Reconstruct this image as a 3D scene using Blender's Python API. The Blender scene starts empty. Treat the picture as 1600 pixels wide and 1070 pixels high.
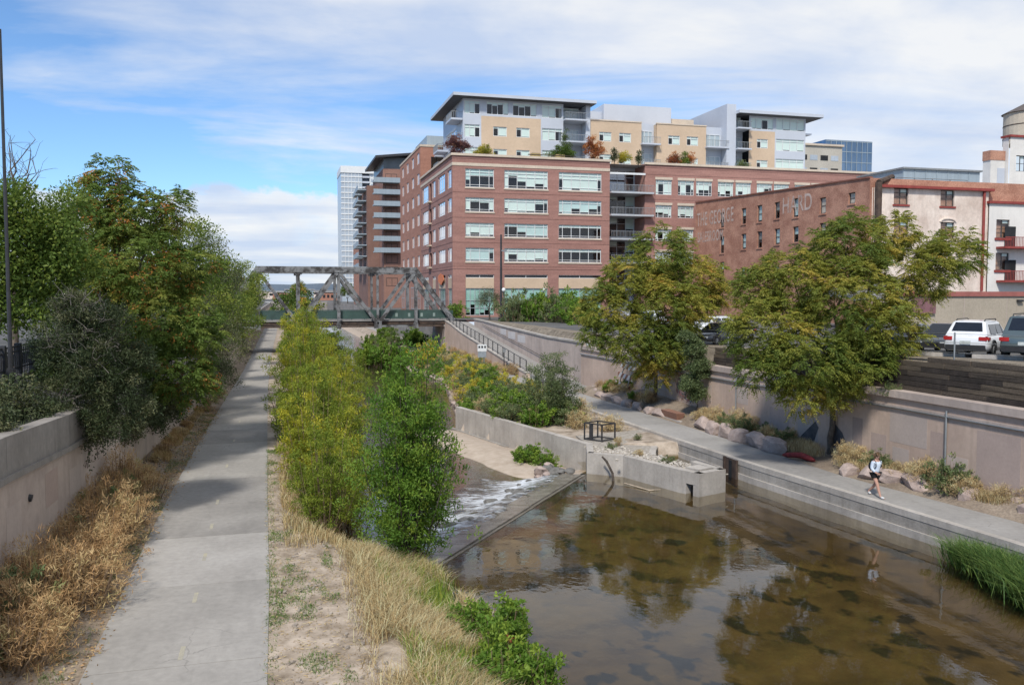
import bpy, math, random
import numpy as np
from mathutils import Vector, Matrix

random.seed(7)
rng = np.random.default_rng(11)
scene = bpy.context.scene
COL = scene.collection
R = math.radians

# ---------------------------------------------------------------- camera, sky, sun, exposure
CAM_H, FPX, CX, CY, HOR, VPX = 7.8, 1350.0, 800.0, 535.0, 460.0, 430.0
PIT = math.atan((CY - HOR) / FPX)
YAW = math.atan((CX - VPX) / math.hypot(FPX, CY - HOR))
cam_d = bpy.data.cameras.new('camera')
cam_d.sensor_fit = 'HORIZONTAL'
cam_d.sensor_width = 36.0
cam_d.lens = 36.0 * FPX / 1600.0
cam_d.clip_end = 8000
cam_d.clip_start = 0.1
cam = bpy.data.objects.new('camera', cam_d)
cam.location = (0, 0, CAM_H)
cam.rotation_euler = (math.pi / 2 - PIT, 0, -YAW)
COL.objects.link(cam)
scene.camera = cam

SUN_AZ = R(212)        # compass-like angle from +Y clockwise: where the sun stands
SUN_EL = R(48)
sun_d = bpy.data.lights.new('sun', 'SUN')
sun_d.energy = 2.9
sun_d.angle = R(7)
sun_d.color = (1.0, 0.95, 0.87)
sun = bpy.data.objects.new('sun', sun_d)
sv = Vector((math.sin(SUN_AZ) * math.cos(SUN_EL), math.cos(SUN_AZ) * math.cos(SUN_EL), math.sin(SUN_EL)))
sun.rotation_euler = sv.to_track_quat('Z', 'Y').to_euler()
sun.location = (0, 0, 60)
COL.objects.link(sun)

scene.render.engine = 'CYCLES'
scene.view_settings.view_transform = 'Standard'
scene.view_settings.look = 'None'
scene.view_settings.exposure = 0.47
scene.view_settings.gamma = 1.0
scene.view_settings.use_curve_mapping = False
scene.cycles.use_denoising = True
scene.cycles.max_bounces = 8
scene.cycles.transparent_max_bounces = 12
scene.cycles.diffuse_bounces = 3
scene.cycles.glossy_bounces = 3
scene.cycles.caustics_reflective = False
scene.cycles.caustics_refractive = False

class NT:
    """little helper round a node tree"""
    def __init__(s, tree):
        s.t = tree; s.n = tree.nodes; s.l = tree.links
    def node(s, typ, **kw):
        nd = s.n.new(typ)
        for k, v in kw.items():
            if k.startswith('in_'):
                key = k[3:]
                key = int(key) if key.isdigit() else key
                s.put(nd.inputs[key], v)
            else:
                setattr(nd, k, v)
        return nd
    def put(s, sock, v):
        if isinstance(v, bpy.types.NodeSocket): s.l.new(v, sock)
        else:
            if isinstance(v, (tuple, list)) and len(v) == 3 and sock.type == 'RGBA': v = (*v, 1)
            sock.default_value = v
    def math(s, op, a, b=None, c=None, clamp=False):
        nd = s.n.new('ShaderNodeMath'); nd.operation = op; nd.use_clamp = clamp
        for i, v in enumerate((a, b, c)):
            if v is not None: s.put(nd.inputs[i], v)
        return nd.outputs[0]
    def ramp(s, fac, stops, interp='LINEAR'):
        nd = s.n.new('ShaderNodeValToRGB'); nd.color_ramp.interpolation = interp
        el = nd.color_ramp.elements
        while len(el) < len(stops): el.new(0.5)
        for e, (p, c) in zip(el, stops):
            e.position = p
            e.color = (c, c, c, 1) if isinstance(c, (int, float)) else (*c, 1)
        s.l.new(fac, nd.inputs[0]); return nd.outputs[0]
    def mix(s, fac, a, b, typ='MIX'):
        nd = s.n.new('ShaderNodeMix'); nd.data_type = 'RGBA'; nd.blend_type = typ
        s.put(nd.inputs[0], fac); s.put(nd.inputs[6], a); s.put(nd.inputs[7], b)
        return nd.outputs[2]
    def noise(s, vec, scale, detail=4, rough=.55, dist=0.0):
        nd = s.n.new('ShaderNodeTexNoise')
        if vec is not None: s.l.new(vec, nd.inputs['Vector'])
        nd.inputs['Scale'].default_value = scale; nd.inputs['Detail'].default_value = detail
        nd.inputs['Roughness'].default_value = rough; nd.inputs['Distortion'].default_value = dist
        return nd.outputs[0]
    def mapping(s, vec, scale=(1, 1, 1), loc=(0, 0, 0), rot=(0, 0, 0)):
        nd = s.n.new('ShaderNodeMapping'); s.l.new(vec, nd.inputs[0])
        nd.inputs['Scale'].default_value = scale; nd.inputs['Location'].default_value = loc
        nd.inputs['Rotation'].default_value = rot
        return nd.outputs[0]

world = bpy.data.worlds.new('World')
scene.world = world
world.use_nodes = True
w = NT(world.node_tree)
for nd in list(w.n): w.n.remove(nd)
sky = w.node('ShaderNodeTexSky', sky_type='NISHITA', sun_disc=False)
sky.sun_elevation = SUN_EL
sky.sun_rotation = SUN_AZ
sky.altitude = 1600; sky.air_density = 1.0; sky.dust_density = 0.6; sky.ozone_density = 2.0
tc = w.node('ShaderNodeTexCoord').outputs['Generated']
sep = w.node('ShaderNodeSeparateXYZ', in_0=tc)
dz = w.math('MAXIMUM', sep.outputs[2], 0.0)
den = w.math('ADD', dz, 0.10)
comb = w.node('ShaderNodeCombineXYZ', in_0=w.math('DIVIDE', sep.outputs[0], den), in_1=w.math('DIVIDE', sep.outputs[1], den), in_2=0.0).outputs[0]
# thin high sheet: long streaks lying across the view, drawn out by the wind
m1 = w.mapping(comb, scale=(0.50, 1.0, 1), loc=(3.1, 1.25, 0), rot=(0, 0, R(22)))
n1 = w.noise(m1, 0.85, 10, .57, .55)
nL = w.noise(w.mapping(comb, scale=(.42, .42, 1), loc=(5.2, 2.0, 0)), 0.6, 2, .5)
az = w.math('ADD', w.math('MULTIPLY', sep.outputs[0], 1.05), w.math('MULTIPLY', sep.outputs[2], .6))   # the sheet thickens to the east and overhead
cov = w.math('ADD', n1, w.math('MULTIPLY', w.math('SUBTRACT', nL, .5), .35))
cov = w.math('ADD', cov, w.math('MULTIPLY', w.math('SUBTRACT', w.math('MINIMUM', az, 1.0), .24), .50))
cirrus = w.ramp(cov, [(.42, 0), (.50, .35), (.60, .86), (.72, 1)])
# heaped clouds low over the horizon
m2 = w.mapping(tc, scale=(1, 1, 1.9), loc=(.62, .1, .02))
n2 = w.noise(m2, 7.5, 9, .55, .25)
low = w.ramp(sep.outputs[2], [(0.0, 1), (.09, .95), (.155, 0)])
cum = w.ramp(w.math('ADD', n2, w.math('MULTIPLY', w.math('SUBTRACT', low, .68), .50)), [(.50, 0), (.56, .9), (.64, 1)])
fac = w.math('MAXIMUM', cirrus, cum)
shade = w.noise(w.mapping(tc, scale=(1, 1, 2.4), loc=(.35, .1, .075)), 5.0, 6, .55, .2)
shade2 = w.noise(w.mapping(comb, scale=(.5, 1.2, 1), loc=(1.3, 4.0, 0), rot=(0, 0, R(20))), 1.3, 6, .55, .3)
ccol = w.mix(w.ramp(w.math('ADD', w.math('MULTIPLY', shade, .5), w.math('MULTIPLY', shade2, .5)), [(.40, 0), (.58, 1)]), (.64, .74, .93), (.98, .99, 1.0))
bg_sky = w.node('ShaderNodeBackground', in_Color=w.mix(1.0, sky.outputs[0], (.80, 1.0, 1.16), 'MULTIPLY'), in_Strength=0.11)
bg_cl = w.node('ShaderNodeBackground', in_Color=ccol, in_Strength=0.68)
mx = w.node('ShaderNodeMixShader', in_0=w.math('MULTIPLY', fac, .95), in_1=bg_sky.outputs[0], in_2=bg_cl.outputs[0])
w.l.new(mx.outputs[0], w.node('ShaderNodeOutputWorld').inputs[0])

# ---------------------------------------------------------------- photo pixel -> point on a known plane
def _ray(px, py):
    x, y, z = px - CX, -(py - CY), FPX
    fy = z * math.cos(PIT) + y * math.sin(PIT); up = -z * math.sin(PIT) + y * math.cos(PIT)
    return (x * math.cos(YAW) + fy * math.sin(YAW), -x * math.sin(YAW) + fy * math.cos(YAW), up)
def G(px, py, z=0.0):
    d = _ray(px, py); t = (z - CAM_H) / d[2]; return Vector((d[0] * t, d[1] * t, z))
def atY(px, py, Y):
    d = _ray(px, py); t = Y / d[1]; return Vector((d[0] * t, Y, CAM_H + d[2] * t))
def atX(px, py, X):
    d = _ray(px, py); t = X / d[0]; return Vector((X, d[1] * t, CAM_H + d[2] * t))
def lerp(xs, ys, x):
    return float(np.interp(x, xs, ys))

# ---------------------------------------------------------------- scene helpers
def tag(o, label=None, cat=None, group=None, kind=None):
    if label: o['label'] = label
    if cat: o['category'] = cat
    if group: o['group'] = group
    if kind: o['kind'] = kind
    return o
def thing(name, loc, label, cat, group=None, rz=0.0):
    o = bpy.data.objects.new(name, None)
    o.empty_display_size = .3
    o.location = loc; o.rotation_euler = (0, 0, rz)
    COL.objects.link(o)
    return tag(o, label, cat, group)
def link(name, me, parent=None, loc=None, rot=None):
    """mesh in world coordinates unless loc is given; parts are set back by their root's place"""
    o = bpy.data.objects.new(name, me); COL.objects.link(o)
    if parent is not None:
        o.parent = parent
        if loc is None:
            # parent chain: an unrotated root empty plus parts whose net transform is the identity
            o.location = -parent.location if parent.parent is None else (0, 0, 0)
        else:
            base = parent.location if parent.parent is None else Vector((0, 0, 0))
            o.location = Vector(loc) - base
            if rot: o.rotation_euler = rot
    elif loc is not None:
        o.location = loc
        if rot: o.rotation_euler = rot
    return o
class MB:
    def __init__(s): s.v = []; s.f = []; s.mi = []; s.m = 0
    def add(s, vs, fs):
        b = len(s.v); s.v.extend(tuple(p) for p in vs)
        s.f.extend(tuple(b + i for i in f) for f in fs); s.mi.extend([s.m] * len(fs)); return s
    def box(s, c, d, rz=0.0, rx=0.0, ry=0.0):
        hx, hy, hz = d[0] / 2, d[1] / 2, d[2] / 2
        vs = [Vector((x, y, z)) for z in (-hz, hz) for y in (-hy, hy) for x in (-hx, hx)]
        if rx or ry or rz:
            m = Matrix.Rotation(rz, 3, 'Z') @ Matrix.Rotation(ry, 3, 'Y') @ Matrix.Rotation(rx, 3, 'X')
            vs = [m @ p for p in vs]
        c = Vector(c)
        return s.add([p + c for p in vs], [(0, 2, 3, 1), (4, 5, 7, 6), (0, 1, 5, 4), (2, 6, 7, 3), (0, 4, 6, 2), (1, 3, 7, 5)])
    def b2(s, lo, hi):
        return s.box([(a + b) / 2 for a, b in zip(lo, hi)], [abs(b - a) for a, b in zip(lo, hi)])
    def quad(s, a, b, c, d): return s.add([a, b, c, d], [(0, 1, 2, 3)])
    def prism(s, poly, z0, z1):
        n = len(poly)
        zb = z0 if hasattr(z0, '__len__') else [z0] * n
        zt = z1 if hasattr(z1, '__len__') else [z1] * n
        a = sum(poly[i][0] * poly[(i + 1) % n][1] - poly[(i + 1) % n][0] * poly[i][1] for i in range(n))
        if a < 0: poly = poly[::-1]; zb = zb[::-1]; zt = zt[::-1]
        vs = [(p[0], p[1], z) for p, z in zip(poly, zb)] + [(p[0], p[1], z) for p, z in zip(poly, zt)]
        return s.add(vs, [tuple(range(n))[::-1], tuple(range(n, 2 * n))] + [(i, (i + 1) % n, n + (i + 1) % n, n + i) for i in range(n)])
    def beam(s, p, q, wd, ht, up=(0, 0, 1)):
        p, q = Vector(p), Vector(q); d = (q - p).normalized(); u = Vector(up)
        if abs(d.dot(u)) > .95: u = Vector((0, 1, 0))
        sd = d.cross(u).normalized(); u = sd.cross(d)
        vs = [e + sd * (wd / 2 * i) + u * (ht / 2 * j) for e in (p, q) for j in (-1, 1) for i in (-1, 1)]
        return s.add(vs, [(0, 1, 3, 2), (4, 6, 7, 5), (0, 4, 5, 1), (2, 3, 7, 6), (0, 2, 6, 4), (1, 5, 7, 3)])
    def tube(s, pts, r, n=6, cap=True):
        pts = [Vector(p) for p in pts]; m = len(pts)
        rs = r if hasattr(r, '__len__') else [r] * m
        vs = []
        for i, p in enumerate(pts):
            d = (pts[min(i + 1, m - 1)] - pts[max(i - 1, 0)])
            d = d.normalized() if d.length > 1e-6 else Vector((0, 0, 1))
            a = d.cross(Vector((0, 0, 1)) if abs(d.z) < .9 else Vector((1, 0, 0))).normalized(); b = d.cross(a)
            vs += [p + (a * math.cos(2 * math.pi * k / n) + b * math.sin(2 * math.pi * k / n)) * rs[i] for k in range(n)]
        fs = [(i * n + k, i * n + (k + 1) % n, (i + 1) * n + (k + 1) % n, (i + 1) * n + k) for i in range(m - 1) for k in range(n)]
        if cap: fs += [tuple(range(n)), tuple(range((m - 1) * n, m * n))[::-1]]
        return s.add(vs, fs)
    def mesh(s, name, mats, smooth=False):
        me = bpy.data.meshes.new(name); me.from_pydata(s.v, [], s.f)
        for m in (mats if isinstance(mats, (list, tuple)) else [mats]): me.materials.append(m)
        if any(s.mi): me.polygons.foreach_set('material_index', s.mi)
        if smooth: me.polygons.foreach_set('use_smooth', [True] * len(me.polygons))
        me.update(); return me
    def build(s, name, mats, parent=None, smooth=False, loc=None, rot=None):
        return link(name, s.mesh(name, mats, smooth), parent, loc, rot)
def struct(name, mb, mat, smooth=False, label=None):
    o = mb.build(name, mat, None, smooth); o['kind'] = 'structure'
    o['label'] = label or name.replace('_', ' ')
    return o
def copy_tree(o, parent=None):
    c = o.copy(); COL.objects.link(c); c.parent = parent
    for ch in o.children: copy_tree(ch, c)
    return c
def grid(xs, ys, zf):
    """xs may be a function of y (list of x per row)"""
    mb = MB(); rows = []
    for y in ys:
        row = xs(y) if callable(xs) else xs
        rows.append([(x, y, zf(x, y)) for x in row])
    n = len(rows[0]); mb.v = [p for r in rows for p in r]
    mb.f = [(j * n + i, j * n + i + 1, (j + 1) * n + i + 1, (j + 1) * n + i) for j in range(len(rows) - 1) for i in range(n - 1)]
    mb.mi = [0] * len(mb.f); return mb
# cheap smooth value noise for shaping ground
_perm = rng.random((64, 64))
def vnoise(x, y):
    xi, yi = math.floor(x), math.floor(y); fx, fy = x - xi, y - yi
    fx = fx * fx * (3 - 2 * fx); fy = fy * fy * (3 - 2 * fy)
    a = _perm[xi % 64, yi % 64]; b = _perm[(xi + 1) % 64, yi % 64]; c = _perm[xi % 64, (yi + 1) % 64]; d = _perm[(xi + 1) % 64, (yi + 1) % 64]
    return (a * (1 - fx) + b * fx) * (1 - fy) + (c * (1 - fx) + d * fx) * fy
def fbm(x, y): return vnoise(x, y) * .55 + vnoise(x * 2.1 + 7, y * 2.1) * .3 + vnoise(x * 4.3, y * 4.3 + 3) * .15

# ---------------------------------------------------------------- materials
def mat_base(name):
    m = bpy.data.materials.new(name); m.use_nodes = True
    t = NT(m.node_tree)
    for nd in list(t.n): t.n.remove(nd)
    out = t.node('ShaderNodeOutputMaterial')
    return m, t, out
def pos(t): return t.node('ShaderNodeNewGeometry').outputs['Position']
def M(name, col, col2=None, rough=.8, scale=1.5, var=.18, bump=0.0, bscale=20, spec=.3, metal=0.0, stretch=(1, 1, 1), streak=0.0, fine=.1, contrast=(.35, .65), stain=0.0, crack=0.0):
    m, t, out = mat_base(name)
    p = pos(t)
    col2 = col2 or tuple(c * (1 - var) for c in col)
    c1 = tuple(min(1, c * (1 + var * .5)) for c in col)
    n = t.noise(t.mapping(p, scale=stretch), scale, 6, .6, .2)
    c = t.mix(t.ramp(n, [(contrast[0], 0), (contrast[1], 1)]), col2, c1)
    if fine:
        n2 = t.noise(p, scale * 14, 3, .6)
        c = t.mix(1.0, c, t.ramp(n2, [(.25, 1 - fine * 2), (.75, 1 + fine * .5)]), 'MULTIPLY')
    if streak:
        n3 = t.noise(t.mapping(p, scale=(1.6, 1.6, .12)), 1.3, 5, .65)
        c = t.mix(t.math('MULTIPLY', t.ramp(n3, [(.5, 0), (.72, 1)]), streak), c, tuple(x * .35 for x in col))
    if stain:
        c = t.mix(t.math('MULTIPLY', t.ramp(t.noise(t.mapping(p, scale=(1.6, .45, 1)), .9, 7, .7, .6), [(.50, 0), (.70, 1)]), stain), c, tuple(x * .55 for x in col))
        c = t.mix(t.math('MULTIPLY', t.ramp(t.noise(p, 2.2, 2, .5), [(.68, 0), (.73, 1)]), stain * .7), c, tuple(x * .5 for x in col))
    if crack:
        vo = t.node('ShaderNodeTexVoronoi', feature='DISTANCE_TO_EDGE'); vo.inputs['Scale'].default_value = .42
        wv_ = t.node('ShaderNodeVectorMath', operation='ADD'); t.l.new(p, wv_.inputs[0]); nn_ = t.node('ShaderNodeTexNoise'); nn_.inputs['Scale'].default_value = 1.3; nn_.inputs['Detail'].default_value = 6; t.l.new(p, nn_.inputs['Vector']); t.l.new(nn_.outputs['Color'], wv_.inputs[1]); t.l.new(wv_.outputs[0], vo.inputs['Vector'])
        ck = t.math('MULTIPLY', t.math('LESS_THAN', vo.outputs['Distance'], .006), t.ramp(t.noise(p, .35, 2, .5), [(.52, 0), (.60, 1)]))
        c = t.mix(t.math('MULTIPLY', ck, crack), c, tuple(x * .35 for x in col))
    b = t.node('ShaderNodeBsdfPrincipled')
    t.put(b.inputs['Base Color'], c); b.inputs['Roughness'].default_value = rough
    b.inputs['Specular IOR Level'].default_value = spec; b.inputs['Metallic'].default_value = metal
    if bump:
        bn = t.node('ShaderNodeBump', in_Strength=bump, in_Distance=.05)
        t.l.new(t.noise(p, bscale, 5, .6), bn.inputs['Height']); t.l.new(bn.outputs[0], b.inputs['Normal'])
    t.l.new(b.outputs[0], out.inputs[0])
    return m
def leafmat(name, stops, trans=.42, rough=.55):
    """leaf colour by the per-leaf attribute 'tint' (kinds of leaf on one plant)"""
    m, t, out = mat_base(name)
    a = t.node('ShaderNodeAttribute', attribute_name='tint').outputs['Fac']
    c = t.ramp(a, [(q, tuple(min(.62, x * 1.68) for x in k)) for q, k in stops])
    b = t.node('ShaderNodeBsdfPrincipled'); t.l.new(c, b.inputs['Base Color'])
    b.inputs['Roughness'].default_value = rough; b.inputs['Specular IOR Level'].default_value = .25
    tr = t.node('ShaderNodeBsdfTranslucent'); t.l.new(c, tr.inputs[0])
    mx = t.node('ShaderNodeMixShader', in_0=trans, in_1=b.outputs[0], in_2=tr.outputs[0])
    t.l.new(mx.outputs[0], out.inputs[0]); return m
def glassmat(name, tint, base, refl=1.0, rough=.03):
    m, t, out = mat_base(name)
    tr = t.node('ShaderNodeBsdfTransparent', in_Color=tint)
    gl = t.node('ShaderNodeBsdfGlossy', in_Color=(base, base, base * 1.04), in_Roughness=rough)
    lw = t.math('POWER', t.node('ShaderNodeLayerWeight', in_Blend=.5).outputs['Facing'], 4.0)      # same from both sides of a pane
    mx = t.node('ShaderNodeMixShader', in_0=t.math('MULTIPLY', t.math('ADD', lw, .06), refl, clamp=True), in_1=tr.outputs[0], in_2=gl.outputs[0])
    t.l.new(mx.outputs[0], out.inputs[0]); return m

CONC = M('concrete_path', (.325, .306, .280), (.285, .268, .245), rough=.9, scale=.35, fine=.08, bump=.15, bscale=30, stain=.3, crack=.3)
CONC2 = M('concrete_light', (.47, .43, .38), (.37, .335, .295), rough=.9, scale=.6, fine=.08, bump=.2, bscale=18, streak=.35)
CONC3 = M('concrete_weathered', (.38, .35, .31), (.27, .245, .215), rough=.92, scale=.5, fine=.1, bump=.25, bscale=14, streak=.5)
CONCW = M('concrete_wall_grey', (.30, .275, .25), (.215, .195, .175), rough=.92, scale=.4, fine=.08, bump=.2, bscale=12, streak=.5)
PINK = M('painted_wall', (.54, .41, .325), (.45, .335, .265), rough=.9, scale=.35, fine=.05, bump=.12, bscale=10, streak=.22)
PINKL = M('painted_wall_pale', (.50, .41, .35), (.40, .325, .28), rough=.9, scale=.4, fine=.05, bump=.12, bscale=10, streak=.3)
PATCH = [M('patch_%s' % n, c, rough=.9, scale=.7, var=.08, fine=.05) for n, c in
         (('mauve', (.44, .34, .29)), ('tan', (.56, .45, .38)), ('grey', (.46, .38, .33)), ('brown', (.42, .32, .27)))]
BRICK = M('brick_red_brown', (.36, .195, .16), (.31, .165, .135), rough=.9, scale=.25, fine=.1, stretch=(1, 1, 6))
BRICKO = M('brick_orange', (.41, .205, .145), (.36, .175, .122), rough=.9, scale=.3, fine=.08, stretch=(1, 1, 5))
BRICKW = M('brick_old', (.53, .285, .195), (.41, .20, .135), rough=.95, scale=.45, fine=.22, stretch=(1, 1, 1.4), streak=.15, contrast=(.38, .62))
STONE = M('cream_stone', (.62, .52, .41), rough=.85, scale=.5, var=.1)
TAN = M('tan_panel', (.58, .44, .31), (.53, .40, .28), rough=.85, scale=.2, var=.08, fine=.04)
CREAM = M('cream_stucco', (.76, .65, .56), (.60, .48, .40), rough=.9, scale=.35, fine=.08, streak=.18, contrast=(.36, .62))
WHITEST = M('white_stucco', (.72, .69, .64), rough=.9, scale=.3, var=.1, fine=.04, streak=.1)
REDTRIM = M('red_trim', (.30, .06, .05), rough=.6, scale=2, var=.2)
METALP = M('pale_metal_panel', (.50, .53, .58), rough=.45, scale=.2, var=.06, fine=.02, spec=.5)
METALB = M('blue_grey_metal', (.30, .36, .40), rough=.5, scale=.3, var=.08, fine=.03, spec=.5, stretch=(6, 6, .3))
METALD = M('dark_metal', (.035, .035, .038), rough=.5, scale=3, var=.3, spec=.5)
STEEL = M('weathered_silver_paint', (.20, .20, .20), (.042, .037, .034), rough=.65, scale=1.1, fine=.18, spec=.5, contrast=(.40, .56))
STEELR = M('rusty_steel', (.11, .075, .055), (.05, .035, .03), rough=.8, scale=1.5, fine=.2)
GREENP = M('dark_green_paint', (.045, .085, .07), rough=.5, scale=1, var=.25, spec=.5)
GALV = M('galvanised', (.36, .37, .37), rough=.45, scale=3, var=.15, metal=.6)
WHITEF = M('white_frame', (.72, .73, .72), rough=.5, scale=1, var=.06, fine=.02)
SILVERF = M('silver_frame', (.55, .57, .58), rough=.4, scale=1, var=.06, fine=.02, metal=.4)
BLIND = M('pale_blind', (.74, .80, .76), rough=.9, scale=.3, var=.06, fine=.02)
BLIND2 = M('tinted_blind', (.58, .70, .69), rough=.9, scale=.3, var=.08, fine=.02)
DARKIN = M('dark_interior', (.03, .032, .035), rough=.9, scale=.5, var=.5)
GLASS = glassmat('clear_glass', (.93, .98, .96), .9, 1.0)
GLASSG = glassmat('green_glass', (.74, .88, .82), .85, 1.1)
GLASSB = glassmat('blue_mirror_glass', (.20, .25, .30), .85, 5.0)
SOFFIT = M('shaded_soffit', (.10, .10, .105), rough=.7, scale=1, var=.1)  # shade under the eaves is put into this dark colour
ROOFG = M('roof_membrane', (.40, .39, .38), rough=.9, scale=.4, var=.15)
DIRT = M('dry_dirt', (.32, .255, .19), (.22, .17, .125), rough=1.0, scale=.9, fine=.2, bump=.6, bscale=9)
SOIL = M('dark_soil', (.17, .13, .095), (.10, .08, .06), rough=1.0, scale=1.2, fine=.2, bump=.6, bscale=9)
STREET = M('asphalt_ground', (.13, .125, .12), (.09, .088, .085), rough=.95, scale=.15, fine=.1)
ROCK = M('pink_sandstone', (.46, .365, .315), (.33, .255, .22), rough=.95, scale=2.2, fine=.15, bump=.5, bscale=7)
ROCKG = M('grey_river_rock', (.20, .19, .175), (.11, .105, .095), rough=.8, scale=3, fine=.15, bump=.5, bscale=9)
GRAVEL = M('pale_gravel', (.50, .45, .385), (.34, .30, .25), rough=1.0, scale=6, fine=.25, bump=.9, bscale=25)
BARK = M('grey_bark', (.17, .135, .105), (.10, .08, .062), rough=.95, scale=5, fine=.2, bump=.5, bscale=18)
BARKD = M('dark_bark', (.085, .068, .055), rough=.95, scale=5, var=.4, bump=.5, bscale=18)
TWIG = M('tan_stem', (.24, .17, .11), rough=.95, scale=6, var=.3)
WOODD = M('old_timber', (.115, .09, .068), (.05, .04, .032), rough=.95, scale=1.2, fine=.25, stretch=(1, .25, 4))
WOODP = M('bleached_wood', (.42, .34, .25), rough=.9, scale=4, var=.3)
YELLOWP = M('worn_yellow_line', (.40, .365, .27), (.34, .32, .275), rough=.9, scale=3, fine=.15)
BROWNB = M('terracotta_concrete', (.31, .165, .115), rough=.9, scale=2, var=.15)
# ================================================================ SETTING
def cur(*pts):
    xs = [p[0] for p in pts]; ys = [p[1] for p in pts]
    return lambda y: float(np.interp(y, xs, ys))
pXL = cur((-30, -3.9), (18.6, -3.92), (32, -4.08), (42, -4.05), (56, -3.9), (92, -3.25), (177, -2.7), (420, -1))
pXR = cur((-30, -.26), (24, -.27), (35, -.41), (57, -.59), (78, -.70), (121, -.55), (185, .2), (420, 2))
wXL = cur((-30, -8.0), (15, -7.0), (24, -6.6), (40, -6.1), (54, -5.35), (68, -4.95), (100, -4.5), (180, -3.8), (420, -2))
wZL = cur((-30, 4.5), (15, 4.35), (24, 4.25), (30, 4.0), (60, 3.95), (110, 4.1), (420, 4.2))
rNE = cur((-30, 23.8), (21.8, 22.25), (27.5, 21.75), (35, 21.05), (46.6, 20.55), (60, 20.2), (76, 19.8), (90, 20.0), (102, 20.5), (122, 20.4), (420, 21))
rFE = cur((-30, 26), (23.6, 24.5), (29, 23.8), (31.6, 23.45), (36, 23.5), (46.6, 23.4), (54, 23.3), (64, 23.0), (80, 22.2), (100, 22.3), (420, 22.6))
zLOT = cur((-30, 5.3), (25, 5.2), (32, 5.05), (46, 4.5), (70, 4.25), (112, 4.3), (420, 4.3))
zWALL = cur((-30, 3.85), (24, 3.73), (31, 3.72), (45, 3.52), (57, 3.47), (70.5, 3.4))
zFARW = cur((70, 3.72), (81, 3.74), (99, 4.2), (108, 4.5), (113, 4.6))
zRAMP = cur((55, 0.0), (70, .02), (79, .42), (93, 1.68), (106.7, 2.87), (114, 3.75), (119.5, 4.29))
xLW = cur((-30, 5.8), (18, 5.66), (22.4, 5.4), (26.6, 4.76), (28, 4.2), (31, 2.8), (34, 2.1), (38.6, 1.8), (50, 2.5), (60, 4), (90, 7), (120, 8), (180, 9), (420, 12))
xRW = cur((42.8, 15.4), (58.2, 11.95), (61, 13.0), (65, 13.6), (89, 17.3), (105, 15.8), (141, 17), (420, 19))
W0, W1 = Vector((4.3, 26.0)), Vector((14.4, 39.0))
wdir = (W1 - W0).normalized(); wnor = Vector((-wdir.y, wdir.x))      # points downstream
def weir_s(x, y): return (Vector((x, y)) - W0).dot(wnor)
POOL_Z, LOW_Z = -.9, -1.55
def sstep(a, b, x):
    t = max(0., min(1., (x - a) / (b - a))); return t * t * (3 - 2 * t)
def segd(x, y, a, b):
    p = Vector((x, y)); a = Vector(a); b = Vector(b); d = b - a
    t = max(0, min(1, (p - a).dot(d) / d.length_squared)); return (p - a - d * t).length
def bedz(x, y):
    wd = sstep(.8, 3.5, weir_s(x, y)); n = fbm(x * .6, y * .6) - .5
    z = -1.30 * (1 - wd) - 1.95 * wd + n * .16
    if y > 39 and wd > .5:
        d = segd(x, y, (10.6, 56.5), (13.4, 43.2))
        z = max(z, -1.28 - (d / 2.1) ** 1.6 * .34 + n * .10)
    xl = xLW(y)
    if x < xl:
        wl = POOL_Z * (1 - wd) + LOW_Z * wd - .04
        wid = min(3.2, xl - pXR(y) - .25)
        t = sstep(0, 1, (xl - x) / wid) if wid > .1 else 1
        z = max(z, wl * (1 - t) - .02 * t + n * .13 * min(1, t * 3) * (1 if x > pXR(y) + .4 else .15))
    if y > 41.8:
        xr = xRW(y)
        if y < 58.2:
            if x > xr + .16: z = -.12 + n * .12
        elif x > xr: z = max(z, LOW_Z + (1.5 + n * .25) * sstep(0, 2.2, x - xr))
    return z
ys = list(np.arange(6, 66, .42)) + list(np.arange(66, 130, 1.4)) + list(np.arange(130, 421, 15))
def bedxs(y):
    a, b = pXR(y) - .12, max(rNE(y) + .25, 20)
    return list(np.linspace(a, b, 84))
m, t, out = mat_base('creek_bed')
p = pos(t); sp = t.node('ShaderNodeSeparateXYZ', in_0=p)
nz = t.noise(p, .8, 6, .6, .3); n2 = t.noise(p, .42, 5, .55, .5)
mud = t.mix(t.ramp(nz, [(.35, 0), (.65, 1)]), (.068, .048, .018), (.130, .093, .036))
algae = t.ramp(t.noise(t.mapping(p, scale=(.9, .62, 0), loc=(3, 1.6, 0)), 1.25, 3, .5, .15), [(.54, 0), (.61, .97)])
spots = t.math('MULTIPLY', algae, t.ramp(t.noise(p, .22, 2, .5), [(.34, 0), (.50, 1)]))
mud = t.mix(spots, mud, (.014, .014, .008))
sand = t.mix(t.ramp(t.noise(p, 2.5, 5, .6), [(.3, 0), (.7, 1)]), (.36, .285, .215), (.47, .39, .31))
dirt = t.mix(t.ramp(t.noise(p, 1.1, 7, .65), [(.36, 0), (.62, 1)]), (.19, .145, .10), (.46, .38, .30))
wet = t.ramp(sp.outputs[2], [(0, 0), (1, 1)])
hz = t.math('ADD', sp.outputs[2], 2.0)                     # height above the lower bed
c1 = t.mix(t.math('MULTIPLY_ADD', hz, 4.0, -.9, clamp=True), (.15, .115, .075), sand)
isdown = t.math('GREATER_THAN', t.math('SUBTRACT', t.math('MULTIPLY', sp.outputs[1], wnor.y), t.math('ADD', t.math('MULTIPLY', sp.outputs[0], -wnor.x), W0.dot(wnor) + .9)), 0)
c2 = t.mix(isdown, mud, c1)
c3 = t.mix(t.math('MULTIPLY_ADD', hz, 6.0, -6.9, clamp=True), c2, dirt)
b = t.node('ShaderNodeBsdfPrincipled', in_Roughness=.95); t.l.new(c3, b.inputs['Base Color'])
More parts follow.
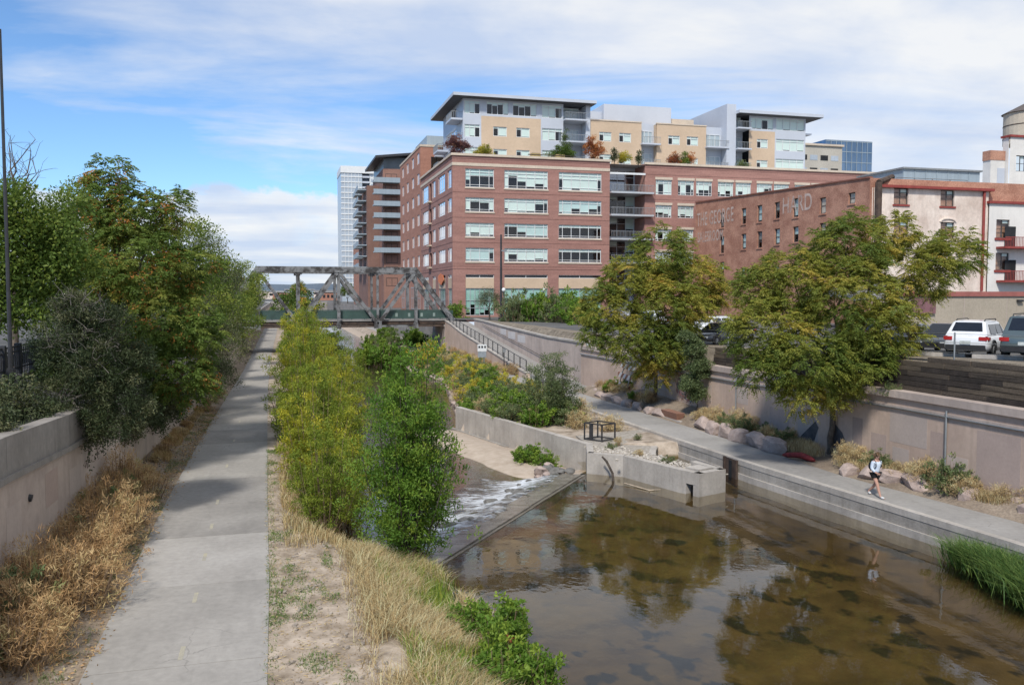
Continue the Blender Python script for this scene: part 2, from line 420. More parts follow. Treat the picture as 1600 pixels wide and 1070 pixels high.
bn = t.node('ShaderNodeBump', in_Strength=.5, in_Distance=.06); t.l.new(t.noise(p, 9, 6, .65), bn.inputs['Height']); t.l.new(bn.outputs[0], b.inputs['Normal'])
t.l.new(b.outputs[0], out.inputs[0]); BED = m
struct('creek_bed', grid(bedxs, ys, bedz), BED, True, 'creek bed and earthen banks')

# ---- ground at street level, one sheet each side of the channel joined behind and beyond it
gy = [-60, -30, 0, 15, 24, 32, 46, 60, 70, 90, 112, 116, 118.5, 119, 127.5, 128, 200, 419]
def gx_l(y): xw = wXL(y); return [-3000, -300, -60, -14, -10.2, -9.2, xw - 1.6, xw - .02]
def gz_l(x, y):
    z = wZL(y) - .12; hi = z + .72
    return z + (hi - z) * sstep(-8.6 + .5, -9.2, x) if x > -9.3 else hi
gin = cur((-60, 26.45), (112, 26.45), (112.5, 25.95), (116, 25.95), (118.5, 22.9), (127.5, 22.9), (128, 24.0), (419, 24))
def gx_r(y): a = gin(y); return [a, max(a, 26.0) + 2, 40, 80, 300, 3000]
gm = grid(gx_l, gy, gz_l)
gr = grid(gx_r, gy, lambda x, y: zLOT(y))
gm.add(gr.v, gr.f)
far = grid([-3000, -400, -2.02, 24.0, 400, 3000], [419, 1200, 5000], lambda x, y: 4.3 if y < 500 else 4.0)
gm.add(far.v, far.f)
struct('ground', gm, STREET, False, 'street level asphalt ground')

# ---- left verge
def vz(x, y):
    u = (pXL(y) - x) / max(.3, pXL(y) - wXL(y)); return -.03 + .34 * u * u + (fbm(x * 1.1, y * 1.1) - .5) * .16 * min(1, u * 5)
struct('verge', grid(lambda y: list(np.linspace(wXL(y) - .05, pXL(y) + .1, 12)), list(np.arange(6, 70, .6)) + list(np.arange(70, 421, 6)), vz), DIRT, True, 'dusty earth verge beside the path')

# ---- the two footpaths, laid in slabs
def ribbon(x0, x1, ys, zf, th):
    mb = MB(); n = len(ys)
    for y in ys:
        a, b = x0(y), x1(y); z = zf(y)
        mb.v += [(a, y, z), (b, y, z), (b, y, z - th), (a, y, z - th)]
    for i in range(n - 1):
        k = 4 * i
        mb.f += [(k, k + 1, k + 5, k + 4), (k + 1, k + 2, k + 6, k + 5), (k + 3, k, k + 4, k + 7), (k + 2, k + 3, k + 7, k + 6)]
    mb.f += [(3, 2, 1, 0), (4 * n - 4, 4 * n - 3, 4 * n - 2, 4 * n - 1)]
    mb.mi = [0] * len(mb.f); return mb
yy = list(np.arange(6, 70, 2)) + list(np.arange(70, 181, 5)) + [240, 330, 420]
lp = struct('path', ribbon(lambda y: pXL(y) + .01, lambda y: pXR(y) - .01, yy, lambda y: -.006, .12), M('joint', (.24, .225, .205), rough=.95, scale=2), False, 'pale concrete cycle path along the creek')
slabs = [6, 10.2, 14.6, 19.0, 24.3, 29.2, 33.6, 38.2, 42.8, 47.4, 52, 57, 62, 68, 74, 80, 86, 92, 100, 108, 116, 124, 140, 160, 180, 240, 420]
CONCL = M('concrete_newer', (.355, .335, .31), (.32, .30, .275), rough=.9, scale=.35, fine=.08, bump=.15, bscale=30, stain=.3)
CONCD = M('concrete_older', (.285, .268, .247), (.24, .225, .207), rough=.9, scale=.3, fine=.09, bump=.15, bscale=30, stain=.35, crack=.35)
for i, (a, b_) in enumerate(zip(slabs[:-1], slabs[1:])):
    a_, bb = a + .012, b_ - .012
    ys_ = [a_] + [y for y in yy if a_ < y < bb] + [bb]
    mt = CONCL if i == 4 else (CONCD if i in (5, 6, 9, 13) else CONC)
    ribbon(pXL, pXR, ys_, lambda y: .002, .10).build('slab', mt, lp)
for y0 in (15.8, 19.3, 22.9, 26.5, 30.0, 33.6, 40.7, 47.8, 54.9, 62, 69):
    xm = (pXL(y0) + pXR(y0)) / 2 + .02
    MB().b2((xm - .05, y0, .003), (xm + .05, y0 + .75, .006)).build('centre_dash', YELLOWP, lp)

rp = struct('creekside_walk', ribbon(lambda y: rNE(y) + .32, lambda y: rFE(y) - .02, yy, lambda y: -.006, .14), lp.data.materials[0], False, 'concrete creekside walk below the retaining wall')
sl2 = [6, 12, 17, 22, 27, 32, 37.2, 42.4, 47.6, 53, 58.5, 64, 72, 80, 90, 100, 112, 124, 150, 180, 420]
for i, (a, b_) in enumerate(zip(sl2[:-1], sl2[1:])):
    a_, bb = a + .012, b_ - .012
    ys_ = [a_] + [y for y in yy if a_ < y < bb] + [bb]
    ribbon(lambda y: rNE(y) + .31, rFE, ys_, lambda y: .002, .12).build('slab', [CONC, CONCD, CONC, CONCL][i % 4] if i > 3 else CONC, rp)

# ---- embankment wall under the creekside walk
ew = thing('embankment_wall', (rNE(30), 30, -2), 'stained concrete embankment wall under the creekside walk, standing in the pool', 'wall')
ey = [6, 14, 21.8, 27.5, 31, 35, 40, 46.6, 52, 60, 70, 80, 90, 102, 122, 180, 420]
ribbon(lambda y: rNE(y) + .02, lambda y: rNE(y) + .33, ey, lambda y: -.22, 2.0).build('wall_face', CONC3, ew)
for a, b_ in zip(ey[:-1], ey[1:]):
    ribbon(lambda y: rNE(y) - .0, lambda y: rNE(y) + .30, [a + .006, b_ - .006], lambda y: .012, .234).build('coping_stone', CONC2, ew)
ribbon(lambda y: rNE(y) - .06, lambda y: rNE(y) + .02, ey[:9], lambda y: -.62, .9).build('footing_ledge', CONC2, ew)

# ---- planting bed between the creekside walk and the retaining wall
zBED = cur((-30, .55), (26, .5), (34, .18), (38, .25), (45, .6), (57, .95), (64, .8), (67, .3))
struct('planting_bed', grid(lambda y: list(np.linspace(rFE(y) - .02, 25.55, 9)), list(np.arange(6, 66.5, 1.0)),
       lambda x, y: -.03 + (zBED(y) + .03) * sstep(0, 1.0, (x - rFE(y)) / max(.5, 25.5 - rFE(y))) ** .7 + (fbm(x, y) - .5) * .12), DIRT, True, 'dry planting bed at the foot of the wall')

# ---- right retaining wall with its coping, timber cribbing on top
rw = thing('retaining_wall', (25.5, 45, 0), 'long pink painted retaining wall with concrete coping beside the creekside walk', 'wall')
ry = [-10, 8, 16, 24, 31, 38, 45, 51, 57, 64, 70.5]
def wallrib(X0, X1, ys, zf, bot):
    mb = MB(); n = len(ys)
    for y in ys: mb.v += [(X0, y, zf(y)), (X1, y, zf(y)), (X1, y, bot), (X0, y, bot)]
    for i in range(n - 1):
        k = 4 * i; mb.f += [(k, k + 1, k + 5, k + 4), (k + 1, k + 2, k + 6, k + 5), (k + 3, k, k + 4, k + 7), (k + 2, k + 3, k + 7, k + 6)]
    mb.f += [(3, 2, 1, 0), (4 * n - 4, 4 * n - 3, 4 * n - 2, 4 * n - 1)]; mb.mi = [0] * len(mb.f); return mb
def bandrib(X0, X1, ys, zf, h):
    mb = wallrib(X0, X1, ys, zf, 0)
    mb.v = [(x, y, z if k % 4 < 2 else zf(y) - h) for k, (x, y, z) in enumerate(mb.v)]; return mb
wallrib(25.5, 25.96, ry, lambda y: zWALL(y) - .30, -.6).build('wall_face', PINK, rw)
for a, b_ in zip(ry[:-1], ry[1:]):
    bandrib(25.36, 25.95, [a + .008, b_ - .008], lambda y: zWALL(y), .30).build('coping_stone', PINKL, rw)
bandrib(25.44, 25.5, ry, lambda y: zWALL(y) - .62, .09).build('moulding', PINKL, rw)
MB().tube([(25.42, y, zWALL(y) - .74) for y in ry], .035, 6).build('conduit', GALV, rw)
for (y0, y1, za, zb, k) in ((24.6, 26.6, .7, 2.7, 0), (28.2, 29.0, 1.1, 2.3, 3), (29.2, 31.4, 1.5, 2.75, 2), (31.6, 32.6, .9, 1.7, 0), (33.2, 33.9, .8, 2.2, 3), (21.5, 24.3, .4, 2.9, 3),
                         (36.5, 38.2, .5, 2.0, 2), (39.0, 40.8, .7, 1.8, 0), (43.0, 44.4, 1.6, 2.5, 2), (47.2, 49.0, 1.2, 2.3, 1), (52.2, 54.2, 1.3, 2.5, 2), (27.0, 28.1, .6, 1.5, 1), (30.2, 31.2, .6, 1.3, 2)):
    MB().b2((25.494, y0, za), (25.52, y1, zb)).build('paint_patch', PATCH[k], rw)
for y_, x_ in ((28.1, 25.42), (44.2, 25.42)):
    MB().tube([(x_, y_, .3), (x_, y_, zWALL(y_) - .5)], .045, 6).build('downpipe', GALV, rw)
m, t, out = mat_base('graffiti_paint')
p = pos(t); mp = t.mapping(p, scale=(1, 1.2, .8))
ng = t.noise(mp, 1.7, 5, .6, 1.5)
cg = t.ramp(ng, [(.30, (.05, .05, .06)), (.42, (.26, .28, .33)), (.47, (.05, .05, .06)), (.53, (.42, .31, .27)), (.60, (.30, .05, .05)), (.68, (.38, .44, .52))], 'EASE')
b = t.node('ShaderNodeBsdfPrincipled', in_Roughness=.7); t.l.new(cg, b.inputs['Base Color'])
tp = t.node('ShaderNodeBsdfTransparent')
gs = t.node('ShaderNodeSeparateXYZ', in_0=t.node('ShaderNodeTexCoord').outputs['Generated'])
edge = t.math('MULTIPLY', t.math('MULTIPLY', t.math('MULTIPLY', gs.outputs[1], t.math('SUBTRACT', 1.0, gs.outputs[1])), t.math('MULTIPLY', gs.outputs[2], t.math('SUBTRACT', 1.0, gs.outputs[2]))), 16.0)
ms = t.node('ShaderNodeMixShader', in_0=t.ramp(t.math('ADD', t.noise(p, 1.3, 4, .6, .6), t.math('MULTIPLY', t.math('SUBTRACT', edge, .55), .5)), [(.40, 0), (.50, .8)]), in_1=tp.outputs[0], in_2=b.outputs[0])
t.l.new(ms.outputs[0], out.inputs[0]); GRAF = m
MB().b2((25.488, 48.4, .7), (25.498, 52.2, 3.0)).build('graffiti', GRAF, rw)
BLKP = M('black_spray_paint', (.05, .05, .055), (.12, .115, .115), rough=.7, scale=2.5)
for poly in ([(1240, 702), (1252, 680), (1274, 658), (1279, 668), (1272, 690), (1256, 704)], [(1303, 660), (1316, 676), (1324, 700), (1322, 718), (1310, 712), (1302, 690)]):
    q = [atX(a, b, 25.49) for a, b in poly]; mb = MB(); n_ = len(q)
    mb.add([(25.488, v.y, v.z) for v in q] + [(25.4985, v.y, v.z) for v in q], [tuple(range(n_)), tuple(range(n_, 2 * n_))[::-1]]); mb.build('graffiti', BLKP, rw)

tw = thing('timber_wall', (25.9, 30, 3.7), 'dark weathered timber crib wall on top of the pink retaining wall', 'wall')
TIMB = [WOODD, M('split_timber', (.16, .125, .09), (.07, .055, .04), rough=.95, scale=1.6, fine=.25, stretch=(1, .25, 4)), M('black_timber', (.06, .048, .04), rough=.95, scale=1.2, var=.4, fine=.25)]
for r in range(8):
    y0 = 10 + (r % 2) * 1.2
    while y0 < 47:
        y1 = min(y0 + 2.4 + random.uniform(-.15, .3), 48); yc = (y0 + y1) / 2
        zt = zWALL(yc) + .21 * (r + 1)
        if zt < zLOT(yc) + .10 and not (r == 6 and random.random() < .3):
            jx = random.uniform(-.03, .03) + .035 * r
            mb = MB(); za = zWALL(y0) + .21 * r + .01; zb = zWALL(y1) + .21 * r + .01
            mb.prism([(25.97 + jx, y0 + .01), (26.15 + jx, y0 + .01), (26.15 + jx, y1 - .01), (25.97 + jx, y1 - .01)], [za, za, zb, zb], [za + .19, za + .19, zb + .19, zb + .19])
            mb.build('timber', TIMB[int(random.random() * 3)], tw)
        y0 = y1
def shz(x, y):
    lo = (zWALL(y) if y < 70.5 else zFARW(min(y, 112.9))) - .06
    if x < 25.97: return lo
    if x < 26.3: return lo + (zLOT(y) - lo) * (.15 if y < 47 else .7)
    return zLOT(y) + .012 + (.05 if 26.4 < x < 27.5 else 0) * (fbm(x * 2, y * 2)) 
struct('gravel_shoulder', grid(lambda y: [25.94, 26.28, 26.5, 26.9, 27.4, 28.3], list(np.arange(6, 113, 1.5)), shz), M('dusty_gravel', (.30, .25, .19), (.17, .14, .105), rough=1, scale=1.5, fine=.25, bump=.8, bscale=22), True, 'gravel shoulder along the edge of the car park')

# ---- wall beside the upper part of the ramp
fw = thing('ramp_side_wall', (25.75, 90, 0), 'pale concrete wall with coping and painted-over patches along the ramp', 'wall')
fy = [70.52, 76, 81, 87, 93, 99, 104, 108, 113]
wallrib(25.68, 25.96, fy, lambda y: zFARW(y) - .16, -.5).build('wall_face', PINKL, fw)
for a, b_ in zip(fy[:-1], fy[1:]):
    bandrib(25.58, 25.99, [a + .008, b_ - .008], lambda y: zFARW(y), .16).build('coping_stone', CONC2, fw)
for (y0, y1, za, zb) in ((96.5, 99, 3.1, 3.8), (92.5, 95.5, 2.8, 3.6), (84, 85, 2.4, 3.0), (88.5, 91.5, 2.6, 3.4)):
    MB().b2((25.672, y0, za), (25.70, y1, zb)).build('paint_patch', M('patch_white', (.60, .56, .53), scale=1, var=.08) if y0 != 84 else PATCH[2], fw)
MB().tube([(25.55, y, zRAMP(y) + .95) for y in (80, 90, 100, 108)], .03, 6).build('handrail', METALD, fw)
for y in (80, 84.7, 89.3, 94, 98.7, 103.3, 108): MB().beam((25.55, y, zRAMP(y) + .93), (25.69, y, zRAMP(y) + .88), .03, .03).build('bracket', METALD, fw)

# ---- ramp from the creek up to the bridge
struct('ramp', ribbon(lambda y: 22.95, lambda y: 25.70, [55.2, 60, 66, 70, 74, 79, 86, 93, 100, 106.7, 111, 114, 119.5], lambda y: zRAMP(y) + .004, .3), CONC, False, 'concrete ramp climbing from the creek to the bridge')
zCOP = lambda y: zRAMP(y) + .14
pw = thing('parapet_wall', (22.9, 95, 0), 'low pink parapet wall with concrete cap carrying the ramp railing', 'wall')
py_ = [77.5, 82, 87, 93, 98, 103, 106.7, 111, 114, 117.8]
wallrib(22.62, 22.94, py_, lambda y: zCOP(y) - .12, -.7).build('wall_face', PINK, pw)
for a, b_ in zip(py_[:-1], py_[1:]): bandrib(22.55, 22.99, [a + .008, b_ - .008], zCOP, .12).build('coping_stone', CONC2, pw)
rl = thing('railing', (22.8, 95, zCOP(95)), 'dark metal railing climbing along the ramp on the low pink wall', 'railing')
ys_ = list(np.linspace(78.2, 117.4, 19))
for y in ys_: MB().b2((22.76, y - .04, zCOP(y) - .02), (22.84, y + .04, zCOP(y) + 1.08)).build('post', METALD, rl)
for dz, r in ((1.06, .035), (.16, .02)):
    MB().tube([(22.8, y, zCOP(y) + dz) for y in ys_], r, 6).build('rail', METALD, rl)
for dz in (.34, .52, .70, .88): MB().tube([(22.8, y, zCOP(y) + dz) for y in ys_], .010, 4).build('cable', METALD, rl)

# ---- channel walls beyond the ramp and past the bridge; bridge abutments
ab = thing('abutment_wall', (22.9, 122, 0), 'pale concrete abutment wall under the end of the truss bridge', 'wall')
MB().prism([(22.6, 117.8), (23.4, 117.8), (23.4, 128.2), (22.6, 128.2)], -1.0, 3.35).build('wall_face', PINKL, ab)
MB().prism([(22.45, 117.75), (23.3, 117.75), (23.3, 128.2), (22.45, 128.2)], 3.352, 3.62).build('bearing_shelf', CONC3, ab)
cw = thing('channel_wall', (24, 200, 0), 'long grey channel wall beyond the truss bridge', 'wall')
MB().prism([(23.7, 128.2), (24.1, 128.2), (24.1, 419), (23.7, 419)], -2.2, 4.4).build('wall_face', CONCW, cw)
MB().prism([(-2.0, 418.6), (24.1, 418.6), (24.1, 419), (-2.0, 419)], -2.2, 4.6).build('end_face', CONCW, cw)

# ---- left retaining wall
lw = thing('retaining_wall', (-6.6, 30, 0), 'stained retaining wall with heavy grey concrete cap under the overhanging trees', 'wall')
ly = [-10, 6, 15, 24, 30, 36, 42, 48, 54, 60, 68, 80, 100, 118, 150, 180, 300, 418]
def wrib(off0, off1, ys, ztop, zbot):
    mb = MB(); n = len(ys)
    for y in ys:
        a, b = wXL(y) + off0, wXL(y) + off1
        mb.v += [(a, y, ztop(y)), (b, y, ztop(y)), (b, y, zbot(y)), (a, y, zbot(y))]
    for i in range(n - 1):
        k = 4 * i; mb.f += [(k, k + 1, k + 5, k + 4), (k + 1, k + 2, k + 6, k + 5), (k + 3, k, k + 4, k + 7), (k + 2, k + 3, k + 7, k + 6)]
    mb.f += [(3, 2, 1, 0), (4 * n - 4, 4 * n - 3, 4 * n - 2, 4 * n - 1)]; mb.mi = [0] * len(mb.f); return mb
wrib(-.4, 0, ly, lambda y: wZL(y) - 1.1, lambda y: -.6).build('wall_face', PINKL, lw)
for a, b_ in zip(ly[:-1], ly[1:]): wrib(-.42, .06, [a + .01, b_ - .01], wZL, lambda y: wZL(y) - .98).build('cap_block', CONCW, lw)
wrib(-.3, .14, ly, lambda y: wZL(y) - .982, lambda y: wZL(y) - 1.14).build('drip_moulding', CONCW, lw)
for y0, y1, za, zb, k in ((27.4, 28.7, 1.6, 2.6, 0), (30, 31.5, 1.2, 2.2, 2), (36, 38.5, .9, 1.9, 1), (24, 25.2, 1.5, 2.4, 2)):
    xa, xb = wXL(y0), wXL(y1); mb = MB(); mb.prism([(xa - .01, y0), (xa + .006, y0), (xb + .006, y1), (xb - .01, y1)], za, zb); mb.build('paint_patch', PATCH[k], lw)
MB().tube([(wXL(25.9) - .1, 25.9, 2.3), (wXL(25.9) + .07, 25.9, 2.26)], .10, 10).build('drain_spout', METALD, lw)

# ---- long low wall at the sandbar, fishway box with gravel fill
lg = thing('flood_wall', (13.5, 50, -2), 'straight low concrete wall beside the sandbar with shrubs behind it', 'wall')
a, b_ = Vector((11.9, 58.3)), Vector((15.45, 41.9)); d = (b_ - a).normalized(); n_ = Vector((d.y, -d.x))
for i in range(4):
    p0, p1 = a + (b_ - a) * (i / 4), a + (b_ - a) * ((i + 1) / 4); p0 = p0 + d * .01; p1 = p1 - d * .01
    MB().prism([p0 + n_ * .0, p1 + n_ * .0, p1 - n_ * .36, p0 - n_ * .36], -2.3, .06).build('wall_panel', CONC2, lg)
q0, q1 = a - d * .3, a + d * 8
MB().prism([q0 + n_ * .26, q1 + n_ * .26, q1 + n_ * .03, q0 + n_ * .03], -2.2, -1.42).build('footing_ledge', CONC3, lg)
fb = thing('fishway_box', (16.5, 37, -2), 'angled concrete box standing in the pool, filled with pale gravel', 'concrete box')
outer = [Vector(q) for q in ((15.45, 41.9), (14.5, 39.2), (15.9, 38.0), (17.0, 34.4), (17.45, 33.3), (19.05, 33.9), (18.7, 36.0), (18.3, 39.6), (20.3, 43.6))]
RIM = .12
for i in range(len(outer) - 1):
    p0, p1 = outer[i], outer[i + 1]; d = (p1 - p0).normalized(); nn = Vector((-d.y, d.x))   # inside is to the left
    th = .34
    if i == 3:    # notch through the wall
        c0 = p0 + d * .42; c1 = p0 + d * 1.02
        c1 = p1 - d * .12
        c0 = p1 - d * .75
        MB().prism([p0 + d * .004, c0, c0 + nn * th, p0 + d * .004 + nn * th], -2, RIM).build('wall_panel', CONC2, fb)
        MB().prism([c0 + d * .002, c1, c1 + nn * th, c0 + d * .002 + nn * th], -.42, RIM).build('lintel', CONC2, fb)
        MB().prism([c1 + d * .002, p1, p1 + nn * th, c1 + d * .002 + nn * th], -2, RIM).build('wall_panel', CONC2, fb)
    elif i < 8:
        rim = RIM if i < 6 else -.25
        MB().prism([p0 + d * .004, p1 - d * .004, p1 - d * .004 + nn * th, p0 + d * .004 + nn * th], -2, rim).build('wall_panel', CONC2, fb)
gp = MB(); ins = [(15.6, 41.8), (14.95, 39.35), (16.15, 38.2), (17.3, 34.6), (18.0, 33.9), (18.6, 34.3), (18.45, 36.0), (18.2, 39.6), (20.6, 43.8), (20.55, 46.5), (16.0, 45.0)]
gp.prism(ins, -1.6, [.02, .0, .0, .0, .0, -.05, -.15, -.3, -.3, -.1, -.02])
gp.build('gravel_fill', GRAVEL, fb)
MB().prism([(17.75, 33.95), (18.55, 34.25), (18.3, 35.0), (17.5, 34.7)], -.1, RIM + .03).build('cover_slab', CONC2, fb)
peb = MB()
for k in range(420):
    u = random.random(); base = Vector((15.3, 40.6)).lerp(Vector((18.0, 34.8)), u) + Vector((random.gauss(.35, .45), random.gauss(.3, .5)))
    s = random.uniform(.04, .11); z0 = .0 if base.x < 18.2 else -.2
    peb.box((base.x, base.y, z0 + s * .3), (s * 1.4, s, s * .8), random.uniform(0, 3), random.uniform(-.4, .4), random.uniform(-.4, .4))
pb = peb.build('pebbles', M('pale_pebble', (.55, .50, .43), (.38, .34, .29), scale=7), fb); pb['kind'] = 'stuff'

# ---- weir: a sill of slabs with water tumbling down beyond it
wr = thing('weir', (W0.x, W0.y, -1.4), 'slanting weir of wet concrete slabs across the creek', 'weir')
L = (W1 - W0).length; u0 = -.6; k = 0
WETC = M('wet_concrete', (.25, .225, .185), (.13, .11, .085), rough=.22, scale=1.3, fine=.2, spec=.6)
while u0 < L - .2:
    u1 = min(u0 + 1.35 + random.uniform(-.1, .35), L); zz = -.893 + random.uniform(-.012, .012)
    for (s0, s1, dz) in ((.0, .22, .022), (.235, 1.25, .004)):
        q = [W0 + wdir * (u0 + .015) + wnor * s0, W0 + wdir * (u1 - .015) + wnor * s0, W0 + wdir * (u1 - .015) + wnor * s1, W0 + wdir * (u0 + .015) + wnor * s1]
        MB().prism(q, -1.8, [zz + dz, zz + dz, zz + dz - .06, zz + dz - .06]).build('slab', WETC, wr)
    u0 = u1
# ================================================================ WATER
def watermat(name, tint, ripple, rscale, rough=.015, foam=None, refl=1.0):
    m, t, out = mat_base(name)
    p = pos(t)
    bn = t.node('ShaderNodeBump', in_Strength=ripple, in_Distance=.03)
    h = t.math('ADD', t.noise(t.mapping(p, scale=(1, .8, 1)), rscale, 3, .5), t.math('MULTIPLY', t.noise(p, rscale * .18, 2, .5), 2.5))
    t.l.new(h, bn.inputs['Height'])
    fr = t.node('ShaderNodeLayerWeight', in_Blend=.5); t.l.new(bn.outputs[0], fr.inputs['Normal'])
    fr_ = t.math('MULTIPLY_ADD', t.math('POWER', fr.outputs['Facing'], 5.0), .98, .02)
    tr = t.node('ShaderNodeBsdfTransparent', in_Color=tint)
    gl = t.node('ShaderNodeBsdfGlossy', in_Color=(.93, .96, 1.0), in_Roughness=rough); t.l.new(bn.outputs[0], gl.inputs['Normal'])
    sh = t.node('ShaderNodeMixShader', in_0=t.math('MULTIPLY', fr_, refl, clamp=True), in_1=tr.outputs[0], in_2=gl.outputs[0]).outputs[0]
    if foam:
        df = t.node('ShaderNodeBsdfDiffuse', in_Color=(.70, .73, .76))
        sp = t.node('ShaderNodeMapping', in_0=p); sp.inputs['Rotation'].default_value = (0, 0, -math.atan2(wnor.y, wnor.x)); sp.inputs['Scale'].default_value = (1, 1, 1)
        st = t.node('ShaderNodeMapping', in_0=sp.outputs[0]); st.inputs['Scale'].default_value = (.55, 1.7, .5)
        f = t.noise(st.outputs[0], 2.4, 8, .72, .9)
        f2 = t.noise(p, .55, 2, .5)
        a = t.node('ShaderNodeAttribute', attribute_name='foam').outputs['Fac']
        fac = t.ramp(t.math('ADD', t.math('ADD', f, t.math('MULTIPLY', a, .24)), t.math('MULTIPLY', t.math('SUBTRACT', f2, .5), .35)), [(.58, 0), (.72, .5), (.86, .95)])
        sh = t.node('ShaderNodeMixShader', in_0=fac, in_1=sh, in_2=df.outputs[0]).outputs[0]
    t.l.new(sh, out.inputs[0]); return m
WATER = watermat('pool_water', (.74, .68, .54), .07, 4.0, refl=1.15)
WATERL = watermat('stream_water', (.66, .62, .55), .35, 6.0, .04, refl=1.3)
RAPID = watermat('rapid_water', (.55, .52, .46), .8, 7.0, .06, foam=True)
wp = MB()
poly = [(1.5, 4), (24.0, 4), (22.2, 30), (20.9, 44), (15.0, 42.0), tuple(W1 + wdir * .6 + wnor * .05), tuple(W0 - wdir * 4 + wnor * .05)]
wp.add([(x, y, POOL_Z) for x, y in poly], [tuple(range(len(poly)))])
struct('pool_water', wp, WATER, False, 'still brown water of the pool above the weir')
wq = MB(); wq.quad((-.3, 26.5, LOW_Z), (19.6, 44, LOW_Z), (22, 419, LOW_Z), (-1, 419, LOW_Z))
struct('creek_water', wq, WATERL, False, 'shallow creek water below the weir')
NU, NS = 90, 30
vs = []; foamv = []
for j in range(NS):
    s = .9 + 4.6 * j / (NS - 1)
    for i in range(NU):
        u = -1.0 + (L + .9) * i / (NU - 1)
        q = W0 + wdir * u + wnor * s
        t_ = (s - .9) / 4.6
        z = -.93 - .60 * sstep(.0, .75, t_) + (fbm(q.x * 2.2, q.y * 2.2) - .5) * .16 * (1 - t_ * .9) - .012
        vs.append((q.x, q.y, max(z, LOW_Z + .006 + .004 * (1 - t_)))); foamv.append(max(0., 1 - abs(t_ - .38) / .62) * (1 if u > -.2 else .5))
rm = MB(); rm.v = vs; rm.f = [(j * NU + i, (j) * NU + i + 1, (j + 1) * NU + i + 1, (j + 1) * NU + i) for j in range(NS - 1) for i in range(NU - 1)]; rm.mi = [0] * len(rm.f)
ro = struct('rapids', rm, RAPID, True, 'white water tumbling down below the weir')
at = ro.data.attributes.new('foam', 'FLOAT', 'POINT'); at.data.foreach_set('value', foamv)

# ================================================================ ROCKS
import bmesh
def rock_mesh(name, seed, mat, sub=2, blocky=.5):
    r = random.Random(seed); bm = bmesh.new()
    bmesh.ops.create_icosphere(bm, subdivisions=sub, radius=1)
    ks = [(r.uniform(-1, 1), r.uniform(-1, 1), r.uniform(-1, 1), r.uniform(.0, .2)) for _ in range(11)]
    for v in bm.verts:
        c = v.co.copy(); mx_ = max(abs(c.x), abs(c.y), abs(c.z)); c = c.lerp(c / mx_ * .82, blocky)
        for kx, ky, kz, am in ks:
            d = c.dot(Vector((kx, ky, kz)).normalized()); cut = .55 + am
            if d > cut: c -= Vector((kx, ky, kz)).normalized() * (d - cut) * .85
        c += Vector((r.gauss(0, .03), r.gauss(0, .03), r.gauss(0, .03))); v.co = c
    me = bpy.data.meshes.new(name); bm.to_mesh(me); bm.free(); me.materials.append(mat); return me
RKP = [rock_mesh('boulder', s, ROCK, 2, .9) for s in range(6)]
RKG = [rock_mesh('river_rock', s + 20, ROCKG, 2, .4) for s in range(5)]
def rock(me, x, y, z, sx, sy, sz, rz, name, label, group):
    o = bpy.data.objects.new(name, me); o.location = (x, y, z); o.scale = (sx, sy, sz); o.rotation_euler = (random.uniform(-.12, .12), random.uniform(-.12, .12), rz)
    COL.objects.link(o); return tag(o, label, 'rock', group)
# boulders edging the bed behind the walker
bl = [(1318, 738, .55), (1352, 745, .75), (1388, 752, .8), (1425, 762, .95), (1478, 772, .75), (1510, 782, .65), (1545, 788, .8), (1582, 797, .75), (1612, 808, .8)]
for i, (px, py, wd) in enumerate(bl):
    g = G(px, py + 4, 0)
    rock(RKP[i % 6], g.x + .25, g.y, .24, .52 + .1 * (i % 3), wd * .92, .40 + .08 * (i % 2), random.uniform(-.25, .25), 'boulder', 'pinkish sandstone boulder edging the grassy bed beside the walking woman', 'boulders along the bed behind the walker')
for i, y in enumerate((37.6, 39.1, 40.7, 42.2, 43.7, 45.1)):
    rock(RKP[(i + 2) % 6], 23.72 + .1 * (i % 2), y, .30, .5, 1.05, .56, random.uniform(-.12, .12), 'boulder', 'flat-topped pinkish stone block in the ledge below the dry grass bed', 'stone ledge blocks')
for i, (x, y) in enumerate(((23.6, 50.6), (23.6, 52.3), (23.55, 54.0), (23.5, 55.8), (23.5, 57.5), (23.4, 59.4), (23.5, 61.2), (24.0, 63.0), (24.5, 64.5), (25.0, 65.7))):
    rock(RKP[(i * 5 + 1) % 6], x + .1, y, .18, .42, 1.1, .40, random.uniform(-.15, .15), 'boulder', 'low pale edging stone where the walk curves below the striped barricades', 'edging stones at the bend')
for i in range(26):
    u = random.uniform(.6, L - .5); s = random.choice([1.35, 1.6, 2.0, 2.6]) + random.uniform(-.2, .2); q = W0 + wdir * u + wnor * s
    r_ = random.uniform(.14, .34)
    rock(RKG[i % 5], q.x, q.y, -1.05 - .13 * (s - 1.2), r_ * 1.5, r_, r_ * .6, random.uniform(0, 3), 'river_rock', 'dark wet rock breaking the white water below the weir', 'rocks in the rapids')
for i in range(16):
    x, y = 13.2 + random.uniform(-.7, .9), 41.2 + random.uniform(-1.4, 1.6); r_ = random.uniform(.2, .42)
    rock(RKG[i % 5] if i % 3 else RKP[i % 6], x, y, -1.3 + (x - 12.5) * .22, r_ * 1.3, r_, r_ * .7, random.uniform(0, 3), 'river_rock', 'grey rock in the pile between the weir end and the low wall', 'rock pile at the weir end')
for i in range(22):
    y = random.uniform(28.5, 42); x = xLW(y) - random.uniform(-.3, .7); r_ = random.uniform(.14, .34)
    rock(RKG[i % 5] if i % 4 else RKP[i % 6], x, y, bedz(x, y) + .05, r_ * 1.3, r_, r_ * .75, random.uniform(0, 3), 'river_rock', 'dull rock on the bank beneath the yellow-green willows', 'rocks at the left waterline')
